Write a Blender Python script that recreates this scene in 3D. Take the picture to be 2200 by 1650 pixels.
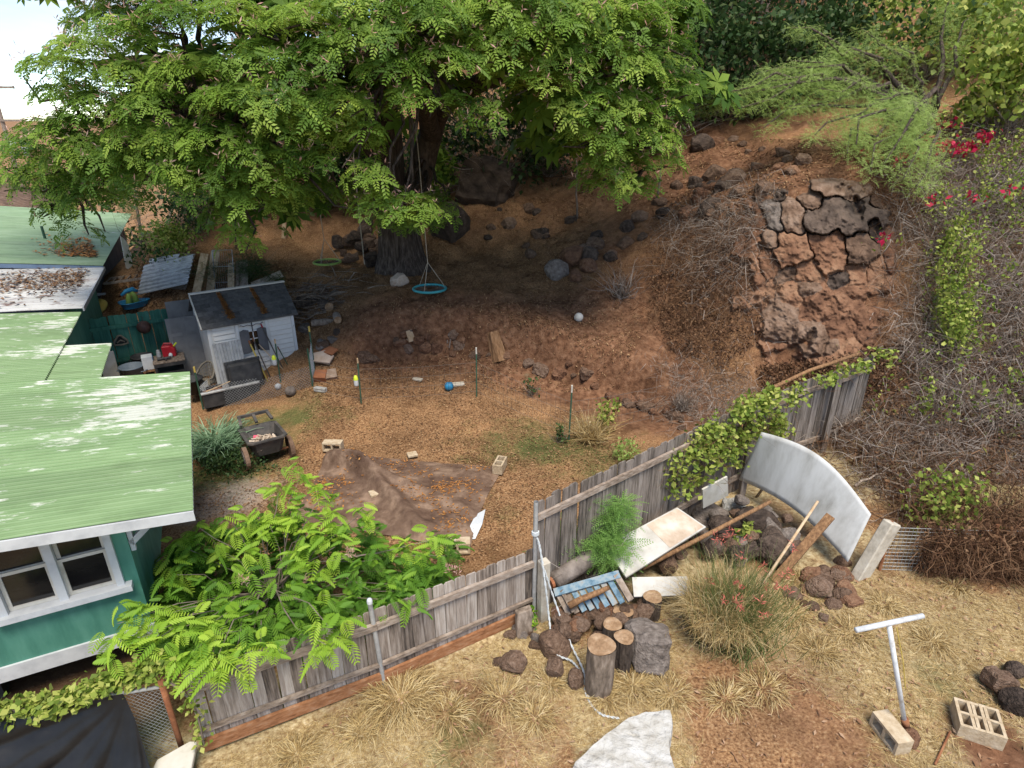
import bpy, bmesh, math, random
import numpy as np
from mathutils import Vector, Matrix, Euler, noise as mnoise
random.seed(7); RNG = np.random.default_rng(11)
R = math.radians
S = bpy.context.scene
C = S.collection
for o in list(bpy.data.objects): bpy.data.objects.remove(o)

# ------------------------------------------------------------------ camera
CAMH, PITCH, FPX = 6.3, R(23.5), 1311.0
cam = bpy.data.cameras.new('Camera'); camo = bpy.data.objects.new('Camera', cam); C.objects.link(camo)
camo.location = (0, 0, CAMH); camo.rotation_euler = (R(90) - PITCH, 0, 0)
cam.sensor_width = 36; cam.lens = 36 * FPX / 2200; cam.clip_end = 6000; cam.clip_start = .05
S.camera = camo
# ------------------------------------------------------------------ sky and sun
SUN_EL, SUN_AZ = 64, 165          # azimuth clockwise from +Y: sun behind and to the left of the camera
w = bpy.data.worlds.new('World'); S.world = w; w.use_nodes = True
nt = w.node_tree; N, L = nt.nodes, nt.links
for n in list(N): N.remove(n)
out = N.new('ShaderNodeOutputWorld'); bg = N.new('ShaderNodeBackground'); L.new(bg.outputs[0], out.inputs[0])
sky = N.new('ShaderNodeTexSky'); sky.sky_type = 'NISHITA'; sky.sun_disc = False
sky.sun_elevation = R(SUN_EL); sky.sun_rotation = R(SUN_AZ); sky.air_density = 1.0; sky.dust_density = 0; sky.altitude = 2500; sky.ozone_density = 1.6
tc = N.new('ShaderNodeTexCoord'); mp = N.new('ShaderNodeMapping'); mp.inputs['Scale'].default_value = (1, 1, 3.2); mp.inputs['Location'].default_value = (.35, .2, .4)
L.new(tc.outputs['Generated'], mp.inputs[0])
cn = N.new('ShaderNodeTexNoise'); cn.inputs['Scale'].default_value = 3.1; cn.inputs['Detail'].default_value = 9
cn.inputs['Roughness'].default_value = .58; cn.inputs['Distortion'].default_value = .3
L.new(mp.outputs[0], cn.inputs['Vector'])
cr = N.new('ShaderNodeValToRGB'); cr.color_ramp.elements[0].position = .46; cr.color_ramp.elements[1].position = .66
L.new(cn.outputs[0], cr.inputs[0])
mx = N.new('ShaderNodeMixRGB'); mx.inputs[2].default_value = (3.9, 3.95, 4.0, 1)
L.new(cr.outputs[0], mx.inputs[0]); L.new(sky.outputs[0], mx.inputs[1]); L.new(mx.outputs[0], bg.inputs[0])
bg.inputs[1].default_value = .12
sl = bpy.data.lights.new('sun', 'SUN'); sl.energy = 2.6; sl.angle = R(26); sl.color = (1, .93, .82)
so = bpy.data.objects.new('sun', sl); C.objects.link(so)
so.rotation_euler = (R(90 - SUN_EL), 0, R(180 - SUN_AZ) + R(0))
_sd = Vector((math.sin(R(SUN_AZ)) * math.cos(R(SUN_EL)), math.cos(R(SUN_AZ)) * math.cos(R(SUN_EL)), math.sin(R(SUN_EL))))
so.rotation_euler = _sd.to_track_quat('Z', 'Y').to_euler()
S.view_settings.view_transform = 'Standard'; S.view_settings.look = 'None'
S.view_settings.exposure = 1.14; S.view_settings.gamma = 1

# ------------------------------------------------------------------ pixels to places
CP, SP = math.cos(PITCH), math.sin(PITCH)
def ray(px, py):
    a, b = (px - 1100) / FPX, (py - 825) / FPX
    return Vector((a, CP - b * SP, -SP - b * CP))
def PZ(px, py, z=0.0):
    d = ray(px, py); t = (z - CAMH) / d.z
    return Vector((0, 0, CAMH)) + d * t
def PY(px, py, Y):
    d = ray(px, py); return Vector((0, 0, CAMH)) + d * (Y / d.y)
def pix(x, y, z):                       # world -> photo pixel (numpy ok)
    zz = z - CAMH
    dep = y * CP - zz * SP
    up = y * SP + zz * CP
    dep = np.where(np.abs(dep) < 1e-3, 1e-3, dep)
    return 1100 + FPX * x / dep, 825 - FPX * up / dep, dep

# ------------------------------------------------------------------ object helpers
def tag(o, label=None, cat=None, group=None, kind=None):
    if label: o['label'] = label
    if cat: o['category'] = cat
    if group: o['group'] = group
    if kind: o['kind'] = kind
    return o
def thing(name, label, cat, loc=(0, 0, 0), rz=0.0, group=None):
    o = bpy.data.objects.new(name, None); C.objects.link(o); o.empty_display_size = .1
    o.location = loc; o.rotation_euler = (0, 0, rz)
    return tag(o, label, cat, group)
def obj(name, me, parent=None, loc=None, rot=None, scale=None):
    o = bpy.data.objects.new(name, me); C.objects.link(o)
    if parent: o.parent = parent
    if loc is not None: o.location = loc
    if rot is not None: o.rotation_euler = rot
    if scale is not None: o.scale = scale
    return o
class MB:
    "collects shapes; build() makes one mesh object"
    def __init__(s): s.v = []; s.f = []
    def add(s, vs, fs):
        b = len(s.v); s.v += [tuple(v) for v in vs]; s.f += [tuple(i + b for i in f) for f in fs]; return s
    def box(s, c, size, rot=None):
        hx, hy, hz = size[0] / 2, size[1] / 2, size[2] / 2
        vs = [Vector((x, y, z)) for x in (-hx, hx) for y in (-hy, hy) for z in (-hz, hz)]
        if rot is not None:
            m = rot if isinstance(rot, Matrix) else Euler(rot).to_matrix()
            vs = [m @ v for v in vs]
        c = Vector(c)
        return s.add([v + c for v in vs], [(0, 1, 3, 2), (4, 6, 7, 5), (0, 4, 5, 1), (2, 3, 7, 6), (0, 2, 6, 4), (1, 5, 7, 3)])
    def bar(s, p, q, w, h, up=(0, 0, 1)):
        p, q = Vector(p), Vector(q); d = (q - p); ln = d.length; d.normalize()
        u = Vector(up); sd = d.cross(u)
        if sd.length < 1e-4: sd = d.cross(Vector((1, 0, 0)))
        sd.normalize(); u = sd.cross(d)
        m = Matrix((d, sd, u)).transposed()
        return s.box((p + q) / 2, (ln, w, h), m)
    def tube(s, pts, r, n=8, cap=True):
        pts = [Vector(p) for p in pts]; rs = r if isinstance(r, (list, tuple)) else [r] * len(pts)
        vs = []; fs = []; ref = None
        for i, p in enumerate(pts):
            d = (pts[min(i + 1, len(pts) - 1)] - pts[max(i - 1, 0)]).normalized()
            if ref is None:
                ref = d.cross(Vector((0, 0, 1)))
                if ref.length < .05: ref = d.cross(Vector((1, 0, 0)))
            a = (ref - d * ref.dot(d)).normalized(); ref = a; b = d.cross(a)
            for k in range(n):
                t = 2 * math.pi * k / n; vs.append(p + (a * math.cos(t) + b * math.sin(t)) * rs[i])
        for i in range(len(pts) - 1):
            for k in range(n):
                k2 = (k + 1) % n; fs.append((i * n + k, i * n + k2, (i + 1) * n + k2, (i + 1) * n + k))
        if cap:
            fs.append(tuple(range(n))[::-1]); fs.append(tuple((len(pts) - 1) * n + k for k in range(n)))
        return s.add(vs, fs)
    def lathe(s, prof, n=20, c=(0, 0, 0)):
        c = Vector(c); vs = []; fs = []
        for (r, z) in prof:
            for k in range(n):
                t = 2 * math.pi * k / n; vs.append(c + Vector((r * math.cos(t), r * math.sin(t), z)))
        for i in range(len(prof) - 1):
            for k in range(n):
                k2 = (k + 1) % n; fs.append((i * n + k, i * n + k2, (i + 1) * n + k2, (i + 1) * n + k))
        return s.add(vs, fs)
    def prism(s, poly, d):
        "poly: list of 3D points, extruded by vector d"
        n = len(poly); d = Vector(d); vs = [Vector(p) for p in poly] + [Vector(p) + d for p in poly]
        return s.add(vs, [tuple(range(n))[::-1], tuple(range(n, 2 * n))] + [(i, (i + 1) % n, n + (i + 1) % n, n + i) for i in range(n)])
    def mesh(s, name, mat, off=None, smooth=False, bevel=0):
        me = bpy.data.meshes.new(name)
        vs = s.v if off is None else [(v[0] - off[0], v[1] - off[1], v[2] - off[2]) for v in s.v]
        me.from_pydata(vs, [], s.f)
        bm = bmesh.new(); bm.from_mesh(me); bmesh.ops.recalc_face_normals(bm, faces=bm.faces)
        if bevel: bmesh.ops.bevel(bm, geom=list(bm.edges), offset=bevel, segments=1, affect='EDGES')
        bm.to_mesh(me); bm.free()
        if smooth: me.polygons.foreach_set('use_smooth', [True] * len(me.polygons))
        me.materials.append(MAT[mat] if isinstance(mat, str) else mat)
        return me
    def build(s, name, mat, parent=None, world=False, smooth=False, bevel=0, loc=None, rot=None):
        off = None
        if parent is not None and world:
            p = parent; off = Vector(p.location)
            while p.parent: p = p.parent; off += Vector(p.location)
        return obj(name, s.mesh(name, mat, off, smooth, bevel), parent, loc, rot)
def npmesh(name, V, F, mat, rnd=None, off=None, smooth=False):
    "V (n,3), F (m,k) arrays; rnd per-vertex random value stored as attribute"
    V = np.asarray(V, dtype=np.float32); F = np.asarray(F, dtype=np.int32)
    if off is not None: V = V - np.array(off, dtype=np.float32)
    me = bpy.data.meshes.new(name); k = F.shape[1]
    me.vertices.add(len(V)); me.vertices.foreach_set('co', V.ravel())
    me.loops.add(F.size); me.loops.foreach_set('vertex_index', F.ravel())
    me.polygons.add(len(F)); me.polygons.foreach_set('loop_start', np.arange(0, F.size, k, dtype=np.int32))
    me.polygons.foreach_set('loop_total', np.full(len(F), k, dtype=np.int32))
    if smooth: me.polygons.foreach_set('use_smooth', np.ones(len(F), dtype=bool))
    me.update(calc_edges=True); me.validate()
    if rnd is not None:
        a = me.attributes.new('rnd', 'FLOAT', 'POINT'); a.data.foreach_set('value', np.asarray(rnd, dtype=np.float32))
    me.materials.append(MAT[mat] if isinstance(mat, str) else mat)
    return me
def scatter(tv, tf, pos, rot, scl, rnd=None):
    "copies of a template: pos (n,3) rot (n,3,3) scl (n,) or (n,3)"
    tv = np.asarray(tv, float); tf = np.asarray(tf); n = len(pos)
    scl = np.asarray(scl, float)
    if scl.ndim == 1: scl = np.repeat(scl[:, None], 3, 1)
    v = tv[None] * scl[:, None, :]
    v = np.einsum('nij,nkj->nki', rot, v) + np.asarray(pos)[:, None, :]
    f = tf[None] + (np.arange(n) * len(tv))[:, None, None]
    r = np.repeat(RNG.random(n) if rnd is None else rnd, len(tv))
    return v.reshape(-1, 3), f.reshape(-1, tf.shape[1]), r
def frames(dirs, roll=None, up=(0, 0, 1)):
    "rotation matrices whose x axis is dirs, z near up"
    d = np.asarray(dirs, float); d = d / np.linalg.norm(d, axis=1, keepdims=True)
    u = np.broadcast_to(np.asarray(up, float), d.shape).copy()
    bad = np.abs((d * u).sum(1)) > .98; u[bad] = (0, 1, 0)
    y = np.cross(u, d); y /= np.linalg.norm(y, axis=1, keepdims=True); z = np.cross(d, y)
    if roll is not None:
        c, s_ = np.cos(roll)[:, None], np.sin(roll)[:, None]; y, z = y * c + z * s_, z * c - y * s_
    return np.stack([d, y, z], axis=2)
def join(parts):
    V = []; F = []; Rr = []; b = 0
    for v, f, r in parts:
        V.append(v); F.append(f + b); Rr.append(r); b += len(v)
    return np.concatenate(V), np.concatenate(F), np.concatenate(Rr)

# ------------------------------------------------------------------ materials
MAT = {}
def nodes(name):
    m = bpy.data.materials.new(name); m.use_nodes = True; MAT[name] = m
    t = m.node_tree; b = t.nodes['Principled BSDF']; return m, t, t.nodes, t.links, b
def ramp(Nn, cols, lo=.3, hi=.7):
    r = Nn.new('ShaderNodeValToRGB'); e = r.color_ramp.elements
    k = len(cols)
    while len(e) < k: e.new(.5)
    for i, c in enumerate(cols):
        e[i].position = lo + (hi - lo) * i / max(1, k - 1); e[i].color = (*c, 1)
    return r
def pmat(name, cols, scale=6, rough=.85, bump=.3, stretch=(1, 1, 1), metal=0, lo=.3, hi=.7, objrnd=0.0, detail=8, spec=.3, bscale=None, coord='Object', dist=.02):
    m, t, Nn, Ln, b = nodes(name)
    tcn = Nn.new('ShaderNodeTexCoord'); mpn = Nn.new('ShaderNodeMapping'); mpn.inputs['Scale'].default_value = stretch
    Ln.new(tcn.outputs[coord], mpn.inputs[0])
    oi = Nn.new('ShaderNodeObjectInfo')
    ml = Nn.new('ShaderNodeVectorMath'); ml.operation = 'SCALE'; ml.inputs[0].default_value = (37, 19, 53)
    Ln.new(oi.outputs['Random'], ml.inputs['Scale']); Ln.new(ml.outputs[0], mpn.inputs['Location'])
    nz = Nn.new('ShaderNodeTexNoise'); nz.inputs['Scale'].default_value = scale; nz.inputs['Detail'].default_value = detail
    nz.inputs['Roughness'].default_value = .62; Ln.new(mpn.outputs[0], nz.inputs['Vector'])
    ad = Nn.new('ShaderNodeMath'); ad.operation = 'MULTIPLY_ADD'; ad.inputs[1].default_value = objrnd; 
    Ln.new(oi.outputs['Random'], ad.inputs[0]); 
    sb = Nn.new('ShaderNodeMath'); sb.operation = 'SUBTRACT'; sb.inputs[1].default_value = objrnd / 2
    Ln.new(nz.outputs[0], sb.inputs[0]); Ln.new(sb.outputs[0], ad.inputs[2])
    rp = ramp(Nn, cols, lo, hi); Ln.new(ad.outputs[0], rp.inputs[0]); Ln.new(rp.outputs[0], b.inputs['Base Color'])
    b.inputs['Roughness'].default_value = rough; b.inputs['Metallic'].default_value = metal
    b.inputs['Specular IOR Level'].default_value = spec
    if bump:
        n2 = Nn.new('ShaderNodeTexNoise'); n2.inputs['Scale'].default_value = bscale or scale * 2.2; n2.inputs['Detail'].default_value = 8
        Ln.new(mpn.outputs[0], n2.inputs['Vector'])
        bp = Nn.new('ShaderNodeBump'); bp.inputs['Strength'].default_value = bump; bp.inputs['Distance'].default_value = dist
        Ln.new(n2.outputs[0], bp.inputs['Height']); Ln.new(bp.outputs[0], b.inputs['Normal'])
    return m
def leafmat(name, cols, trans=.35, rough=.55, spec=.25, pos=None):
    "colour by per-leaf random value; part of the light passes through"
    m, t, Nn, Ln, b = nodes(name)
    at = Nn.new('ShaderNodeAttribute'); at.attribute_name = 'rnd'
    rp = ramp(Nn, cols, 0, 1); Ln.new(at.outputs['Fac'], rp.inputs[0])
    if pos:
        for e, p in zip(rp.color_ramp.elements, pos): e.position = p
    Ln.new(rp.outputs[0], b.inputs['Base Color']); b.inputs['Roughness'].default_value = rough
    b.inputs['Specular IOR Level'].default_value = spec
    if trans:
        tr = Nn.new('ShaderNodeBsdfTranslucent'); Ln.new(rp.outputs[0], tr.inputs[0])
        ms = Nn.new('ShaderNodeMixShader'); ms.inputs[0].default_value = trans
        Ln.new(b.outputs[0], ms.inputs[1]); Ln.new(tr.outputs[0], ms.inputs[2])
        Ln.new(ms.outputs[0], t.nodes['Material Output'].inputs[0])
    return m
# ------------------------------------------------------------------ terrain: heights fitted to points read off the photo
_ctl = []
def cpy(px, py, Y): p = PY(px, py, Y); _ctl.append((p.x, p.y, p.z))
def cz(x, y, z): _ctl.append((x, y, z))
for a in [(950, 790, 14.5), (760, 780, 14.6), (1150, 800, 14.2), (950, 700, 15.4), (760, 700, 15.5), (1150, 700, 15.3), (950, 620, 17), (700, 640, 16.8), (1200, 640, 16.6),
          (860, 575, 18.5), (1050, 560, 19.5), (1050, 450, 22), (1200, 500, 20.5), (1200, 350, 25), (1250, 280, 28), (1450, 260, 26), (1600, 275, 23.5), (1700, 305, 21), (1780, 330, 19),
          (1560, 380, 19.5), (1650, 410, 16.6), (1760, 415, 15.9), (1860, 425, 15.9), (1760, 770, 13.6), (1680, 770, 13.8), (1760, 590, 14.6), (1870, 640, 14.4), (1640, 600, 14.8),
          (1500, 600, 16), (1500, 750, 14.2), (1450, 450, 19), (1380, 580, 17.2), (1380, 700, 15.2), (1600, 800, 13.5), (1900, 820, 12.4), (2000, 1000, 9.9), (2200, 1130, 8.3),
          (2200, 900, 10.8), (2200, 700, 13.0), (2000, 700, 13.6), (2080, 500, 15.7), (2080, 300, 19.5), (2000, 850, 12), (1850, 920, 11.2),
          (2150, 100, 24), (1600, 0, 36), (1850, 100, 27), (2200, 0, 28), (1100, 0, 38), (800, 200, 32), (600, 300, 29), (600, 450, 23), (650, 560, 20), (480, 560, 19.5), (350, 600, 18.6), (300, 520, 21), (400, 450, 24)]:
    cpy(*a)
for x, y, z in [(-3, 4, -.05), (0, 4, 0), (3, 4, .05), (6, 5, .05), (0, 6.5, 0), (3, 7, .02), (5.5, 7.5, .1), (3.5, 9.2, .12), (1, 9, 0), (-2, 8, 0), (-2, 10, 0), (1, 11, 0), (3, 11.5, .02), (-4, 12, 0), (-6, 14, 0), (-3, 13, 0),
                (0, 13, .03), (2.5, 12.6, .05), (-8, 15, 0), (-10, 16, .2), (-5, 8, -.1), (-8, 5, -.15), (-12, 10, -.2), (-16, 16, -.2), (-15, 22, -.2), (-22, 26, -.5), (-24, 12, -.5), (-12, 2, -.2), (8, 4.5, .1), (11, 6, .3), (16, 10, 2.2), (22, 18, 8), (18, 30, 12.5), (10, 42, 15), (0, 44, 14), (-10, 40, 7), (-18, 36, .5), (-26, 40, -1), (0, 0, 0), (8, 0, 0), (-10, -4, -.2), (15, 0, .3), (26, 10, 5), (30, 30, 14), (12, 60, 18), (-12, 60, 4), (-40, 60, -2), (45, 60, 18), (-3.4, 5.2, -.08)]:
    cz(x, y, z)
_c = np.array(_ctl); 
def _tps(r2): return r2 * np.log(r2 + 1e-9) * .5
_n = len(_c); _d2 = ((_c[:, None, :2] - _c[None, :, :2]) ** 2).sum(2)
_A = np.zeros((_n + 3, _n + 3)); _A[:_n, :_n] = _tps(_d2) + np.eye(_n) * .25; _A[:_n, _n] = 1; _A[:_n, _n + 1:_n + 3] = _c[:, :2]; _A[_n:, :_n] = _A[:_n, _n:].T
_W = np.linalg.solve(_A, np.concatenate([_c[:, 2], [0, 0, 0]]))
def hbase(x, y):
    x = np.asarray(x, float); y = np.asarray(y, float)
    cx = np.clip(x, -40, 45); cy = np.clip(y, -6, 62)
    r2 = (cx[..., None] - _c[:, 0]) ** 2 + (cy[..., None] - _c[:, 1]) ** 2
    z = _tps(r2) @ _W[:_n] + _W[_n] + _W[_n + 1] * cx + _W[_n + 2] * cy
    far = np.clip((np.maximum(np.abs(x) - 42, np.maximum(y - 60, -5 - y))) / 60, 0, 1)
    return z * (1 - far) + far * (-3)
# value noise for relief
_NG = RNG.random((64, 64))
def vnoise(x, y):
    xi = np.floor(x).astype(int); yi = np.floor(y).astype(int); fx = x - xi; fy = y - yi
    fx = fx * fx * (3 - 2 * fx); fy = fy * fy * (3 - 2 * fy)
    g = lambda a, b: _NG[a % 64, b % 64]
    return (g(xi, yi) * (1 - fx) + g(xi + 1, yi) * fx) * (1 - fy) + (g(xi, yi + 1) * (1 - fx) + g(xi + 1, yi + 1) * fx) * fy
def fbm(x, y, o=4):
    s = 0; a = .5
    for k in range(o): s = s + a * vnoise(x * 2 ** k + 17 * k, y * 2 ** k + 5 * k); a *= .5
    return s - .47
def sstep(a, b, v): t = np.clip((v - a) / (b - a), 0, 1); return t * t * (3 - 2 * t)
_bk = [PY(*a) for a in ((740, 775, 14.9), (850, 725, 15.3), (1000, 705, 15.4), (1100, 725, 15.1), (1200, 785, 14.5), (1330, 835, 13.9), (1450, 885, 13.2))]
BANKX = np.array([p.x for p in _bk]); BANKY = np.array([p.y for p in _bk])
def height(x, y):
    x = np.asarray(x, float); y = np.asarray(y, float)
    z = hbase(x, y)
    slope = sstep(.1, 1.0, z)                                 # rough on the hill, nearly smooth in the yards
    z = z + slope * (.55 * fbm(x * .9, y * .9) + .22 * fbm(x * 3.1, y * 3.1, 3)) + (.03 + .02 * slope) * fbm(x * 5, y * 5, 3)
    # a little cut bank above the yard
    s = y - np.interp(x, BANKX, BANKY) - .25 * fbm(x * 1.7, y * .2 + 3, 3)
    win = sstep(BANKX[0] - .3, BANKX[0] + 1.0, x) * (1 - sstep(BANKX[-1] - .8, BANKX[-1] + .3, x))
    return z + win * .42 * (2 * sstep(-.14, .14, s) - 1) * np.exp(-(s / 1.3) ** 2)
def gz(x, y): return float(height(np.array([x]), np.array([y]))[0])
def G(px, py, lift=0.0):
    "where the line of sight of a photo pixel meets the ground"
    d = np.array(ray(px, py)); t = np.linspace(2, 70, 700)
    p = np.array([0, 0, CAMH]) + t[:, None] * d
    h = height(p[:, 0], p[:, 1]); k = np.argmax(p[:, 2] < h)
    if p[k, 2] >= h[k]: k = 699
    a, b = t[max(k - 1, 0)], t[k]
    for _ in range(12):
        m = (a + b) / 2; q = np.array([0, 0, CAMH]) + m * d
        if q[2] < gz(q[0], q[1]): b = m
        else: a = m
    q = np.array([0, 0, CAMH]) + b * d
    return Vector((q[0], q[1], gz(q[0], q[1]) + lift))
def mpp(p): return (p[1] * CP - (p[2] - CAMH) * SP) / FPX      # metres per photo pixel at a place
def norm_at(x, y):
    e = .15; a = (height(x + e, y) - height(x - e, y)) / (2 * e); b = (height(x, y + e) - height(x, y - e)) / (2 * e)
    n = np.stack([-a, -b, np.ones_like(a)], -1); return n / np.linalg.norm(n, axis=-1, keepdims=True)
def axis_(a, b, st, far):
    c = list(np.arange(a, b, st)); s = st; v = b
    while v < far: c.append(v); s *= 1.35; v += s
    s = st; v = a - st
    while v > -far: c.insert(0, v); s *= 1.35; v -= s
    return np.array(c)
_gx = axis_(-12, 15, .125, 3500); _gy = axis_(2.5, 30, .125, 3500)
_X, _Y = np.meshgrid(_gx, _gy); _Z = np.concatenate([height(_X[i:i + 40], _Y[i:i + 40]) for i in range(0, len(_gy), 40)])
# what covers the ground where (soil, straw, green), soft patches in metres
def zones(x, y, z):
    px, py, dep = pix(x, y, z)
    n1 = fbm(x * .8, y * .8) ; n2 = fbm(x * 2.7 + 9, y * 2.7, 3)
    def blob(cx, cy, rx, ry, k=1.0):
        c = G(cx, cy); r = mpp(c); ex, ey = (x - c.x) / (rx * r), (y - c.y) / (ry * r)
        return k * np.exp(-(ex * ex + ey * ey))
    yard = sstep(.5, 1.6, fence_side(x, y) + .3)                      # 1 inside the fence, 0 on the dry side
    straw = (1 - yard) * sstep(-.2, .12, n1 + .08)
    for b in [(1750, 1590, 170, 300, 1), (2150, 1620, 90, 150, 1.3), (1000, 1500, 120, 120, .5), (760, 1520, 120, 60, .5), (1950, 1270, 200, 60, .5)]: straw = straw - blob(*b)
    green = 0 * x
    for b in [(600, 905, 130, 90, .8), (1140, 960, 170, 130, .75), (500, 1010, 110, 90, 1.1), (1330, 1000, 90, 90, .5), (1000, 1600, 120, 160, .5), (2030, 1480, 120, 150, .5), (1080, 1130, 60, 80, .3), (340, 1560, 60, 60, .8)]: green = green + blob(*b)
    green = np.clip(green + n2 * .9, 0, 1)
    red = np.zeros_like(x)
    for b in [(1300, 820, 90, 90, .8), (1000, 725, 200, 45, 1.1), (1200, 790, 120, 60, .9), (1330, 720, 130, 250, .9), (1060, 690, 240, 120, .7), (820, 720, 120, 90, .5), (1450, 870, 90, 130, .8), (1750, 640, 150, 350, 1.), (1520, 350, 170, 300, .6), (2150, 1630, 100, 130, 1.2), (1750, 1590, 190, 300, .5), (1300, 1590, 120, 100, .4), (950, 1480, 90, 50, .6), (560, 1090, 120, 100, .1)]: red = red + blob(*b)
    red = np.clip(red + n1 * .8 + .38 * sstep(1.2, 3.2, z), 0, 1)
    grav = np.clip(blob(500, 1075, 90, 90, 1.0) + n2 * .5, 0, 1)
    bare = np.clip(blob(100, 1470, 260, 110, 1.4), 0, 1)
    return np.clip(straw, 0, 1), green, red, np.clip(grav, 0, 1), bare
# line of the board fence on the ground (from the photo), used to tell the two sides apart
FENCE = [PZ(440, 1608, 0), PZ(822, 1462, 0), PZ(1147, 1318, 0), PZ(1500, 1105, .05), PZ(1700, 975, .25), PZ(1850, 880, .8)]
def fence_side(x, y):
    fx = np.array([p.x for p in FENCE]); fy = np.array([p.y for p in FENCE])
    sx = (fy[1] - fy[0]) / (fx[1] - fx[0])
    v = np.interp(x, fx, fy); v = np.where(x < fx[0], fy[0] + (x - fx[0]) * .35, v); v = np.where(x > fx[-1], fy[-1] + (x - fx[-1]) * (-.9), v)
    return y - v
_zs, _zg, _zr, _zv, _zb = zones(_X, _Y, _Z)
def ground_mat():
    m, t, Nn, Ln, b = nodes('ground')
    tcn = Nn.new('ShaderNodeTexCoord')
    def noi(sc, det=8, ro=.6):
        n = Nn.new('ShaderNodeTexNoise'); n.inputs['Scale'].default_value = sc; n.inputs['Detail'].default_value = det; n.inputs['Roughness'].default_value = ro
        Ln.new(tcn.outputs['Object'], n.inputs['Vector']); return n
    def layer(cols, sc, lo=.3, hi=.7): r = ramp(Nn, cols, lo, hi); Ln.new(noi(sc).outputs[0], r.inputs[0]); return r
    litter = layer([(.085, .04, .02), (.205, .108, .052), (.31, .178, .088), (.41, .27, .15)], 30, .32, .68)
    straw = layer([(.16, .10, .05), (.32, .23, .12), (.46, .36, .20), (.56, .47, .31)], 17, .3, .7)
    green = layer([(.03, .04, .012), (.07, .10, .028), (.15, .15, .06)], 25)
    red = layer([(.085, .04, .022), (.17, .085, .047), (.26, .145, .085)], 7)
    grav = layer([(.19, .15, .12), (.31, .26, .22), (.42, .37, .33)], 60)
    bare = layer([(.09, .05, .028), (.14, .082, .045)], 12)
    brk = noi(6, 10, .7)
    def mix(a, bb, attr, gain=1.0, wid=.3):
        at = Nn.new('ShaderNodeAttribute'); at.attribute_name = attr
        ad = Nn.new('ShaderNodeMath'); ad.operation = 'ADD'; Ln.new(at.outputs['Fac'], ad.inputs[0]); Ln.new(brk.outputs[0], ad.inputs[1])
        mr = Nn.new('ShaderNodeMapRange'); mr.inputs['From Min'].default_value = 1.0 - wid; mr.inputs['From Max'].default_value = 1.0 + wid
        mr.inputs['To Max'].default_value = gain; mr.clamp = True
        Ln.new(ad.outputs[0], mr.inputs['Value'])
        x_ = Nn.new('ShaderNodeMixRGB'); Ln.new(mr.outputs[0], x_.inputs[0]); Ln.new(a.outputs[0], x_.inputs[1]); Ln.new(bb.outputs[0], x_.inputs[2]); return x_
    c = mix(litter, red, 'red'); c = mix(c, straw, 'straw'); c = mix(c, green, 'green', .8); c = mix(c, grav, 'gravel', .85); c = mix(c, bare, 'bare', 1)
    big = ramp(Nn, [(.62, .60, .58), (1, 1, 1), (1.22, 1.2, 1.16)], .34, .66); Ln.new(noi(1.1, 7, .65).outputs[0], big.inputs[0])
    mu = Nn.new('ShaderNodeMixRGB'); mu.blend_type = 'MULTIPLY'; mu.inputs[0].default_value = 1; Ln.new(c.outputs[0], mu.inputs[1]); Ln.new(big.outputs[0], mu.inputs[2]); c = mu
    Ln.new(c.outputs[0], b.inputs['Base Color']); b.inputs['Roughness'].default_value = .95; b.inputs['Specular IOR Level'].default_value = .1
    bp = Nn.new('ShaderNodeBump'); bp.inputs['Strength'].default_value = .7; bp.inputs['Distance'].default_value = .05
    Ln.new(noi(24, 9, .7).outputs[0], bp.inputs['Height']); Ln.new(bp.outputs[0], b.inputs['Normal'])
ground_mat()
_ny, _nx = _X.shape
_idx = np.arange(_ny * _nx).reshape(_ny, _nx)
_F = np.stack([_idx[:-1, :-1], _idx[:-1, 1:], _idx[1:, 1:], _idx[1:, :-1]], -1).reshape(-1, 4)
_me = npmesh('ground', np.stack([_X, _Y, _Z], -1).reshape(-1, 3), _F, 'ground', smooth=True)
for nme, arr in (('straw', _zs), ('green', _zg), ('red', _zr), ('gravel', _zv), ('bare', _zb)):
    a = _me.attributes.new(nme, 'FLOAT', 'POINT'); a.data.foreach_set('value', arr.astype(np.float32).ravel())
tag(obj('ground', _me), 'red dirt ground rising from the fenced yard to the hillside', None, None, 'structure')
# ------------------------------------------------------------------ plain materials
pmat('plank_grey', [(.06, .047, .038), (.19, .15, .12), (.31, .26, .22), (.43, .38, .335)], 3.2, .9, .5, (9, 9, .7), objrnd=.36, lo=.25, hi=.75)
pmat('plank_dark', [(.04, .034, .03), (.13, .108, .09), (.23, .195, .17), (.32, .285, .25)], 3.2, .9, .5, (9, 9, .7), objrnd=.22, lo=.25, hi=.75)
pmat('rail_wood', [(.13, .095, .07), (.27, .21, .165), (.38, .32, .27)], 4, .9, .4, (2, 2, 8), objrnd=.1)
pmat('kick_wood', [(.15, .06, .025), (.30, .135, .06), (.38, .22, .13)], 4, .85, .4, (2, 2, 6))
pmat('new_wood', [(.30, .18, .09), (.45, .31, .18), (.55, .41, .27)], 4, .8, .3, (3, 3, 1), objrnd=.25)
pmat('old_wood', [(.10, .075, .055), (.22, .17, .13), (.33, .27, .22)], 5, .9, .5, (3, 3, 1), objrnd=.2)
pmat('brown_wood', [(.12, .06, .03), (.24, .13, .06), (.36, .21, .11)], 5, .85, .4, (6, 6, .8), objrnd=.1)
pmat('bark', [(.025, .018, .014), (.075, .055, .042), (.15, .115, .09)], 5, .95, 1.0, (3, 3, .6), dist=.06)
pmat('trunk_bark', [(.02, .014, .011), (.06, .042, .032), (.13, .10, .08), (.25, .21, .175)], 4, .95, 1.0, (4, 4, .5), dist=.08, lo=.3, hi=.78)
pmat('cut_wood', [(.16, .09, .045), (.29, .18, .10), (.40, .28, .18)], 9, .85, .5)
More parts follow.
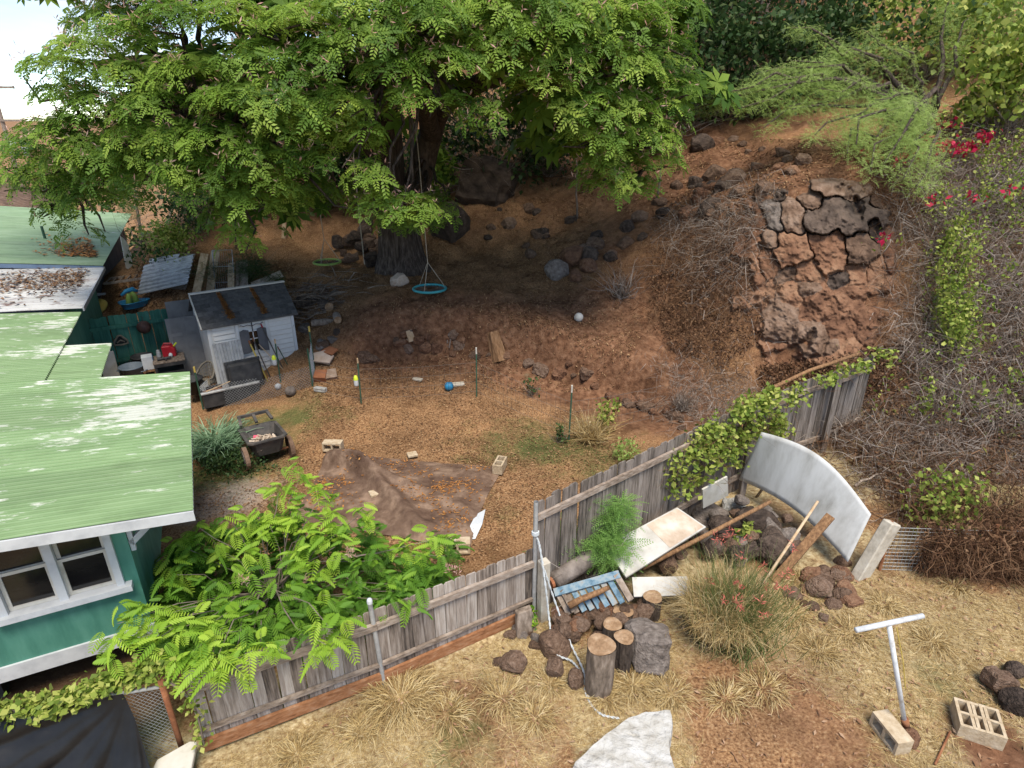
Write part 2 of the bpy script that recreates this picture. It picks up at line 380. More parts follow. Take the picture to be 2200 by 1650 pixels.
pmat('twig', [(.12, .09, .07), (.25, .2, .165)], 6, .9, .2)
pmat('galv', [(.26, .26, .255), (.38, .38, .375), (.47, .47, .46)], 7, .5, .1, metal=.25)
pmat('white_pipe', [(.42, .44, .46), (.58, .6, .62), (.36, .34, .32)], 7, .5, .1)
pmat('white_paint', [(.40, .41, .42), (.50, .51, .515), (.55, .56, .56)], 5, .55, .1, objrnd=.1)
pmat('cream_paint', [(.42, .38, .31), (.53, .50, .43), (.58, .55, .50)], 5, .6, .12)
pmat('house_green', [(.045, .165, .118), (.07, .22, .16), (.10, .27, .20)], 3.5, .65, .12, (1.5, 1.5, .4))
pmat('fence_green', [(.03, .13, .09), (.05, .185, .13), (.08, .235, .175)], 3, .7, .25, (5, 5, .6), objrnd=.15)
pmat('wall_blue', [(.10, .145, .22), (.13, .185, .275), (.16, .22, .31)], 3, .7, .15)
pmat('dark_wall', [(.02, .02, .02), (.04, .04, .038), (.065, .06, .055)], 3, .9, .2)
pmat('dark_glass', [(.006, .006, .007), (.014, .013, .012), (.03, .026, .022)], 1.2, .12, 0, (1, 1, 3), spec=.5)
pmat('shingle', [(.05, .048, .046), (.078, .075, .072), (.11, .106, .10)], 8, .85, .3, objrnd=.25)
pmat('shed_plastic', [(.58, .56, .51), (.66, .64, .585), (.70, .68, .63)], 3, .55, .06)
pmat('shed_trim', [(.60, .60, .58), (.66, .66, .63)], 3, .55, .05)
pmat('shutter_grey', [(.10, .10, .105), (.14, .14, .143)], 4, .6, .05)
pmat('door_grey', [(.14, .136, .13), (.18, .175, .168), (.21, .205, .195)], 3, .6, .08)
pmat('black_plastic', [(.016, .016, .017), (.035, .035, .036), (.06, .057, .055)], 5, .5, .1)
pmat('cart_plastic', [(.035, .032, .03), (.065, .06, .055), (.12, .10, .085)], 5, .65, .15)
pmat('blue_grey_plastic', [(.10, .125, .155), (.14, .17, .20)], 4, .5, .05)
pmat('tarp_black', [(.005, .005, .006), (.009, .009, .010), (.014, .014, .015)], 3, .38, .25, bscale=4, dist=.03)
pmat('tarp_brown', [(.045, .025, .016), (.095, .055, .036), (.14, .087, .058), (.24, .16, .11), (.21, .095, .04)], 2.6, .7, .7, lo=.25, hi=.75, bscale=7, dist=.06)
pmat('tarp_back', [(.5, .52, .54), (.62, .64, .66)], 5, .5, .1)
pmat('concrete', [(.32, .28, .22), (.46, .41, .33), (.54, .5, .42)], 7, .9, .35)
pmat('block', [(.32, .235, .145), (.44, .345, .23), (.52, .43, .31)], 14, .92, .4, objrnd=.1)
pmat('white_sheet', [(.30, .295, .27), (.42, .415, .395), (.50, .50, .485), (.54, .54, .53)], 3.5, .6, .15, (1, 1, .25))
pmat('white_rock', [(.24, .21, .17), (.40, .38, .34), (.50, .49, .465)], 6, .95, .9, lo=.22, hi=.62, dist=.05)
pmat('ply', [(.36, .27, .19), (.50, .40, .31), (.60, .53, .45)], 3, .85, .2, lo=.32, hi=.66)
pmat('ply_white', [(.36, .33, .28), (.48, .46, .42), (.55, .54, .51)], 3, .8, .15)
pmat('pallet_blue', [(.07, .12, .16), (.12, .20, .26), (.22, .28, .31), (.27, .26, .24)], 4, .85, .3, (3, 3, 3), objrnd=.3)
pmat('red_plastic', [(.30, .012, .02), (.42, .02, .03)], 3, .4, .05)
pmat('blue_plastic', [(.02, .17, .34), (.035, .25, .44)], 3, .45, .05)
pmat('teal_plastic', [(.03, .24, .27), (.06, .34, .36)], 3, .45, .05)
pmat('lime_plastic', [(.19, .30, .06), (.28, .40, .10)], 3, .45, .05)
pmat('neon', [(.52, .62, .03), (.62, .72, .05)], 3, .5, 0)
pmat('yellow_paint', [(.45, .33, .06), (.58, .44, .12)], 4, .6, .1)
pmat('wicker', [(.16, .135, .10), (.26, .225, .17)], 18, .8, .3)
pmat('rust', [(.13, .045, .02), (.25, .10, .045), (.33, .17, .09)], 6, .9, .4)
pmat('terracotta', [(.25, .09, .04), (.36, .15, .07)], 6, .85, .3)
pmat('rope_white', [(.42, .45, .46), (.60, .62, .62)], 40, .8, .4)
pmat('rope_tan', [(.30, .26, .20), (.42, .37, .30)], 30, .85, .3)
pmat('wire', [(.26, .27, .27), (.36, .37, .37)], 9, .5, 0, metal=.4)
pmat('wire_dark', [(.07, .06, .05), (.12, .10, .085)], 9, .7, 0)
pmat('post_green', [(.025, .07, .04), (.05, .11, .07)], 8, .7, .1)
pmat('flagstone', [(.28, .19, .13), (.42, .31, .23), (.5, .4, .32)], 5, .9, .3, objrnd=.3)
pmat('rock_dark', [(.022, .015, .011), (.06, .042, .032), (.12, .085, .064)], 3, .92, .9, objrnd=.18, dist=.05)
pmat('rock_brown', [(.075, .044, .028), (.15, .092, .06), (.235, .16, .115)], 3.5, .92, .9, objrnd=.2, dist=.05)
pmat('rock_red', [(.095, .045, .025), (.19, .096, .054), (.27, .155, .092)], 3, .95, .9, objrnd=.2, dist=.06)
pmat('rock_grey', [(.09, .072, .06), (.17, .14, .12), (.26, .22, .19)], 4, .92, .8, objrnd=.15, dist=.04)
pmat('litter_red', [(.10, .03, .012), (.22, .075, .02), (.30, .13, .04)], 20, .95, .6)
pmat('pink_cloth', [(.55, .06, .12), (.65, .12, .18)], 6, .8, .2)
pmat('toy_skin', [(.10, .05, .03), (.09, .045, .035), (.14, .07, .05)], 5, .6, .15)
def roof_mat(name, paint, bare, amount, wear_scale, extra=None):
    "painted corrugated iron, paint worn off in long streaks along the ridges (local x)"
    m, t, Nn, Ln, b = nodes(name)
    tcn = Nn.new('ShaderNodeTexCoord')
    def noi(sc, st, det=9, ro=.65):
        mp_ = Nn.new('ShaderNodeMapping'); mp_.inputs['Scale'].default_value = st; Ln.new(tcn.outputs['Object'], mp_.inputs[0])
        n = Nn.new('ShaderNodeTexNoise'); n.inputs['Scale'].default_value = sc; n.inputs['Detail'].default_value = det; n.inputs['Roughness'].default_value = ro
        Ln.new(mp_.outputs[0], n.inputs['Vector']); return n
    base = ramp(Nn, paint, .3, .7); Ln.new(noi(1.3, (.6, 2.5, 1)).outputs[0], base.inputs[0])
    big = noi(.55, (.7, 1.0, 1), 4); st = noi(wear_scale, (1, 7, 1), 10, .7)
    ad = Nn.new('ShaderNodeMath'); ad.operation = 'ADD'; Ln.new(big.outputs[0], ad.inputs[0]); Ln.new(st.outputs[0], ad.inputs[1])
    mr = Nn.new('ShaderNodeMapRange'); mr.inputs['From Min'].default_value = amount; mr.inputs['From Max'].default_value = amount + .10; Ln.new(ad.outputs[0], mr.inputs['Value'])
    x_ = Nn.new('ShaderNodeMixRGB'); x_.inputs[2].default_value = (*bare, 1); Ln.new(mr.outputs[0], x_.inputs[0]); Ln.new(base.outputs[0], x_.inputs[1])
    sp_ = Nn.new('ShaderNodeSeparateXYZ'); Ln.new(tcn.outputs['Object'], sp_.inputs[0]); dv = Nn.new('ShaderNodeMath'); dv.operation = 'DIVIDE'; dv.inputs[1].default_value = .66; Ln.new(sp_.outputs['Y'], dv.inputs[0])
    fl_ = Nn.new('ShaderNodeMath'); fl_.operation = 'FLOOR'; Ln.new(dv.outputs[0], fl_.inputs[0]); wn_ = Nn.new('ShaderNodeTexWhiteNoise'); wn_.noise_dimensions = '1D'; Ln.new(fl_.outputs[0], wn_.inputs['W'])
    vm = Nn.new('ShaderNodeMapRange'); vm.inputs['To Min'].default_value = .86; vm.inputs['To Max'].default_value = 1.08; Ln.new(wn_.outputs['Value'], vm.inputs['Value'])
    gr = ramp(Nn, [(.72, .74, .66), (1, 1, 1)], .33, .5); Ln.new(noi(3.5, (.5, 1.6, 1), 9, .7).outputs[0], gr.inputs[0])
    hs = Nn.new('ShaderNodeHueSaturation'); Ln.new(vm.outputs[0], hs.inputs['Value']); Ln.new(x_.outputs[0], hs.inputs['Color'])
    mg = Nn.new('ShaderNodeMixRGB'); mg.blend_type = 'MULTIPLY'; mg.inputs[0].default_value = .8; Ln.new(hs.outputs[0], mg.inputs[1]); Ln.new(gr.outputs[0], mg.inputs[2]); last = mg
    if extra:
        rm = Nn.new('ShaderNodeMapRange'); rm.inputs['From Min'].default_value = extra[1]; rm.inputs['From Max'].default_value = extra[1] + .12
        Ln.new(noi(extra[2], (1, 1.4, 1), 8, .7).outputs[0], rm.inputs['Value'])
        y_ = Nn.new('ShaderNodeMixRGB'); y_.inputs[2].default_value = (*extra[0], 1); Ln.new(rm.outputs[0], y_.inputs[0]); Ln.new(last.outputs[0], y_.inputs[1]); last = y_
    Ln.new(last.outputs[0], b.inputs['Base Color']); b.inputs['Roughness'].default_value = .5; b.inputs['Specular IOR Level'].default_value = .3
roof_mat('roof_green', [(.105, .185, .068), (.135, .225, .088), (.175, .27, .118)], (.46, .48, .41), 1.04, 2.6)
roof_mat('roof_pale', [(.16, .25, .13), (.21, .30, .17), (.26, .35, .22)], (.55, .58, .5), 1.22, 3)
roof_mat('roof_white', [(.44, .42, .40), (.50, .49, .47), (.54, .53, .51)], (.6, .6, .58), 1.4, 3, ((.12, .055, .032), .53, 1.6))
# ------------------------------------------------------------------ houses on the left
HA = PZ(415, 1095, 2.35); HB = PZ(408, 798, 2.35)
Hv = Vector((HB.x - HA.x, HB.y - HA.y, 0)).normalized(); HROT = math.atan2(-Hv.x, Hv.y)
def corr_sheet(u0, u1, v0, v1, zf, pitch=.088, amp=.022, vt=None):
    "corrugated iron: ridges run along u, waves across v; zf(u,v) gives the height; local x = -u"
    nv = int((v1 - v0) / pitch * 8); vs = np.linspace(v0, v1, nv); us = np.linspace(u0, u1, 12)
    U, Vv = np.meshgrid(us, vs)
    Z = zf(U, Vv) + amp * np.sin(2 * np.pi * Vv / pitch) + .006 * np.sin(U * 1.7 + Vv * .9)
    P = np.stack([-U, Vv, Z], -1).reshape(-1, 3); n = len(P)
    idx = np.arange(n).reshape(U.shape)
    f = np.stack([idx[:-1, :-1], idx[:-1, 1:], idx[1:, 1:], idx[1:, :-1]], -1).reshape(-1, 4)
    P2 = P - np.array([0, 0, .006])
    return np.concatenate([P, P2]), np.concatenate([f, f[:, ::-1] + n])
house = thing('green_house', 'green wooden house with pale green corrugated roof and white double window', 'house', (HA.x, HA.y, 0), HROT)
z1 = lambda u, v: 2.35 + .10 * u
def roof_part(root, name, mat, *a, **k):
    P, F = corr_sheet(*a, **k); return obj(name, npmesh(name, P, F, mat, smooth=True), root)
LV = (HB - HA).length
r1 = roof_part(house, 'roof', 'roof_green', 0, 7, 0, LV, z1); r1['label'] = 'corrugated roof with worn white patches over the window wall'
r2 = roof_part(house, 'roof', 'roof_green', 2.18, 8, LV - .12, 9.6, lambda u, v: 2.08 + .10 * u)
r3 = roof_part(house, 'roof', 'roof_green', 1.42, 2.3, LV - .1, 7.3, lambda u, v: 2.035 + .10 * u)
WB, WY, WX = .38, .55, -.78       # wall bottom, front wall plane, right corner
mb = MB()
def wallbox(m, x0, x1, y0, y1, z0, zt0, zt1):
    "box with a sloping top (height zt0 at x0, zt1 at x1)"
    m.add([(x0, y0, z0), (x1, y0, z0), (x1, y1, z0), (x0, y1, z0), (x0, y0, zt0), (x1, y0, zt1), (x1, y1, zt1), (x0, y1, zt0)],
          [(0, 3, 2, 1), (4, 5, 6, 7), (0, 1, 5, 4), (1, 2, 6, 5), (2, 3, 7, 6), (3, 0, 4, 7)])
ztop = lambda x: 2.35 - .1 * x - .03
def wl(px, py):                                   # photo pixel -> (x, z) on the front wall
    m = Matrix.Rotation(-HROT, 3, 'Z'); o_ = m @ (Vector((0, 0, CAMH)) - Vector((HA.x, HA.y, 0))); d = m @ ray(px, py)
    t = (WY - o_.y) / d.y; q = o_ + d * t; return q.x, q.z
wx1 = wl(262, 1255)[0]; wz0 = wl(262, 1262)[1]; wzl = wl(20, 1310)[1]; wxm = wl(118, 1225)[0]
WZ0, WZ1 = (wz0 + wzl) / 2, 2.22; WX1 = wx1; WXM = wxm; WX0 = WXM - (WX1 - WXM)
print('WINDOW', WX0, WXM, WX1, WZ0, WZ1)
# front wall with a hole for the window
for (a, b_, c_, d_) in [(-7, WX0, WB, None), (WX1, WX, WB, None)]:
    wallbox(mb, a, b_, WY, WY + .1, c_, ztop(a), ztop(b_))
wallbox(mb, WX0, WX1, WY, WY + .1, WB, WZ0, WZ0); wallbox(mb, WX0, WX1, WY, WY + .1, WZ1, ztop(WX0), ztop(WX1))
mb.build('wall', 'house_green', house)
m = MB(); wallbox(m, WX - .1, WX, WY + .1, LV - .3, WB, ztop(WX), ztop(WX)); wallbox(m, -7, WX - .1, LV - .4, LV - .3, WB, ztop(-7), ztop(WX)); m.build('wall', 'house_green', house)
m = MB(); wallbox(m, -2.45, -2.35, LV - .3, 9.3, .1, 2.2, 2.2); wallbox(m, -8, -2.45, 9.2, 9.3, .1, 2.2, 2.2); m.build('wall', 'house_green', house)
MB().box((-3.9, WY - .014, WB + .09), (6.3, .03, .2)).build('skirt_board', 'white_paint', house)
fs = MB(); fs.prism([(0.0, -.02, z1(0, 0) - .13), (0, -.02, z1(0, 0) - .012), (-7, -.02, z1(7, 0) - .012), (-7, -.02, z1(7, 0) - .13)], (0, .03, 0)); fs.build('barge_board', 'white_paint', house)
MB().prism([(0, .02, z1(0, 0) - .04), (0, .02, z1(0, 0) - .02), (-7, .02, z1(7, 0) - .02), (-7, .02, z1(7, 0) - .04)], (0, LV - .05, 0)).build('soffit', 'white_paint', house)
MB().box((-.03, LV / 2, 2.29), (.03, LV - .1, .09)).build('eave_board', 'white_paint', house)
for y_ in (WY + .05, 2.4, LV - .6):
    m = MB(); m.bar((WX + .02, y_, 1.75), (-.18, y_, 2.25), .06, .07); m.box((WX + .03, y_, 1.9), (.05, .06, .5)); m.build('eave_bracket', 'white_paint', house)
win = obj('window', MB().box(((WX0 + WX1) / 2, WY + .085, (WZ0 + WZ1) / 2), (WX1 - WX0 + .04, .01, WZ1 - WZ0 + .04)).mesh('window', 'dark_wall'), house)
fr = MB(); tw = .075
for xx in (WX0, WX1): fr.box((xx, WY - .015, (WZ0 + WZ1) / 2), (tw, .07, WZ1 - WZ0 + .02))
fr.box((WXM, WY - .013, (WZ0 + WZ1) / 2), (tw * 1.15, .066, WZ1 - WZ0)); fr.box(((WX0 + WX1) / 2, WY - .017, WZ1 + .03), (WX1 - WX0 + .1, .074, .07)); fr.build('frame', 'white_paint', win)
MB().box(((WX0 + WX1) / 2, WY - .05, WZ0 - .02), (WX1 - WX0 + .22, .13, .075)).build('sill', 'white_paint', win)
for a, b_ in ((WX0, WXM), (WXM, WX1)):
    x0, x1 = a + tw / 2 + .004, b_ - tw / 2 - .004; zm = (WZ0 + WZ1) / 2 + .02
    s_ = MB(); y_ = WY + .022
    for z0_, z1_, yy in ((WZ0 + .02, zm + .02, y_), (zm - .02, WZ1, y_ + .026)):
        s_.box((x0 + .02, yy, (z0_ + z1_) / 2), (.04, .024, z1_ - z0_)); s_.box((x1 - .02, yy, (z0_ + z1_) / 2), (.04, .024, z1_ - z0_))
        s_.box(((x0 + x1) / 2, yy - .002, z0_ + .022), (x1 - x0, .026, .044)); s_.box(((x0 + x1) / 2, yy - .002, z1_ - .02), (x1 - x0, .026, .04))
    s_.build('sash', 'cream_paint', win)
    for z0_, z1_, yy in ((WZ0 + .06, zm - .02, y_ + .004), (zm + .02, WZ1 - .04, y_ + .03)):
        MB().box(((x0 + x1) / 2, yy, (z0_ + z1_) / 2), (x1 - x0 - .07, .004, z1_ - z0_)).build('pane', 'dark_glass', win)
for x_ in (-1.0, -2.6, -4.2, -5.8):
    MB().box((x_, WY + .4, WB / 2 - .12), (.2, .2, WB + .18)).build('pier', 'dark_wall', house)
MB().box((-3.8, LV / 2, WB - .03), (5.9, LV - 1.2, .05)).build('floor_deck', 'dark_wall', house)
# post and cream rail of the side porch under the eave
MB().box((-.5, 2.3, 1.5), (.42, .05, 1.3)).build('side_screen', 'old_wood', house)

hl = lambda u, v, z=0: Vector((HA.x, HA.y, 0)) + Matrix.Rotation(HROT, 3, 'Z') @ Vector((-u, v, z))
lean = thing('leanto', 'white painted flat lean-to roof strewn with dead brown leaves', 'lean-to', hl(2.2, 9.7), HROT)
roof_part(lean, 'roof', 'roof_white', -.05, 6, .02, 4.6, lambda u, v: 2.36 + .07 * u + .01 * v, pitch=.2, amp=.006)
MB().box((-.3, 2.2, 1.1), (.08, 4.2, 2.36)).build('wall', 'house_green', lean)
MB().box((.06, 2.3, 2.34), (.03, 4.55, .1)).build('gutter', 'galv', lean)
_lf = []
tvq = np.array([[0, -.5, 0], [1, -.35, .15], [1, .35, .1], [0, .5, 0]]) * np.array([1, .5, .6]); tfq = np.array([[0, 1, 2, 3]])
n = 1300; uu = np.abs(RNG.normal(0, 1.3, n)) * 1.0 + .25; vv = 2.9 + RNG.normal(0, .75, n) - .1 * uu
ok = (uu < 5) & (vv > .3) & (vv < 4.5); uu, vv = uu[ok], vv[ok]
pp = np.stack([-uu, vv, 2.372 + .07 * uu + .01 * vv + RNG.random(len(uu)) * .03], 1); an = RNG.random(len(uu)) * 6.28
V_, F_, r_ = scatter(tvq, tfq, pp, frames(np.stack([np.cos(an), np.sin(an), RNG.normal(0, .2, len(an))], 1)), .05 + .07 * RNG.random(len(uu)))
leafmat('dead_leaf', [(.045, .024, .014), (.10, .055, .03), (.20, .11, .055), (.29, .18, .10)], 0, .9)
leafmat('dead_orange', [(.20, .075, .02), (.34, .14, .035), (.42, .21, .07)], 0, .9)
dl = obj('dead_leaves', npmesh('dead_leaves', V_, F_, 'dead_leaf', r_), lean); dl['kind'] = 'stuff'

bh = thing('blue_house', 'blue boarded house with pale green roof half under the big tree', 'house', hl(2.2, 14.3), HROT)
zb = lambda u, v: 2.45 + .13 * u
roof_part(bh, 'roof', 'roof_pale', -.05, 6.2, -.15, 11.5, zb, pitch=.15, amp=.009)
m = MB(); m.box((-6.25, 5.7, zb(6.2, 0) + .02), (.25, 11.6, .05)); m.build('ridge_cap', 'cream_paint', bh)
P, F = corr_sheet(6.2, 12, -.15, 11.5, lambda u, v: zb(6.2, 0) - .13 * (u - 6.2), pitch=.15, amp=.009); obj('roof', npmesh('roof', P, F, 'roof_pale', smooth=True), bh)
x = .35
while x < 9:
    w_ = .14; t0, t1 = zb(x, 0) - .05, zb(min(x + w_, 6.2), 0) - .05
    wm = MB(); wallbox(wm, -x - w_ + .008, -x, .15, .19, .1, min(t1, zb(6.2, 0)), t0); wm.build('wall_board', 'wall_blue', bh); x += w_
MB().box((-4.7, .24, 1.25), (8.6, .06, 2.3)).box((-.4, 5.8, 1.2), (.06, 11, 2.35)).build('wall', 'dark_wall', bh)
fs = MB(); fs.prism([(.05, -.17, 2.32), (.05, -.17, 2.43), (-6.2, -.17, zb(6.2, 0) - .02), (-6.2, -.17, zb(6.2, 0) - .13)], (0, .03, 0)); fs.build('barge_board', 'wall_blue', bh)
MB().tube([(-1.9, 4.0, 2.6), (-1.9, 4.0, 3.1)], .04, 8).build('vent_pipe', 'post_green', bh)
n = 700; uu = np.abs(RNG.normal(0, .55, n)) + .05; vv = 1.0 + np.abs(RNG.normal(0, 1.5, n)); ok = (uu < 3) & (vv < 6); uu, vv = uu[ok] + .15 * vv[ok], vv[ok]
pp = np.stack([-uu, vv, zb(uu, vv) + .015 + RNG.random(len(uu)) * .03], 1); an = RNG.random(len(uu)) * 6.28
V_, F_, r_ = scatter(tvq, tfq, pp, frames(np.stack([np.cos(an), np.sin(an), RNG.normal(0, .2, len(an))], 1)), .06 + .09 * RNG.random(len(uu)))
dl = obj('dead_leaves', npmesh('dead_leaves', V_, F_, 'dead_orange', r_), bh); dl['kind'] = 'stuff'

# brown shingled house and power pole beyond
b2 = thing('brown_house', 'far house with brown shingled hip roof at the left edge', 'house', (-30.5, 31, -.5), HROT)
m = MB(); m.add([(-8, -6, 2.4), (7, -6, 2.4), (7, 6, 2.4), (-8, 6, 2.4), (-3, 0, 4.4), (2, 0, 4.4)], [(0, 1, 5, 4), (1, 2, 5), (2, 3, 4, 5), (3, 0, 4)]); m.build('roof', 'rock_brown', b2)
MB().box((-.5, 0, 1.2), (14, 11, 2.4)).build('wall', 'cream_paint', b2)
pl = thing('power_pole', 'wooden power pole with two crossarms and grey transformers at the left edge', 'power pole', (-34.6, 45, -2.0))
MB().tube([(0, 0, 0), (0.1, 0, 10.6)], [.17, .11], 10).build('pole', 'old_wood', pl)
for z_ in (10.2, 8.2): MB().box((.3, -.1, z_), (2.6, .12, .14)).build('crossarm', 'old_wood', pl)
for x_ in (.45, 1.35): MB().lathe([(0, 0), (.25, .03), (.27, .1), (.27, .85), (.22, .95), (0, .98)], 12, (x_, -.25, 5.9)).build('transformer', 'galv', pl, smooth=True)
for z_, x_ in ((10.3, -.9), (10.3, .3), (10.3, 1.5), (8.3, 1.4)):
    MB().tube([(x_, -.1, z_), (x_ + 9, 12, z_ - .7), (x_ + 22, 30, z_ + .2)], .015, 4).build('cable', 'wire_dark', pl)

# ------------------------------------------------------------------ board fence
def board_meshes(name, h, w, mat, n=4, ear=True):
    out = []
    for k in range(n):
        hh = h * (1 + random.uniform(-.015, .015)); ww = w * random.uniform(.94, 1.0); e = random.uniform(.015, .03) if ear else 0
        t = .018
        poly = [(-ww / 2, 0, 0), (ww / 2, 0, 0), (ww / 2, 0, hh - e), (ww / 2 - e, 0, hh), (-ww / 2 + e, 0, hh), (-ww / 2, 0, hh - e)]
        out.append(MB().prism(poly, (0, t, 0)).mesh(name, mat))
    return out
def fence_run(root, pts, meshes, w, jit=.012, z0=0.0, lean=0):
    "boards side by side along ground points; each its own part"
    for i in range(len(pts) - 1):
        p, q = Vector(pts[i]), Vector(pts[i + 1]); d = q - p; L_ = Vector((d.x, d.y)).length; k = max(1, int(round(L_ / w)))
        a = math.atan2(d.y, d.x)
        for j in range(k):
            c = p + d * ((j + .5) / k); rl = root.location
            o = obj('board', random.choice(meshes), root, (c.x - rl.x + random.uniform(-.004, .004), c.y - rl.y + random.uniform(-.005, .005), c.z + z0 + random.uniform(-jit, jit) - rl.z),
                    (random.uniform(-.012, .012) + lean, random.uniform(-.012, .012), a), (L_ / k / w, 1, 1))
def rail(root, name, mat, pts, z, w, h, off):
    for i in range(len(pts) - 1):
        p, q = Vector(pts[i]), Vector(pts[i + 1]); d = (q - p); nrm = Vector((d.y, -d.x, 0)).normalized() * off
        MB().bar(p + nrm + Vector((0, 0, z)), q + nrm + Vector((0, 0, z)), w, h).build(name, mat, root, world=True)
FP = [Vector((p.x, p.y, 0)) for p in FENCE]
fl = thing('board_fence', 'low weathered grey board fence with orange kickboard along the dry grass', 'fence', FP[0])
lo_m = board_meshes('board', 1.08, .145, 'plank_grey')
fence_run(fl, FP[:3], lo_m, .145, z0=.04)
rail(fl, 'rail', 'rail_wood', FP[:3], .9, .045, .09, .03)
rail(fl, 'kickboard', 'kick_wood', FP[:3], .08, .04, .16, .03)
rail(fl, 'rail', 'rail_wood', FP[:3], .30, .04, .05, .028)
fr_ = thing('board_fence', 'tall weathered grey board fence behind the junk pile, vine hanging over its top', 'fence', FP[2])
hi_m = board_meshes('board', 1.85, .145, 'plank_dark', 5)
FR = [FP[2]]
for i in range(2, 5):
    for k in range(1, 4):
        c = FP[i].lerp(FP[i + 1], k / 3); FR.append(Vector((c.x, c.y, max(0, gz(c.x, c.y) - .25))))
fence_run(fr_, FR, hi_m, .145)
rail(fr_, 'rail', 'rail_wood', FR, 1.62, .045, .09, .03)
rail(fr_, 'rail', 'rail_wood', FR, .45, .045, .09, .03)
for i in (4, 7):
    c = FR[i]; MB().box((c.x + .12, c.y - .12, c.z + .95), (.1, .1, 1.9)).build('post', 'plank_dark', fr_, world=True)
def pipe_post(px, py, h, label, r=.03, cap=True, tilt=(0, 0)):
    p = G(px, py); t = thing('pipe_post', label, 'post', p)
    m = MB(); m.tube([(0, 0, -.1), (tilt[0], tilt[1], h)], r, 12, cap=False); m.tube([(tilt[0], tilt[1], h - .01), (0, 0, -.1)], r * .8, 12, cap=False); m.build('pipe', 'galv', t, smooth=True)
    if cap: MB().lathe([(r * 1.15, 0), (r * 1.2, .03), (r * .9, .06), (0, .075)], 12, (tilt[0], tilt[1], h)).build('cap', 'white_pipe', t, smooth=True)
    return t
pipe_post(826, 1470, 1.28, 'round-capped galvanised pipe post against the low board fence', .028, True, (-.06, 0))
pipe_post(1147, 1322, 1.87, 'open-topped galvanised pipe post where low and tall fences meet', .03, False)
# leaning concrete post beside the pipe
cp_ = G(1166, 1330); t = thing('concrete_post', 'short square concrete post beside the pipe post', 'post', cp_, .5)
MB().box((0, 0, .45), (.13, .13, 1.1)).build('shaft', 'concrete', t, bevel=.012)

# ------------------------------------------------------------------ fence corner at lower left: frame of pipe, wire mesh, black sheet
def link_mesh(p0, p1, h0, h1, cell, r, name, mat, parent, z0=0.0):
    "chain-link: diagonal wires woven between p0 and p1"
    p0, p1 = Vector(p0), Vector(p1); d = p1 - p0; L_ = d.length; u = d / L_; nn = Vector((u.y, -u.x, 0)).normalized()
    m = MB(); H = h1 - h0
    def seg(a, b_, s):
        A = p0 + u * a[0] + Vector((0, 0, h0 + a[1])) + nn * s; B = p0 + u * b_[0] + Vector((0, 0, h0 + b_[1])) + nn * s
        m.tube([A, B], r, 3, cap=False)
    k = -H
    while k < L_:
        a, b_ = max(k, 0), min(k + H, L_)
        if b_ - a > .02: seg((a, a - k), (b_, b_ - k), .003)
        if b_ - a > .02: seg((a, H - (a - k)), (b_, H - (b_ - k)), -.003)
        k += cell
    return m.build(name, mat, parent, world=True)
W0 = PZ(-60, 1545, .95); W1 = PZ(350, 1478, .95); W0.z = W1.z = 0
ck = thing('wire_fence', 'pipe-framed wire fence corner below the yellow-green vine, partly sheeted black', 'fence', W1)
WD = (W1 - W0)
MB().tube([W1 + Vector((.0, 0, -.15)), W1 + Vector((0, 0, 1.05))], .03, 10).build('post', 'rust', ck, world=True, smooth=True)
MB().tube([W0 + Vector((0, 0, .97)), W1 + Vector((0, 0, .97))], .02, 8).build('rail', 'galv', ck, world=True, smooth=True)
link_mesh(W1 - WD * .3, W1, -.1, .97, .055, .0022, 'mesh', 'wire', ck)
sh = thing('black_sheet', 'black plastic sheet draped in folds over the wire fence', 'plastic sheet', W0)
NX, NY = 110, 50
vs = []; 
for j in range(NY + 1):
    for i in range(NX + 1):
        s = i / NX; q = j / NY
        e = W0.lerp(W1, s * .80); nrm = Vector((WD.y, -WD.x, 0)).normalized()
        th_ = math.atan2(q * .75 + .02, 1.04 - s); rr_ = math.hypot(q * .75, 1.04 - s); fold = rr_ * (.11 * abs(math.sin(9 * th_ + .6)) + .06 * abs(math.sin(17 * th_ + 2))) + .012 * math.sin(23 * s - 8 * q) * q 
        sp = q * (1 + .18 * s)
        out_ = .05 + .42 * sp ** 1.25 + fold * (q ** .6)
        along = .32 * q * s
        z = 1.0 - .95 * sp + .012 * math.sin(21 * s) * (1 - q)
        p = e + nrm * out_ + WD.normalized() * along; vs.append((p.x, p.y, z))
fcs = [(j * (NX + 1) + i, j * (NX + 1) + i + 1, (j + 1) * (NX + 1) + i + 1, (j + 1) * (NX + 1) + i) for j in range(NY) for i in range(NX)]
MB().add(vs, fcs).build('sheet', 'tarp_black', sh, world=True, smooth=True)
wb = thing('white_slab', 'flat white slab with chipped corner at the foot of the black sheet', 'slab', PZ(385, 1630, .12), .35)
MB().prism([(-.28, -.3, 0), (.14, -.3, 0), (.17, .1, 0), (.1, .13, 0), (-.2, .02, 0), (-.22, -.05, 0)], (0, 0, .06)).build('slab', 'cream_paint', wb, bevel=.008)
MB().box((-.05, -.1, -.09), (.3, .3, .16)).build('support', 'rock_grey', wb)

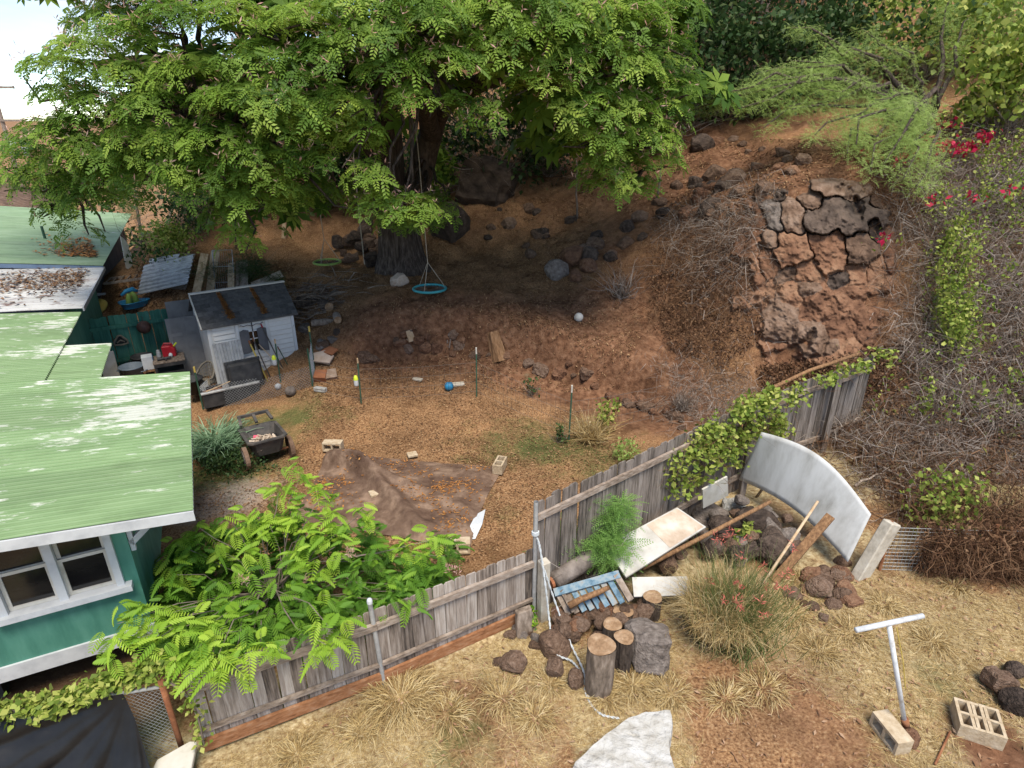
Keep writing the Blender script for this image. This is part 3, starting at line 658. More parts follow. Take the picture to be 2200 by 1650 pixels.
# ------------------------------------------------------------------ resin garden shed
SA = PZ(442, 703, 1.65); SR = R(35); SW, SDp, SH = 2.1, 1.75, 1.65
shed = thing('garden_shed', 'grey plastic garden shed with dark shingled roof and grey window shutters', 'shed', (SA.x, SA.y, 0), SR)
m = MB(); m.box((SW / 2, .03, SH / 2), (SW, .06, SH)); m.box((.03, SDp / 2, SH / 2), (.06, SDp - .12, SH)); m.box((SW - .03, SDp / 2, SH / 2), (.06, SDp - .12, SH)); m.box((SW / 2, SDp - .03, SH / 2), (SW, .06, SH))
for x_ in (0.0, SW - .06): m.prism([(x_, .0, SH), (x_, SDp, SH), (x_, SDp / 2, SH + .58)], (.06, 0, 0))
m.build('wall', 'shed_plastic', shed)
for x0, x1 in ((.12, .62), (.74, 1.34), (1.46, 2.0)):
    z_ = .1
    while z_ < SH - .12:
        if not (x0 == .74 and .78 < z_ < 1.42):
            MB().prism([(x0, -.002, z_), (x0, -.022, z_ + .012), (x0, -.002, z_ + .112)], (x1 - x0, 0, 0)).build('siding', 'shed_plastic', shed)
        z_ += .128
for x_ in (.04, .68, 1.40, SW - .04): MB().box((x_, -.012, SH / 2), (.07, .026, SH)).build('trim', 'shed_trim', shed)
MB().box((SW / 2, -.01, .05), (SW, .02, .1)).build('trim', 'shed_trim', shed)
wn = MB().box((1.04, -.006, 1.1), (.40, .012, .52)).build('window', 'dark_glass', shed)
m = MB(); m.box((1.04, -.02, 1.1), (.022, .02, .52)); m.box((1.04, -.022, 1.16), (.40, .02, .022)); m.box((1.04, -.02, 1.37), (.44, .024, .03)); m.build('frame', 'shed_trim', wn)
for s_ in (-1, 1):
    MB().prism([(1.04 + s_ * .1, -.03, .82), (1.04 + s_ * .32, -.06, .8), (1.04 + s_ * .32, -.06, 1.4), (1.04 + s_ * .22, -.045, 1.44), (1.04 + s_ * .1, -.03, 1.4)], (0, -.02, 0)).build('shutter', 'shutter_grey', shed)
m = MB()
for s_ in (-1, 1): m.tube([(1.04, -.05, 1.5), (1.04 + s_ * .1, -.05, 1.54), (1.04 + s_ * .2, -.05, 1.52), (1.04 + s_ * .27, -.05, 1.56), (1.04 + s_ * .28, -.05, 1.53)], .008, 5)
m.tube([(1.04, -.04, 1.35), (1.04, -.05, 1.62)], .012, 6); m.build('bracket', 'black_plastic', shed)
rf = MB()
for s_ in (0, 1):
    y0, y1 = (-.1, SDp / 2) if s_ == 0 else (SDp + .1, SDp / 2)
    rf.prism([(-.1, y0, SH - .04), (SW + .1, y0, SH - .04), (SW + .1, y1, SH + .6), (-.1, y1, SH + .6)], (0, 0, .035))
roof_o = rf.build('roof', 'shingle', shed)
sl_ = math.hypot(SDp / 2 + .1, .64); 
rows = 9
for k in range(rows):
    t0, t1 = k / rows, (k + 1) / rows
    y0, y1 = -.1 + (SDp / 2 + .1) * t0, -.1 + (SDp / 2 + .1) * t1; z0_, z1_ = SH - .005 + .64 * t0, SH - .005 + .64 * t1
    x_ = -.1 - (.12 if k % 2 else 0)
    while x_ < SW + .1:
        a, b_ = max(x_, -.1), min(x_ + .24, SW + .1)
        if b_ - a > .03: MB().prism([(a + .003, y0, z0_ + .014), (b_ - .003, y0, z0_ + .014), (b_ - .003, y1, z1_ + .003), (a + .003, y1, z1_ + .003)], (0, 0, -.012)).build('shingle', 'shingle', roof_o)
        x_ += .24
MB().box((SW / 2, SDp / 2, SH + .645), (SW + .24, .13, .03)).build('ridge_cap', 'cream_paint', shed)
MB().box((-.115, -.06 + (SDp / 2) / 2, SH + .29), (.03, .05, 1.1), (R(-53.0), 0, 0)).build('verge', 'cream_paint', shed)
for x_, wd in ((.62, .16), (1.42, .14)):
    n = 1100; tt = RNG.random(n) ** 1.0; yy = -.06 + (SDp / 2) * (.08 + .85 * tt); sp = wd * (1 - .75 * tt) * .5
    xx = x_ + RNG.normal(0, 1, n) * sp * .55 - .08 * tt; zz = SH + .03 + .64 * ((yy + .1) / (SDp / 2 + .1)); an = RNG.random(n) * 6.28
    V_, F_, r_ = scatter(tvq, tfq, np.stack([xx, yy, zz + RNG.random(n) * .02], 1), frames(np.stack([np.cos(an), np.sin(an), RNG.normal(0, .3, n)], 1)), .025 + .035 * RNG.random(n))
    dl = obj('dead_leaves', npmesh('dead_leaves', V_, F_, 'dead_orange', r_), roof_o); dl['kind'] = 'stuff'

# ------------------------------------------------------------------ green fence behind the sheltered corner
ga, gb = PZ(160, 690, 1.6), PZ(436, 653, 1.6); ga.z = gb.z = 0
gf = thing('board_fence', 'dark green painted board fence between the lean-to and the shed', 'fence', ga)
fence_run(gf, [ga, gb + (gb - ga) * .25], board_meshes('board', 1.62, .14, 'fence_green', 4), .14, jit=.01)
rail(gf, 'rail', 'fence_green', [ga, gb + (gb - ga) * .25], 1.32, .05, .09, .035)
rail(gf, 'rail', 'fence_green', [ga, gb + (gb - ga) * .25], .4, .05, .09, .035)
GU = (gb - ga).normalized(); GN = Vector((GU.y, -GU.x, 0)); GROT = math.atan2(GU.y, GU.x)
# ------------------------------------------------------------------ things kept in the sheltered corner
def gl(a, off, z=0):                               # along the green fence, off metres in front of it
    p = ga + GU * a + GN * off; return Vector((p.x, p.y, z))
def along(px, py, z):                              # nearest place along the green fence for a photo pixel at height z
    p = PZ(px, py, z); return (p - ga).dot(GU)
t = thing('hanging_globe', 'dark brown globe hanging on the green fence', 'globe', gl(along(306, 688, 1.25), .22, 1.25))
MB().lathe([(.17 * math.sin(k * math.pi / 12), -.17 * math.cos(k * math.pi / 12)) for k in range(13)], 20).build('globe', 'toy_skin', t, smooth=True)
MB().tube([(0, 0, .17), (0, .05, .25), (-.02 * GN.x * 0, 0, .3)], .008, 5).build('hook', 'wire_dark', t)
t = thing('wall_ornament', 'beige triangular open-mouthed ornament fixed to the green fence', 'ornament', gl(along(258, 722, .95), .05, .95), GROT)
ring = [(-.16, -.1), (0, -.13), (.16, -.1), (.15, -.02), (.03, .13), (-.03, .13), (-.15, -.02), (-.16, -.1)]
MB().tube([(a, -.03, b_) for a, b_ in ring], .025, 8).build('rim', 'wicker', t, smooth=True)
MB().tube([(-.09, -.02, -.06), (0, -.02, .0), (.09, -.02, -.06)], .02, 6).build('mouth', 'wicker', t, smooth=True)
MB().prism([(-.14, -.0, -.09), (.14, 0, -.09), (.02, 0, .11), (-.02, 0, .11)], (0, -.012, 0)).build('back', 'dark_wall', t)
def panel_door(name, label, w_, h_, base, rz, lean_, handle=False, yaw=0):
    t = thing(name, label, 'door', base, rz); rot = (R(-lean_), 0, 0); M_ = Euler(rot).to_matrix()
    def bx(mb, c, s): mb.box(M_ @ Vector(c), s, M_)
    m = MB(); bx(m, (0, 0, h_ / 2), (w_, .03, h_)); m.build('slab', 'door_grey', t)
    m = MB()
    for x_ in (-w_ / 2 + .05, 0, w_ / 2 - .05): bx(m, (x_, -.02, h_ / 2), (.09, .014, h_ - .002))
    m.build('stile', 'door_grey', t)
    m = MB()
    for k in range(5): 
        for x_ in (-1, 1): bx(m, (x_ * w_ * .25, -.019, .05 + (h_ - .1) * k / 4), (w_ / 2 - .11, .012, .085))
    m.build('cross_rail', 'door_grey', t)
    if handle:
        m = MB(); m.tube([M_ @ Vector((-w_ / 2 + .07, -.03, .78)), M_ @ Vector((-w_ / 2 + .07, -.08, .82)), M_ @ Vector((-w_ / 2 + .07, -.08, .98)), M_ @ Vector((-w_ / 2 + .07, -.03, 1.02))], .014, 6); m.build('handle', 'galv', t)
    return t
dp = PZ(428, 812, .0)
panel_door('panel_door', 'grey panelled door with handle leaning next to the shed', .78, 1.62, (dp.x - .12, dp.y, 0), R(28), 12, True)
panel_door('panel_door', 'darker grey panelled door leaning behind the one with a handle', .8, 1.9, (dp.x - .35, dp.y + .62, 0), R(31), 9)
def bin_(label, px, py, r=.27, h=.62, mat='blue_grey_plastic'):
    p = PZ(px, py, h); p.z = 0; t = thing('trash_bin', label, 'bin', p)
    MB().lathe([(0, 0), (r * .82, 0), (r, h), (r * 1.07, h), (r * 1.07, h + .03), (r * .96, h + .03), (r * .78, .06), (0, .06)], 22).build('body', mat, t, smooth=True)
    for s_ in (-1, 1): MB().tube([(s_ * r * 1.0, -.09, h - .1), (s_ * (r + .08), -.06, h - .09), (s_ * (r + .08), .06, h - .09), (s_ * r, .09, h - .1)], .014, 6).build('handle', mat, t)
    return t
bin_('open blue-grey plastic bin in front of the green fence', 282, 788)
bin_('half-hidden dark bin behind the white box', 305, 766, .25, .62, 'black_plastic')
bin_('black round tub behind the wicker chair', 412, 815, .24, .35, 'black_plastic')
p = PZ(316, 772, .75); p.z = 0; t = thing('box', 'white carton with blue sides standing on a small brown stool', 'carton', p, R(30))
MB().box((0, 0, .68), (.24, .26, .34)).build('carton', 'white_paint', t, bevel=.006)
MB().box((.124, .02, .67), (.008, .22, .3)).build('label', 'blue_plastic', t)
t = thing('stool', 'small brown wooden stool under the white carton', 'stool', p, R(30)); MB().box((0, 0, .48), (.3, .3, .04)).build('seat', 'brown_wood', t)
for sx in (-.12, .12):
    for sy in (-.12, .12): MB().box((sx, sy, .23), (.04, .04, .46)).build('leg', 'brown_wood', t)
p = PZ(362, 768, .72); p.z = 0; t = thing('work_table', 'low dark work table beside the grey doors', 'table', p, R(30))
MB().box((0, 0, .7), (.72, .62, .04)).build('top', 'old_wood', t, bevel=.004); MB().box((0, 0, .4), (.66, .56, .03)).build('shelf', 'black_plastic', t); MB().box((0, -.29, .64), (.7, .03, .09)).build('apron', 'black_plastic', t)
for sx in (-.32, .32):
    for sy in (-.27, .27): MB().box((sx, sy, .34), (.05, .05, .68)).build('leg', 'black_plastic', t)
def loc2(root, x, y, z): return Vector(root.location) + Matrix.Rotation(root.rotation_euler.z, 3, 'Z') @ Vector((x, y, z))
c = thing('gas_can', 'red plastic fuel can on the work table', 'fuel can', loc2(t, .05, .12, .72), R(20))
MB().prism([(-.15, -.11, 0), (.15, -.11, 0), (.15, -.11, .2), (.05, -.11, .29), (-.15, -.11, .29)], (0, .22, 0)).build('body', 'red_plastic', c, bevel=.02)
MB().tube([(-.1, 0, .28), (-.09, 0, .34), (.06, 0, .33), (.12, 0, .24)], .02, 6).build('handle', 'red_plastic', c); MB().tube([(.12, 0, .25), (.2, 0, .33)], .02, 8).build('spout', 'neon', c)
c = thing('bottle', 'white plastic bottle lying in front of the fuel can', 'bottle', loc2(t, .05, -.06, .76), R(110))
MB().tube([(0, 0, 0), (.13, 0, .05), (.16, 0, .06), (.2, 0, .08)], [.045, .045, .02, .018], 12).build('body', 'white_paint', c, smooth=True)
c = thing('power_drill', 'black tool lying on the work table edge', 'tool', loc2(t, -.1, -.18, .74), R(20))
MB().bar((-.16, 0, .02), (.16, .03, .04), .06, .05).bar((.02, .02, .03), (.06, -.08, .02), .05, .04).build('body', 'black_plastic', c, bevel=.01)
c = thing('jar', 'clear dusty jar beside the fuel can', 'jar', loc2(t, -.2, .12, .72)); MB().lathe([(0, 0), (.05, 0), (.055, .03), (.05, .16), (.035, .18), (.04, .2), (0, .2)], 14).build('body', 'galv', c, smooth=True)
p = PZ(238, 800, .3); p.z = 0; t = thing('table_top', 'cream rounded table top standing on edge by the roof', 'table top', p, R(35)); MB().box((0, 0, .42), (.36, .04, .85), (R(-8), 0, 0)).build('board', 'cream_paint', t, bevel=.015)

# things in front of the shed
def sh_at(x, y, z=0): return loc2(shed, x, y, z)
t = thing('metal_sheet', 'short corrugated galvanised sheet leaning on the shed front', 'metal sheet', sh_at(.38, -.28), SR)
vs = []; nn_ = 60
for k in range(nn_ + 1):
    x_ = -.33 + .66 * k / nn_; d_ = .012 * math.sin(k / nn_ * 2 * math.pi * 9); vs += [(x_, d_ - .02, .12), (x_, d_ + .2, 1.22)]
MB().add(vs, [(2 * k, 2 * k + 2, 2 * k + 3, 2 * k + 1) for k in range(nn_)]).build('sheet', 'galv', t, smooth=True)
t = thing('storage_bin', 'black plastic trough stood on end against the metal sheet', 'trough', sh_at(.62, -.42), SR)
MB().box((0, 0, .42), (.78, .26, .62), (R(-10), 0, 0)).build('body', 'black_plastic', t, bevel=.05); MB().box((0, .12, .42), (.84, .04, .68), (R(-10), 0, 0)).build('rim', 'black_plastic', t, bevel=.012)
def tool(label, x, top, foot, mat, r=.016, head=None, hm='rust', cat='tool'):
    a, b_ = sh_at(x[0], foot, .02), sh_at(x[1], -.08, top); t = thing('garden_tool', label, cat, a)
    MB().tube([a, b_], r, 7).build('handle', mat, t, world=True, smooth=True)
    if head: MB().bar(a + Vector((-.12, -.05, .02)), a + Vector((.12, .05, .02)), .05, .03).build('head', hm, t, world=True)
    else: MB().tube([b_, b_ + (b_ - a).normalized() * .1], r * 1.25, 7).build('grip', hm, t, world=True)
tool('yellow-handled tool leaning on the shed between the shutters', (1.12, .92), 1.05, -.5, 'yellow_paint', .02)
tool('dark shovel handle leaning beside the yellow handle', (1.22, 1.02), 1.1, -.45, 'wire_dark', .016)
tool('tall red-gripped tool leaning on the shed door', (1.62, 1.28), 1.42, -.42, 'wire_dark', .016, None, 'red_plastic')
tool('pale wooden rake with red head slanting across the shed front', (1.72, 1.12), 1.0, -.55, 'new_wood', .014, 1, 'red_plastic')
tool('thin green stake leaning near the spray bottle', (1.78, 1.6), .75, -.6, 'post_green', .012)
tb = G(500, 862); t = thing('planter_trough', 'long black planter trough full of soil behind the wire mesh', 'planter', tb, SR)
tb_c = MB(); tb_c.box((0, .35, .2), (1.3, .04, .36)).box((0, -.1, .2), (1.3, .04, .36)).box((-.63, .125, .2), (.04, .42, .36)).box((.63, .125, .2), (.04, .42, .36)); tb_c.build('body', 'black_plastic', t)
MB().box((0, -.1, .40), (1.36, .1, .05)).build('rim', 'galv', t, bevel=.01); MB().box((0, .125, .3), (1.2, .4, .02)).build('soil', 'litter_red', t)
MB().tube([(-.55, -.1, .44), (.5, .15, .58)], .014, 6).build('stick', 'new_wood', t)
# chair of woven plastic
cp_ = G(447, 852); t = thing('wicker_chair', 'tan woven garden chair with rounded back by the wire mesh', 'chair', cp_, R(-20))
bk = MB(); rngs = []
for k in range(15):
    a = R(-20 + 220 * k / 14); bk_x, bk_y = .27 * math.cos(a), .24 * math.sin(a) + .02
    h_ = .55 + .32 * max(0, math.sin(a)) ; rngs.append((bk_x, bk_y, h_))
MB().tube(rngs, .025, 8).build('back_rim', 'wicker', t, smooth=True)
m = MB()
for i, (x_, y_, h_) in enumerate(rngs): m.tube([(x_, y_, h_), (x_ * .92, y_ * .92, .4)], .010, 5)
for f_ in (.2, .4, .6, .8): m.tube([(x_ * (1 - .08 * f_), y_ * (1 - .08 * f_), h_ + (.4 - h_) * f_) for x_, y_, h_ in rngs], .009, 5)
m.build('back_weave', 'wicker', t)
MB().box((0, .0, .39), (.46, .44, .04)).build('seat', 'wicker', t, bevel=.012)
for sx in (-.2, .2):
    for sy in (-.18, .18): MB().tube([(sx, sy, .38), (sx * 1.1, sy * 1.1, 0)], .02, 6).build('leg', 'wicker', t)
# wire mesh fence in front of the shed
c0, c1, c2, c3 = G(437, 880), G(560, 862), G(672, 830), G(672, 800)
t = thing('wire_fence', 'sagging chain-link wire around the shed front on thin stakes', 'fence', c0)
h_ = .62
link_mesh(c0, c1, .0, h_, .075, .0035, 'mesh', 'wire', t); link_mesh(c1, c2, .0, .55, .075, .0035, 'mesh', 'wire', t)
c4 = G(676, 792); link_mesh(c2, c4, 0, .75, .075, .0035, 'mesh', 'wire', t); link_mesh(c0, G(455, 862), 0, .6, .05, .004, 'mesh', 'wire', t)
for c in (c0, c2, c4): MB().tube([c, c + Vector((0, 0, 1.0))], .02, 6).build('stake', 'post_green', t, world=True); 
for c in (c0, c4): MB().tube([c + Vector((0, 0, 1.0)), c + Vector((0, 0, 1.14))], .024, 6).build('stake_tip', 'yellow_paint', t, world=True)
def sprayer(label, px, py):
    p = G(px, py); t = thing('bottle_stake', label, 'bottle', p)
    MB().tube([(0, 0, -.1), (.02, .02, 1.05)], .018, 6).build('stake', 'post_green', t); MB().tube([(.02, .02, 1.05), (.02, .02, 1.17)], .02, 6).build('stake_tip', 'new_wood', t)
    MB().lathe([(0, .5), (.05, .5), (.055, .53), (.055, .64), (.05, .66)], 12, (-.05, -.05, 0)).build('body', 'white_paint', t, smooth=True)
    MB().lathe([(.057, .655), (.052, .70), (.03, .76), (0, .77)], 12, (-.05, -.05, 0)).build('cap', 'neon', t, smooth=True)
sprayer('white bottle with neon yellow top on a stake before the shed', 603, 822); sprayer('white bottle with neon yellow top on a stake in open yard', 776, 868)

# ------------------------------------------------------------------ junk behind the green fence
def corr_panel(name, label, p0, p1, p2, pitch=.12, amp=.022):
    p0, p1, p2 = Vector(p0), Vector(p1), Vector(p2); t = thing(name, label, 'metal sheet', p0); a, b_ = p1 - p0, p2 - p0; nrm = a.cross(b_).normalized(); k = int(b_.length / pitch * 6); vs = []
    for i in range(k + 1): d_ = nrm * amp * math.sin(i * 2 * math.pi / 6); vs += [p0 + b_ * (i / k) + d_, p0 + a + b_ * (i / k) + d_]
    MB().add(vs, [(2 * i, 2 * i + 2, 2 * i + 3, 2 * i + 1) for i in range(k)]).build('sheet', 'galv', t, world=True, smooth=True)
Zg = lambda px, py, h: G(px, py) + Vector((0, 0, h))
a = Zg(300, 655, .3); b_ = Zg(412, 652, .6); c = Zg(322, 622, .75)
corr_panel('metal_sheet', 'corrugated grey iron sheet lying on the junk heap behind the green fence', a, b_, c)
a = Zg(330, 625, .5); b_ = Zg(396, 625, .65); c = Zg(334, 612, .8); corr_panel('metal_sheet', 'smaller iron sheet tucked beneath the corrugated sheet', a, b_, c)
def plank(label, px0, py0, px1, py1, w_, mat, th=.03, h0=.05, h1=1.0, name='plank', cat='plank', back=.7):
    a = G(px0, py0); d0 = ray(px1, py1); Y1 = a.y + back; b_ = PY(px1, py1, Y1); a.z += h0
    t = thing(name, label, cat, a); MB().bar(a, b_, w_, th, up=(0, -1, .6)).build('board', mat, t, world=True); return t
plank('wide grey plank leaning on the junk heap', 385, 625, 405, 545, .42, 'old_wood', back=.9)
plank('brown edge board behind the wide grey plank', 372, 622, 392, 542, .12, 'brown_wood', back=1.0)
plank('long tan plank leaning behind the shed ridge', 415, 668, 440, 545, .24, 'new_wood', back=.8)
plank('tan plank with a cracked end beside the long tan plank', 446, 660, 463, 540, .26, 'new_wood', back=.9)
plank('narrow reddish board between the two tan planks', 432, 664, 452, 548, .08, 'brown_wood', back=.95)
plank('upright tan board right of the wire cage', 497, 650, 497, 565, .2, 'new_wood', back=.9)
plank('greyish post board second right of the wire cage', 511, 648, 510, 562, .1, 'old_wood', back=1.0)
plank('wide mottled board third right of the wire cage', 525, 646, 522, 560, .28, 'old_wood', back=1.1)
plank('pale broken lumber stack behind the shed ridge', 545, 628, 605, 588, .22, 'ply', h0=.2, back=.5)
plank('short wooden stake standing on the slope behind the junk', 610, 512, 612, 468, .14, 'new_wood', .1, 0, back=.05)
p = G(486, 640); t = thing('wire_cage', 'wire-mesh cage panel standing between the planks', 'cage', p, R(10)); m = MB()
for x_ in (-.28, .28): m.tube([(x_, 0, 0), (x_, .5, 1.35)], .016, 5)
for q in (0, .33, .66, 1): m.tube([(-.28, .5 * q, 1.35 * q), (.28, .5 * q, 1.35 * q)], .012, 5)
m.build('frame', 'galv', t); m = MB()
for k in range(1, 9): x_ = -.28 + .062 * k; m.tube([(x_, .01, .02), (x_, .5, 1.34)], .004, 3, False)
m.build('mesh', 'wire', t)
p = G(290, 668); t = thing('toy_slide', 'blue and green plastic child toy in the shade behind the green fence', 'toy', p + Vector((0, 0, .12)), R(40))
prof = []
vs = [];  nb = 24
for (sx, sz) in ((.5, 0), (.62, .16), (.68, .17), (.66, .19), (.56, .17), (.44, .05)):
    for k in range(nb): a = 2 * math.pi * k / nb; q = 1 + .12 * math.cos(3 * a); vs.append((sx * .62 * math.cos(a) * q, sx * .42 * math.sin(a) * q, sz))
MB().add(vs, [(i * nb + k, i * nb + (k + 1) % nb, (i + 1) * nb + (k + 1) % nb, (i + 1) * nb + k) for i in range(5) for k in range(nb)] + [tuple(range(5 * nb, 6 * nb))]).build('tray', 'blue_plastic', t, smooth=True)
MB().tube([(-.1, 0, .04), (-.08, 0, .3), (-.05, 0, .42)], [.1, .07, .05], 10).build('tower', 'lime_plastic', t, smooth=True); MB().tube([(.1, .05, .04), (.08, .03, .35), (.02, 0, .46)], [.11, .07, .05], 10).build('tower', 'lime_plastic', t, smooth=True)
MB().tube([(-.25, -.05, .4), (-.1, 0, .5), (.08, .02, .52), (.2, .03, .44)], [.04, .06, .07, .03], 8).build('head', 'blue_plastic', t, smooth=True)
p = G(275, 612); t = thing('ladder', 'old wooden ladder lying flat in the dark gap by the blue house', 'ladder', p + Vector((0, 0, .15)), R(20))
for y_ in (-.3, .35): MB().bar((-.55, y_, 0), (.5, y_, .08), .05, .07).build('rail', 'old_wood', t)
for k in range(6): x_ = -.5 + .19 * k; MB().bar((x_, -.3, .03 + .014 * k), (x_, .35, .03 + .014 * k), .03, .03).build('rung', 'old_wood', t)
p = G(280, 575); t = thing('white_board', 'tall torn white board standing against the shrubs', 'board', p, R(60)); MB().prism([(-.12, 0, 0), (.04, 0, -.1), (.14, 0, .35), (.1, 0, .6), (.13, 0, .65), (.06, 0, .85), (-.06, 0, 1.0)], (0, .03, 0)).build('board', 'cream_paint', t)
p = G(215, 682); t = thing('yellow_tray', 'dirty yellow plastic tray dumped behind the green fence', 'tray', p + Vector((0, 0, .25)), R(40))
MB().lathe([(0, 0), (.2, .01), (.3, .09), (.32, .1), (.32, .11), (.29, .11), (.19, .03), (0, .03)], 18).build('tray', 'yellow_paint', t, smooth=True, rot=(R(25), R(-20), 0))
t = thing('white_pipe', 'white plastic gutter length lying near the green fence', 'pipe', G(205, 662) + Vector((0, 0, .4))); MB().bar((-.35, 0, 0), (.35, .08, .02), .1, .05).bar((-.4, .18, 0), (0, .2, .0), .12, .1).build('pipe', 'white_paint', t)
p = G(530, 515); t = thing('chair_frame', 'bare metal chair back frame lying on the slope', 'chair frame', p, R(10)); m = MB(); m.tube([(-.2, 0, 0), (-.22, 0, .4), (.22, 0, .42), (.2, 0, 0)], .014, 6)
for x_ in (-.1, 0, .1): m.tube([(x_, 0, .02), (x_, 0, .41)], .009, 5)
m.build('frame', 'galv', t)

# ------------------------------------------------------------------ swings hanging from the tree
SWINGS = []
def swing(label, px, py, lift, mat, r, rope_top, rope='rope_tan'):
    g = G(px, py + 14); p = PY(px, py, g.y - .1)
    t = thing('saucer_swing', label, 'swing', p)
    n = 26; MB().tube([(r * math.cos(2 * math.pi * k / n), r * math.sin(2 * math.pi * k / n), 0) for k in range(n + 1)], .036, 8, False).build('rim', mat, t, smooth=True)
    m = MB()
    for k in range(-4, 5):
        y_ = r * k / 5; x_ = math.sqrt(max(0, r * r - y_ * y_)); m.tube([(-x_, y_, 0), (0, y_, -.05), (x_, y_, 0)], .008, 4, False); m.tube([(y_, -x_, 0), (y_, 0, -.05), (y_, x_, 0)], .008, 4, False)
    m.build('net', 'wire_dark', t)
    n = 180; a = RNG.random(n) * 6.28; q = np.sqrt(RNG.random(n)) * r * .8
    V_, F_, r_ = scatter(tvq, tfq, np.stack([q * np.cos(a), q * np.sin(a), -.03 + 0 * q], 1), frames(np.stack([np.cos(a * 3), np.sin(a * 3), .1 + 0 * a], 1)), .04 + .05 * RNG.random(n)); l_ = obj('dead_leaves', npmesh('dead_leaves', V_, F_, 'dead_leaf', r_), t); l_['kind'] = 'stuff'
    top = rope_top(p) - p
    kn = Vector((top.x * .12, top.y * .12, 1.0))
    m = MB()
    for a in (0.3, 2.4, 4.5): m.tube([(r * math.cos(a), r * math.sin(a), 0), (kn.x * .6, kn.y * .6, .7), kn], .009, 4, False)
    m.tube([kn, kn.lerp(top, .5) + Vector((.03, 0, 0)), top], .012, 5, False)
    m.build('rope', rope, t)
swing('green saucer swing hanging left of the big trunk', 703, 563, .3, 'lime_plastic', .40, lambda p: Vector((p.x - .25, p.y + .2, 7.2)))
swing('teal saucer swing hanging right of the big trunk', 923, 620, .3, 'teal_plastic', .43, lambda p: Vector((p.x - .25, p.y + .3, 7.6)))
t = thing('hanging_rope', 'lone pale rope dangling between the green swing and trunk', 'rope', G(784, 575) + Vector((0, 0, .1))); MB().tube([(0, 0, 0), (-.02, 0, 1.2), (-.05, .1, 4.8)], .02, 5).build('rope', 'rope_tan', t)

# ------------------------------------------------------------------ yard: tarp, blocks, cart, toys, stakes
TC = [PZ(702, 968, 0), PZ(1085, 1002, 0), PZ(1008, 1190, 0), PZ(615, 1120, 0)]
t = thing('ground_tarp', 'brown plastic tarp spread on the yard, weighed down by blocks', 'tarp', (TC[0] + TC[2]) / 2)
NX = 110; vs = []
for j in range(NX + 1):
    for i in range(NX + 1):
        s, q = i / NX, j / NX
        p = TC[0].lerp(TC[1], s).lerp(TC[3].lerp(TC[2], s), q)
        # edges pulled in between the weighted corners
        nrmv = (TC[1] + TC[2] + TC[3] + TC[0]) / 4 - p; e = 4 * (s * (1 - s) * ((1 - q) ** 6 + q ** 6) + q * (1 - q) * ((1 - s) ** 6 + s ** 6)); p = p + nrmv * .055 * e
        rid = .17 * math.exp(-((s - q * .75 - .05) / .07) ** 2) * (.35 + q) * (1 - q) * 2.0 + .12 * math.exp(-((q - .15 - .5 * s) / .06) ** 2) * (1 - s) * 1.6
        z = .025 + rid * 1.5 + .07 * (fbm(np.array([s * 7 + 3]), np.array([q * 7]))[0] + .2) + .03 * abs(math.sin(9 * s - 14 * q + 3 * math.sin(4 * s))) * (.3 + s * q) + .02 * math.sin(26 * (s + .6 * q)) * max(0, 1 - 2.5 * q) * (1 - s) + .016 * math.sin(40 * s + 10 * q) * q
        edge = min(s, q, 1 - s, 1 - q); z = z * min(1, edge * 9 + .25) + gz(p.x, p.y) + .012
        vs.append((p.x, p.y, z))
MB().add(vs, [(j * (NX + 1) + i, (j + 1) * (NX + 1) + i, (j + 1) * (NX + 1) + i + 1, j * (NX + 1) + i + 1) for j in range(NX) for i in range(NX)]).build('sheet', 'tarp_brown', t, world=True, smooth=True)
n = 900; cl_ = RNG.random((26, 2)) * .86 + .07; ij = np.clip(cl_[RNG.integers(0, 26, n)] + RNG.normal(0, .045, (n, 2)), .03, .97); ti = (ij * NX).astype(int); lp = np.array([vs[j * (NX + 1) + i] for i, j in ti]) + [0, 0, .012]; lp[:, :2] += RNG.normal(0, .012, (n, 2)); an = RNG.random(n) * 6.28
V_, F_, r_ = scatter(tvq, tfq, lp, frames(np.stack([np.cos(an), np.sin(an), RNG.normal(0, .2, n)], 1)), .02 + .035 * RNG.random(n)); dl = obj('dead_leaves', npmesh('dead_leaves', V_, F_, 'dead_orange', r_, off=Vector(t.location)), t); dl['kind'] = 'stuff'
e0, e1 = PZ(1028, 1108, .0), PZ(1008, 1160, 0)
MB().add([e0 + Vector((-.05, 0, .02)), e0 + Vector((.12, .05, .10)), e1.lerp(e0, .5) + Vector((.14, 0, .07)), e1 + Vector((.1, 0, .02)), e1 + Vector((-.04, 0, .01)), e1.lerp(e0, .5) + Vector((-.06, 0, .05))], [(0, 1, 2, 5), (5, 2, 3, 4)]).build('turned_edge', 'tarp_back', t, world=True)
def block_mesh(cells=2, L_=.39, W_=.19, H_=.19):
    "hollow block, cells along x open along z"
    m = MB(); w_ = .032; cw = (L_ - w_ * (cells + 1)) / cells
    m.box((0, W_ / 2 - w_ / 2, H_ / 2), (L_, w_, H_)); m.box((0, -W_ / 2 + w_ / 2, H_ / 2), (L_, w_, H_))
    for k in range(cells + 1): m.box((-L_ / 2 + w_ / 2 + k * (cw + w_), 0, H_ / 2), (w_, W_ - 2 * w_, H_))
    return m.mesh('block', 'block')
BM = block_mesh()
def cinder(label, px, py, rz, mode='flat', dz=0, group=None):
    p = PZ(px, py, 0); p = Vector((p.x, p.y, gz(p.x, p.y) + dz)); t = thing('cinder_block', label, 'cinder block', p, rz, group)
    rot, z = {'flat': ((0, 0, 0), 0), 'side': ((R(90), 0, 0), .095), 'end': ((0, R(-90), 0), .195)}[mode]
    obj('block', BM, t, (0, .095 if mode == 'side' else 0, z), rot); return t
cinder('cinder block on its side at the left back corner of the tarp', 717, 968, R(-3), 'side', .05)
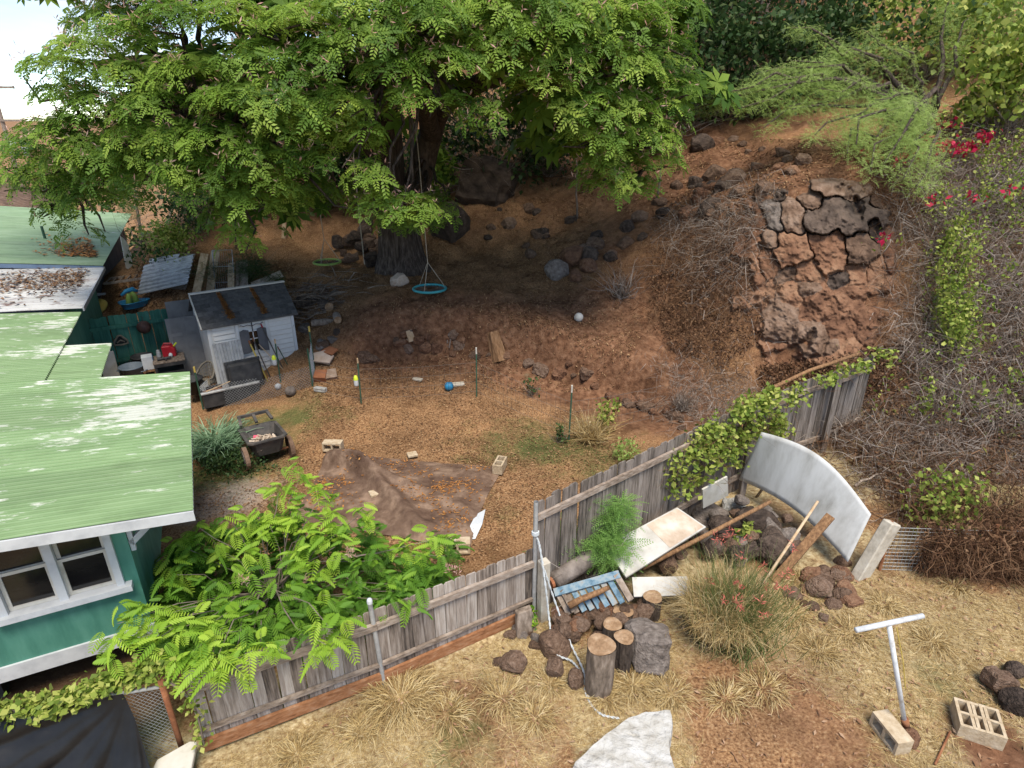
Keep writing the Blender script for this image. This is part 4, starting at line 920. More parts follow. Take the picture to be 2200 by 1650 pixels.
cinder('cinder block stood on end at the right back corner of the tarp', 1074, 1010, R(75), 'flat', .04)
cinder('cinder block on its side at the front corner of the tarp', 984, 1188, R(4), 'side', .04)
def tile(label, px, py, s, rz, dz, mat='block', name='paving_tile', cat='tile', th=.05):
    p = PZ(px, py, 0); t = thing(name, label, cat, (p.x, p.y, gz(p.x, p.y) + dz), rz); MB().box((0, 0, th / 2), (s[0], s[1], th)).build('slab', mat, t, bevel=.008)
tile('tan paving tile in the middle of the tarp', 808, 1070, (.22, .18), .5, .08); tile('tan paving tile on the back edge of the tarp', 886, 980, (.2, .17), .4, .05)
# garden cart
p = G(575, 985); t = thing('garden_cart', 'black plastic two-wheeled garden cart half full of debris', 'cart', p, R(34)); t.scale = (1.15, 1.15, 1.15)
def tub(bw, bl, tw_, tl, z0, z1, th=.03):
    m = MB()
    def ring(w2, l2, z, c=.07): return [(w2 / 2 - c, -l2 / 2, z), (w2 / 2, -l2 / 2 + c, z), (w2 / 2, l2 / 2 - c, z), (w2 / 2 - c, l2 / 2, z), (-w2 / 2 + c, l2 / 2, z), (-w2 / 2, l2 / 2 - c, z), (-w2 / 2, -l2 / 2 + c, z), (-w2 / 2 + c, -l2 / 2, z)]
    R_ = [ring(bw, bl, z0), ring(tw_, tl, z1), ring(tw_ + .07, tl + .07, z1 - .01), ring(tw_ + .07, tl + .07, z1 + .02), ring(tw_ - th, tl - th, z1 + .022), ring(bw - th, bl - th, z0 + th)]
    n = 8; vs = [v for r_ in R_ for v in r_]
    return m.add(vs, [(i * n + k, i * n + (k + 1) % n, (i + 1) * n + (k + 1) % n, (i + 1) * n + k) for i in range(len(R_) - 1) for k in range(n)] + [tuple(range(5 * n, 6 * n)), tuple(range(n))])
tub(.46, .62, .6, .86, .2, .5).build('tub', 'cart_plastic', t, rot=(R(-6), 0, 0))
hb = MB(); hb.bar((-.27, .44, .54), (-.24, .68, .6), .05, .04).bar((.27, .44, .54), (.24, .68, .6), .05, .04).bar((0, .44, .54), (0, .68, .6), .05, .04).bar((-.27, .69, .6), (.27, .69, .6), .05, .05); hb.build('handle', 'cart_plastic', t)
for s_ in (-1, 1):
    w_ = MB(); w_.tube([(s_ * .34, -.2, .22), (s_ * .41, -.2, .22)], .20, 22).build('wheel', 'rock_brown', t); MB().tube([(s_ * .40, -.2, .22), (s_ * .425, -.2, .22)], .14, 18).build('hub', 'cart_plastic', t)
MB().tube([(-.34, -.2, .22), (.34, -.2, .22)], .02, 6).build('axle', 'rust', t)
m = MB(); m.box((0, .28, .12), (.3, .05, .22)); m.build('rest_leg', 'cart_plastic', t)
n = 260; q = RNG.random((n, 2)) - .5; V_, F_, r_ = scatter(tvq, tfq, np.stack([q[:, 0] * .40, -.06 + q[:, 1] * .40, .37 + .07 * RNG.random(n) - .12 * (q ** 2).sum(1)], 1), frames(RNG.normal(0, 1, (n, 3)) * [1, 1, .4]), .05 + .05 * RNG.random(n))
leafmat('pale_chip', [(.22, .16, .11), (.42, .33, .25), (.55, .46, .37)], 0, .9); d_ = obj('wood_chips', npmesh('wood_chips', V_, F_, 'pale_chip', r_), t); d_['kind'] = 'stuff'
MB().box((0, -.04, .30), (.40, .40, .12)).build('debris_bed', 'old_wood', t)
c = thing('plastic_bag', 'crumpled black bag lying in the garden cart', 'bag', loc2(t, .1, .14, .38), .4); bm = bmesh.new(); bmesh.ops.create_icosphere(bm, subdivisions=3, radius=.17)
for v in bm.verts: v.co = Vector((v.co.x * 1.25, v.co.y * .8, v.co.z * .5)) * (1 + .45 * mnoise.noise(v.co * 11))
me = bpy.data.meshes.new('bag'); bm.to_mesh(me); bm.free(); me.materials.append(MAT['tarp_black']); obj('bag', me, c)
c = thing('pink_glove', 'bright pink rag in the garden cart', 'rag', loc2(t, -.1, .16, .42), .8); MB().tube([(-.09, 0, -.02), (-.03, .03, .05), (.03, .0, .04), (.09, -.03, -.02)], [.02, .04, .035, .015], 7).build('rag', 'pink_cloth', c, smooth=True)
def ball(label, px, py, r, mat, name='ball', lines=None):
    p = G(px, py); t = thing(name, label, 'ball', p + Vector((0, 0, r * .9)), random.random() * 3, )
    MB().lathe([(r * math.sin(k * math.pi / 14), -r * math.cos(k * math.pi / 14)) for k in range(15)], 22).build('ball', mat, t, smooth=True)
    if lines:
        m = MB()
        for k in range(3): a = k * math.pi / 3 + .4; m.tube([(r * 1.003 * math.cos(a) * math.cos(q), r * 1.003 * math.sin(a) * math.cos(q), r * 1.003 * math.sin(q)) for q in np.linspace(0, 2 * math.pi, 26)], .005, 4, False)
        m.build('seam', lines, t)
ball('bright blue ball with dark seams in the yard', 965, 838, .115, 'blue_plastic', lines='black_plastic'); ball('dirty white ball by the chain-link wire', 625, 850, .13, 'rock_grey'); ball('small white ball under the rake', 598, 836, .08, 'white_paint'); ball('white ball on the slope below the boulders', 1243, 690, .12, 'cream_paint')
for lab, px, py in (('green metal stake holding thin wire near the blue ball', 1024, 852), ('green metal stake near the weeds by the tall fence', 1222, 945)):
    p = G(px, py); t = thing('fence_stake', lab, 'stake', p); MB().bar((0, 0, -.1), (.02, 0, 1.12), .035, .03).build('stake', 'post_green', t); MB().bar((.02, 0, 1.12), (.02, 0, 1.28), .037, .032).build('tip', 'cream_paint', t)
ws = [G(672, 845), G(776, 868), G(1024, 852), G(1222, 945), G(1420, 905)]
t = thing('wire_fence', 'barely visible low wire strung between the green stakes', 'fence', ws[0])
for z_ in (.15, .4, .65, .9):
    m = MB()
    for a, b_ in zip(ws[:-1], ws[1:]): m.tube([a + Vector((0, 0, z_)), a.lerp(b_, .5) + Vector((0, 0, z_ - .04)), b_ + Vector((0, 0, z_))], .004, 3, False)
    m.build('strand', 'wire_dark', t, world=True)
m = MB()
for a, b_ in zip(ws[1:-1], ws[2:]):
    for k in range(1, 22): c = a.lerp(b_, k / 22); m.tube([c + Vector((0, 0, .12)), c + Vector((0, 0, .9))], .0025, 3, False)
m.build('tie_wire', 'wire_dark', t, world=True)
tile('broken white concrete piece lying left of the first stake', 690, 850, (.32, .12), -.3, 0, 'white_rock', 'rubble', 'rubble', .1)
tile('pale flat stone beside the blue ball', 985, 838, (.3, .16), .2, 0, 'concrete', 'flat_stone', 'stone', .06)
tile('dusty flat stone far left of the blue ball', 898, 830, (.26, .12), -.4, 0, 'concrete', 'flat_stone', 'stone', .05)
def ontop(label, px, py, mat, pts, th, name, cat, rx=0, rz=0, dz=0):
    p = G(px, py); t = thing(name, label, cat, p + Vector((0, 0, dz)), rz); MB().prism([(a, b_, 0) for a, b_ in pts], (0, 0, th)).build('slab', mat, t, rot=(rx, 0, 0), bevel=.008)
ontop('large tan flagstone propped beside the chain-link wire', 694, 782, 'flagstone', [(-.28, -.1), (.2, -.2), (.3, .05), (.1, .25), (-.25, .15)], .06, 'flagstone', 'stone', R(30), .1, .15)
ontop('orange flagstone behind the large tan one', 708, 765, 'terracotta', [(-.2, -.1), (.2, -.12), (.22, .12), (-.1, .15)], .06, 'flagstone', 'stone', R(20), -.5, .12)
ontop('pale square stone right of the brown one', 712, 808, 'flagstone', [(-.14, -.14), (.16, -.1), (.12, .16), (-.12, .14)], .12, 'flagstone', 'stone', R(35), .2)
ontop('rust-brown stone below the large flagstone', 692, 812, 'terracotta', [(-.16, -.14), (.14, -.16), (.14, .14), (-.16, .12)], .18, 'flagstone', 'stone', R(25), 0)
p = G(886, 730); t = thing('broken_birdhouse', 'broken pale wooden box lying on the bank', 'wooden box', p, .6); MB().box((0, 0, .12), (.3, .03, .3), (R(-25), 0, R(10))).box((.12, .1, .12), (.03, .24, .26), (R(-20), 0, R(10))).box((0, .1, .02), (.28, .24, .03)).build('board', 'new_wood', t); MB().box((.05, .12, .2), (.2, .16, .12), (.3, .2, 0)).build('inside', 'dark_wall', t)
p = G(1075, 768); t = thing('tree_stump', 'split weathered log standing in the cut bank', 'log', p, .3); bm = bmesh.new(); bmesh.ops.create_cone(bm, cap_ends=True, segments=18, radius1=.26, radius2=.19, depth=1.0); bmesh.ops.subdivide_edges(bm, edges=[e for e in bm.edges if abs(e.verts[0].co.z - e.verts[1].co.z) > .5], cuts=8)
for v in bm.verts: a = math.atan2(v.co.y, v.co.x); f_ = 1 + .22 * math.sin(a * 5 + v.co.z * 2) * .5 + .25 * mnoise.noise(Vector((math.cos(a) * 2, math.sin(a) * 2, v.co.z * 1.5))); v.co.x *= f_; v.co.y *= f_; v.co.z += .5
me = bpy.data.meshes.new('log'); bm.to_mesh(me); bm.free(); me.materials.append(MAT['brown_wood']); obj('log', me, t, (0, 0, -.1), (R(-22), R(-8), 0), (.8, .8, .8))
p = G(962, 745); t = thing('stick_bundle', 'dead forked sticks propped on the bank', 'sticks', p)
for a_, b_ in (((0, 0, 0), (.02, .4, .75)), ((.02, .02, .3), (.3, .5, .85)), ((0, 0, .1), (-.12, .35, .65)), ((.05, -.1, 0), (.08, .3, .6))): MB().tube([a_, Vector(a_).lerp(Vector(b_), .5) + Vector((.03, 0, .02)), b_], [.02, .016, .008], 6).build('stick', 'twig', t)

# ------------------------------------------------------------------ junk against the tall fence
def lean_board(name, label, cat, pts, mat, th=.02, extra=None):
    "pts: four (px,py,z) corners; flat board through them"
    q = [PZ(a, b_, z) for a, b_, z in pts]; base = min(q, key=lambda v: v.z); t = thing(name, label, cat, (base.x, base.y, base.z)); nrm = (q[1] - q[0]).cross(q[3] - q[0]).normalized()
    if nrm.z > 0: nrm = -nrm
    MB().prism(q, nrm * th).build('board', mat, t, world=True); return t, q, nrm
t, q, nr = lean_board('plywood_panel', 'long stained plywood panel lying aslant on the rock pile', 'panel', [(1300, 1172, .62), (1455, 1090, .72), (1517, 1132, .62), (1345, 1240, .5)], 'ply_white', .03)
a = [q[0].lerp(q[1], .52), q[1], q[2], q[3].lerp(q[2], .52)]; a = [v + (sum(a, Vector()) / 4 - v) * .08 - nr * .003 for v in a]; MB().prism(a, -nr * .002).build('stain_face', 'ply', t, world=True)
t, _, _ = lean_board('painted_board', 'short white painted board behind the straw clump', 'board', [(1358, 1240, .42), (1475, 1238, .42), (1490, 1278, .28), (1362, 1282, .3)], 'ply_white', .03)
t, _, _ = lean_board('painted_board', 'small cream board leaning under the vine on the tall fence', 'board', [(1507, 1050, .95), (1560, 1022, 1.05), (1562, 1062, .6), (1508, 1090, .5)], 'cream_paint', .03)
a, b_ = PZ(1190, 1255, .42), PZ(1345, 1165, .5); t = thing('roll', 'long grey pipe with rusty end lying behind the blue pallet', 'pipe', a); MB().tube([a + Vector((0, 0, .05)), b_ + Vector((0, .1, .05))], .13, 16).build('tube', 'rock_grey', t, world=True, smooth=True)
MB().tube([a + Vector((-.02, -.02, .05)), a + (b_ - a).normalized() * -.07 + Vector((0, 0, .05))], .08, 12).build('end', 'terracotta', t, world=True)
# blue pallet
q = [PZ(1190, 1275, .42), PZ(1330, 1235, .62), PZ(1362, 1290, .40), PZ(1215, 1322, .22)]; t = thing('pallet', 'small slatted pallet with faded blue paint resting on the rocks', 'pallet', q[3])
ux = (q[1] - q[0]).normalized(); uy = (q[3] - q[0]); 
for k in range(9):
    f_ = (k + .5) / 9; a, b_ = q[0].lerp(q[1], f_), q[3].lerp(q[2], f_); MB().bar(a, b_, .078, .02, up=(0, -.4, 1)).build('slat', 'pallet_blue' if k not in (0, 1, 8) else 'old_wood', t, world=True)
up_ = Vector((0, -.35, .9)).normalized() * .03
MB().bar(q[0] + up_ + uy * .02, q[1] + up_ + uy * .02, .11, .03, up=(0, -.4, 1)).build('rail', 'pallet_blue', t, world=True); MB().bar(q[0] + up_ * 1.2 + ux * .1, q[3] + up_ * 1.2 + ux * .1, .05, .03, up=(0, -.4, 1)).build('rail', 'old_wood', t, world=True); MB().bar(q[1] + up_ * 1.2 - ux * .05, q[2] + up_ * 1.2 - ux * .05, .09, .03, up=(0, -.4, 1)).build('rail', 'old_wood', t, world=True)
a, b_ = PZ(1222, 1302, .42), PZ(1308, 1262, .6); t = thing('log', 'brown branch lying across the blue pallet', 'log', a); MB().tube([a, a.lerp(b_, .3) + Vector((0, 0, .02)), a.lerp(b_, .7), b_], [.05, .042, .04, .03], 9).build('branch', 'brown_wood', t, world=True, smooth=True)
a, b_ = PZ(1400, 1205, .42), PZ(1655, 1078, .9); t = thing('pole', 'long orange-brown wooden pole lying along the rock pile', 'pole', a); MB().tube([a + Vector((-.15, -.1, -.05)), b_], [.035, .03], 9).build('pole', 'brown_wood', t, world=True, smooth=True)
# curved white sheet propped up
c0, c1, c2, c3 = PZ(1588, 1030, .45), PZ(1822, 1208, .35), PZ(1872, 1105, 1.0), PZ(1636, 928, 1.55)
t = thing('curved_sheet', 'large curved white fibreglass sheet propped at the fence end', 'sheet', c1); NX = 40; vs = []
for j in range(13):
    for i in range(NX + 1):
        s, qv = i / NX, j / 12; p = c0.lerp(c1, s).lerp(c3.lerp(c2, s), qv); p = p + Vector((.17, .18, .18)) * math.sin(math.pi * s) * (.55 + .35 * qv); vs.append(tuple(p))
nn_ = len(vs); fc = [(j * (NX + 1) + i, j * (NX + 1) + i + 1, (j + 1) * (NX + 1) + i + 1, (j + 1) * (NX + 1) + i) for j in range(12) for i in range(NX)]
so_ = MB().add(vs, fc).build('sheet', 'white_sheet', t, world=True, smooth=True); md = so_.modifiers.new('thick', 'SOLIDIFY'); md.thickness = .012
def stick(label, a, b_, r0, r1, mat, name='pole', cat='stick', flat=None):
    t = thing(name, label, cat, a)
    if flat: MB().bar(a, b_, flat, .05, up=(-.5, -.5, .6)).build('board', mat, t, world=True, bevel=.004)
    else: MB().tube([a, b_], [r0, r1], 9).build('stick', mat, t, world=True, smooth=True)
stick('thick brown plank propping the curved white sheet', G(1662, 1250), PZ(1785, 1108, .95), 0, 0, 'brown_wood', 'prop_plank', 'plank', .13)
stick('thin pale pole propping the curved white sheet', G(1625, 1275), PZ(1757, 1077, .95), .024, .02, 'new_wood')
stick('dark stick with yellow tip leaning on the curved sheet', G(1625, 1068), PZ(1680, 995, 1.0), .024, .02, 'old_wood')
p = G(1862, 1232); t = thing('concrete_post', 'leaning concrete post at the right end of the curved sheet', 'post', p, .4); MB().box((.04, 0, .4), (.24, .16, 1.0), (0, R(24), 0)).build('shaft', 'concrete', t, bevel=.015)
a, b_ = G(1890, 1225), G(2260, 1235); t = thing('wire_fence', 'rusty square-mesh wire fence smothered by dry brown vines', 'fence', a)
m = MB(); nseg = 44
for k in range(nseg + 1): c = a.lerp(b_, k / nseg); c.z = gz(c.x, c.y); m.tube([c, c + Vector((.0, .05, .75))], .004, 3, False)
for k in range(13): z_ = .02 + .06 * k; m.tube([a + Vector((0, .05 * k / 12, z_)), a.lerp(b_, .5) + Vector((0, .05 * k / 12, z_ + gz(*a.lerp(b_, .5).xy) - a.lerp(b_, .5).z)), b_ + Vector((0, .05 * k / 12, z_))], .004, 3, False)
m.build('mesh', 'wire', t, world=True)
m = MB(); 
for k in range(2): c = a.lerp(b_, k * .6); c.z = gz(c.x, c.y); MB().tube([c - Vector((0, 0, .1)), c + Vector((0, .05, .85))], .025, 7).build('post', 'rust', t, world=True)
# rope from the pipe post
pp_ = G(1147, 1322); rp = [pp_ + Vector((.02, -.05, 1.35)), pp_ + Vector((.06, -.08, 1.2)), PZ(1172, 1260, .7), PZ(1180, 1330, .25), PZ(1192, 1400, .12), PZ(1230, 1422, .05), PZ(1252, 1455, .03), PZ(1262, 1500, .02), PZ(1290, 1535, .02), PZ(1330, 1545, .02)]
for v in rp[3:]: v.z = max(v.z, gz(v.x, v.y) + .015)
t = thing('rope', 'white twisted rope tied to the pipe post and trailing onto the grass', 'rope', rp[-1])
def smooth_pts(pts, n=6):
    out = []; P_ = [pts[0]] + list(pts) + [pts[-1]]
    for i in range(1, len(P_) - 2):
        for k in range(n):
            s = k / n; a, b_, c, d = P_[i - 1], P_[i], P_[i + 1], P_[i + 2]
            out.append(.5 * ((2 * b_) + (c - a) * s + (2 * a - 5 * b_ + 4 * c - d) * s * s + (3 * b_ - a - 3 * c + d) * s ** 3))
    out.append(pts[-1]); return out
def twisted(pts, r, name, root):
    P_ = smooth_pts(pts, 16)
    for ph in (0, math.pi):
        Q = []
        for i, p in enumerate(P_):
            d = (P_[min(i + 1, len(P_) - 1)] - P_[max(i - 1, 0)]).normalized(); a = d.cross(Vector((.3, .8, .5))).normalized(); b_ = d.cross(a); an = i * .9 + ph; Q.append(p + (a * math.cos(an) + b_ * math.sin(an)) * r * .6)
        MB().tube(Q, r * .62, 5, False).build(name, 'rope_white', root, world=True, smooth=True)
twisted(rp, .013, 'strand', t)
rp2 = [pp_ + Vector((.03, -.05, 1.32)), PZ(1170, 1225, .9), PZ(1195, 1300, .4), PZ(1225, 1380, .12), PZ(1253, 1440, .06), PZ(1265, 1500, .03)]
for v in rp2[3:]: v.z = max(v.z, gz(v.x, v.y) + .02)
twisted(rp2, .012, 'strand', t)
m = MB(); m.tube([pp_ + Vector((.04 * math.cos(a), .04 * math.sin(a), 1.36 + .003 * a)) for a in np.linspace(0, 19, 50)], .012, 5); m.build('knot', 'rope_white', t, world=True)

# ------------------------------------------------------------------ front right: washing-line post, blocks, rebar
p = G(1948, 1572); t = thing('clothesline_post', 'white T-shaped clothesline post set in a clod of red rock', 'clothesline post', p)
top = PZ(1910, 1343, 1.55) - p; cross = (PZ(1972, 1331, 1.55) - PZ(1828, 1362, 1.55)); cu = cross / 2
MB().tube([(0, 0, -.02), top], .025, 14).build('upright', 'white_pipe', t, smooth=True); MB().tube([top + Vector((0, 0, .03)) - cu, top + Vector((0, 0, .03)) + cu], .028, 14).build('crossbar', 'white_pipe', t, smooth=True)
MB().tube([Vector(top) * .06, Vector(top) * .13], .042, 12).build('collar', 'rust', t, smooth=True)
m = MB(); m.tube([Vector(top) + Vector((.06, -.03, 0)), Vector(top) * .7 + Vector((.07, -.03, 0)), Vector(top) * .45 + Vector((.05, -.03, 0))], .006, 4); m.build('cord', 'yellow_paint', t)
cinder('pale cinder block lying flat at the foot of the clothesline post', 1907, 1592, R(100), 'side', .0)
for k in range(3):
    q = PZ(2052, 1560, 0).lerp(PZ(2132, 1585, 0), (k + .5) / 3); ps = ('left', 'middle', 'right')[k]; t = thing('cinder_block', f'{ps} one of three cinder blocks set side by side with their holes up', 'cinder block', (q.x, q.y, gz(q.x, q.y)), R(66), 'three cinder blocks side by side'); obj('block', BM, t)
stick('rusty iron rod lying on the dirt before the three blocks', G(2008, 1645) + Vector((0, 0, .02)), G(2040, 1575) + Vector((0, 0, .03)), .012, .012, 'rust', 'iron_rod', 'rod')
# ------------------------------------------------------------------ rocks
def rock_mesh(seed, mat, boxy=0.0, sub=2, rough=.22, cuts=5, smooth=False):
    rd = random.Random(seed); bm = bmesh.new()
    if boxy:
        bmesh.ops.create_cube(bm, size=1.7); bmesh.ops.bevel(bm, geom=list(bm.edges), offset=.22, segments=1, affect='EDGES'); bmesh.ops.subdivide_edges(bm, edges=list(bm.edges), cuts=3 if sub > 2 else 2, use_grid_fill=True)
    else: bmesh.ops.create_icosphere(bm, subdivisions=sub, radius=1)
    off = Vector((rd.uniform(-50, 50), rd.uniform(-50, 50), rd.uniform(-50, 50)))
    pl = []
    for k in range(cuts):
        n = Vector((rd.gauss(0, 1), rd.gauss(0, 1), rd.gauss(0, .8))).normalized(); pl.append((n, rd.uniform(.55, .85)))
    for v in bm.verts:
        c = v.co.copy(); c *= 1 + rough * (mnoise.noise(c * 1.3 + off) + .5 * mnoise.noise(c * 2.9 + off) + .25 * mnoise.noise(c * 6 + off))
        for n, d in pl:
            e = c.dot(n) - d
            if e > 0: c -= n * e * .85
        v.co = c
    me = bpy.data.meshes.new('rock'); bm.to_mesh(me); bm.free(); me.materials.append(MAT[mat])
    if smooth: me.polygons.foreach_set('use_smooth', [True] * len(me.polygons))
    return me
RK = {m_: [rock_mesh(k * 7 + hash(m_) % 1, m_, 0, 3) for k in range(5)] for m_ in ('rock_dark', 'rock_brown', 'rock_red', 'rock_grey')}
RB = {m_: [rock_mesh(k * 13 + 3, m_, 1, 3, .18, 3) for k in range(5)] for m_ in ('rock_dark', 'rock_brown', 'rock_red', 'rock_grey')}
def rock(px, py, wpx, hpx, mat, label=None, group=None, boxy=False, parent=None, sink=.3, name='rock', cat='rock', dz=0, depth=None, yoff=0):
    g = G(px, py + hpx * .35); s = mpp(g); rx = wpx * s / 2; rz_ = hpx * s / 2; ry = rx * random.uniform(.75, 1.05) if depth is None else depth
    loc = Vector((g.x, g.y + ry * .25 + yoff, g.z + rz_ * (1 - sink) * .8 + dz))
    me = random.choice((RB if boxy else RK)[mat]); rot = (random.uniform(-.3, .3), random.uniform(-.3, .3), random.uniform(-.6, .6) if boxy else random.uniform(0, 6.28))
    if parent: return obj('boulder', me, parent, loc - Vector(parent.location), rot, (rx, ry, rz_))
    o = obj(name, me, None, loc, rot, (rx, ry, rz_)); return tag(o, label, cat, group)
# the outcrop: one rock face made of fitted blocks
oc = thing('rock_outcrop', 'tall outcrop of dark and rust-red jointed rock on the hillside', 'rock outcrop', G(1760, 775))
OCB = [(1660, 465, 50, 95, 'rock_grey'), (1702, 470, 58, 100, 'rock_brown'), (1815, 468, 165, 85, 'rock_dark'), (1690, 528, 120, 90, 'rock_red'), (1772, 535, 90, 95, 'rock_red'), (1845, 535, 90, 80, 'rock_brown'), (1650, 520, 44, 60, 'rock_brown'),
          (1700, 400, 55, 55, 'rock_dark'), (1665, 418, 60, 34, 'rock_dark'), (1735, 425, 70, 34, 'rock_brown'), (1645, 560, 46, 50, 'rock_red'), (1835, 585, 60, 50, 'rock_red'), (1800, 590, 50, 32, 'rock_dark'), (1730, 580, 60, 36, 'rock_red'), (1685, 590, 50, 30, 'rock_brown'),
          (1668, 690, 75, 110, 'rock_brown'), (1740, 725, 78, 66, 'rock_brown'), (1795, 700, 50, 44, 'rock_red'), (1760, 660, 60, 50, 'rock_red'), (1705, 630, 60, 42, 'rock_red'), (1690, 760, 60, 44, 'rock_red'), (1650, 745, 40, 40, 'rock_red'), (1640, 640, 40, 60, 'rock_red'), (1790, 745, 40, 30, 'rock_brown'), (1730, 620, 40, 30, 'rock_brown'), (1775, 770, 50, 26, 'rock_red'), (1835, 640, 60, 60, 'rock_red'), (1872, 500, 40, 70, 'rock_dark')]
OCB += [(1575, 520, 60, 90, 'rock_red'), (1570, 640, 60, 120, 'rock_red'), (1575, 750, 60, 90, 'rock_red'), (1915, 540, 50, 90, 'rock_red'), (1915, 650, 60, 110, 'rock_red'), (1910, 760, 60, 90, 'rock_red'), (1580, 440, 60, 70, 'rock_red'), (1620, 470, 40, 60, 'rock_red'), (1610, 560, 40, 90, 'rock_red'), (1610, 680, 44, 100, 'rock_red'), (1880, 580, 50, 80, 'rock_red'), (1870, 700, 60, 90, 'rock_red'), (1830, 760, 70, 60, 'rock_red'), (1640, 800, 60, 50, 'rock_red'), (1730, 800, 80, 40, 'rock_red'), (1820, 400, 90, 40, 'rock_brown'), (1890, 430, 40, 50, 'rock_brown')]
_b = np.array([b_[:4] for b_ in OCB], float); _rb = RNG.random(len(OCB))
gu, gv = np.meshgrid(np.linspace(1550, 1940, 235), np.linspace(372, 815, 270)); wu = gu + 44 * fbm(gu * .02, gv * .02, 3) + 9 * fbm(gu * .11 + 4, gv * .11, 2); wv = gv + 36 * fbm(gu * .02 + 30, gv * .02, 3) + 9 * fbm(gu * .11, gv * .11 + 8, 2)
dd = ((np.abs(wu[..., None] - _b[:, 0]) / (_b[:, 2] / 2)) ** 3 + (np.abs(wv[..., None] - _b[:, 1]) / (_b[:, 3] / 2)) ** 3) ** (1 / 3)
so2 = np.sort(dd, -1); own = dd.argmin(-1); low_ = sstep(560, 640, gv); cre = sstep(0, .12 + .45 * low_ + .1 * fbm(gu * .05, gv * .05 + 9), so2[..., 1] - so2[..., 0])
colY = np.array([[G(a_, b_).y for a_ in np.linspace(1550, 1940, 12)] for b_ in np.linspace(372, 815, 16)])
fi = (gv - 372) / 443 * 15; fj = (gu - 1550) / 390 * 11; i0 = np.clip(fi.astype(int), 0, 14); j0 = np.clip(fj.astype(int), 0, 10); a_ = fi - i0; c_ = fj - j0
gY = (colY[i0, j0] * (1 - a_) + colY[i0 + 1, j0] * a_) * (1 - c_) + (colY[i0, j0 + 1] * (1 - a_) + colY[i0 + 1, j0 + 1] * a_) * c_
tilt = (RNG.random(len(OCB)) - .5)[own] * (wu - _b[own, 0]) / _b[own, 2] * .35 + (RNG.random(len(OCB)) - .5)[own] * (wv - _b[own, 1]) / _b[own, 3] * .3
edge = np.clip((1 - np.abs((gu - 1750) / 190) ** 2.2 - np.abs((gv - 585) / 220) ** 3 + 1.9 * fbm(gu * .017 + 3, gv * .017)) * 2.4, 0, 1) * np.clip(np.minimum(np.minimum(gu - 1550, 1940 - gu), np.minimum(gv - 372, 815 - gv)) / 20, 0, 1)
size = np.clip(_b[own, 2] / 100, .4, 1.3) * np.array([(.25 if q[1] > 570 else .55) if q[4] == 'rock_red' else (.42 if q[1] > 570 else 1.1) for q in OCB])[own]
off_ = cre * size * (.16 + .26 * _rb[own] + .16 * np.clip(1 - so2[..., 0], -1, 1)) + tilt * cre * size + (.12 + .16 * low_) * fbm(gu * .035, gv * .045) + .12 * fbm(gu * .09, gv * .09) + .06 * fbm(gu * .2, gv * .2, 3)
gY = gY + .45 * (1 - edge) - off_ * edge - .12
A_ = (gu - 1100) / FPX; B_ = (gv - 825) / FPX; dy = CP - B_ * SP; tt_ = gY / dy; OP = np.stack([A_ * tt_, gY, CAMH + (-SP - B_ * CP) * tt_], -1)
idx_ = np.arange(gu.size).reshape(gu.shape); FQ = np.stack([idx_[:-1, :-1], idx_[1:, :-1], idx_[1:, 1:], idx_[:-1, 1:]], -1).reshape(-1, 4); fo = own[:-1, :-1].reshape(-1); VP_ = OP.reshape(-1, 3) - np.array(oc.location)
for b_i in range(len(OCB)):
    fq = FQ[fo == b_i]
    if not len(fq): continue
    us_, inv_ = np.unique(fq, return_inverse=True); lf_ = inv_.reshape(fq.shape); lab_ = np.arange(len(us_))
    while True:                                    # label connected pieces
        mn = lab_[lf_].min(1); nl = lab_.copy(); np.minimum.at(nl, lf_.ravel(), np.repeat(mn, 4))
        if (nl == lab_).all(): break
        lab_ = nl
    for c_id in np.unique(lab_[lf_[:, 0]]):
        ff = fq[lab_[lf_[:, 0]] == c_id]
        if len(ff) < 40: continue
        u2, i2 = np.unique(ff, return_inverse=True); obj('boulder', npmesh('boulder', VP_[u2], i2.reshape(ff.shape), OCB[b_i][4]), oc)
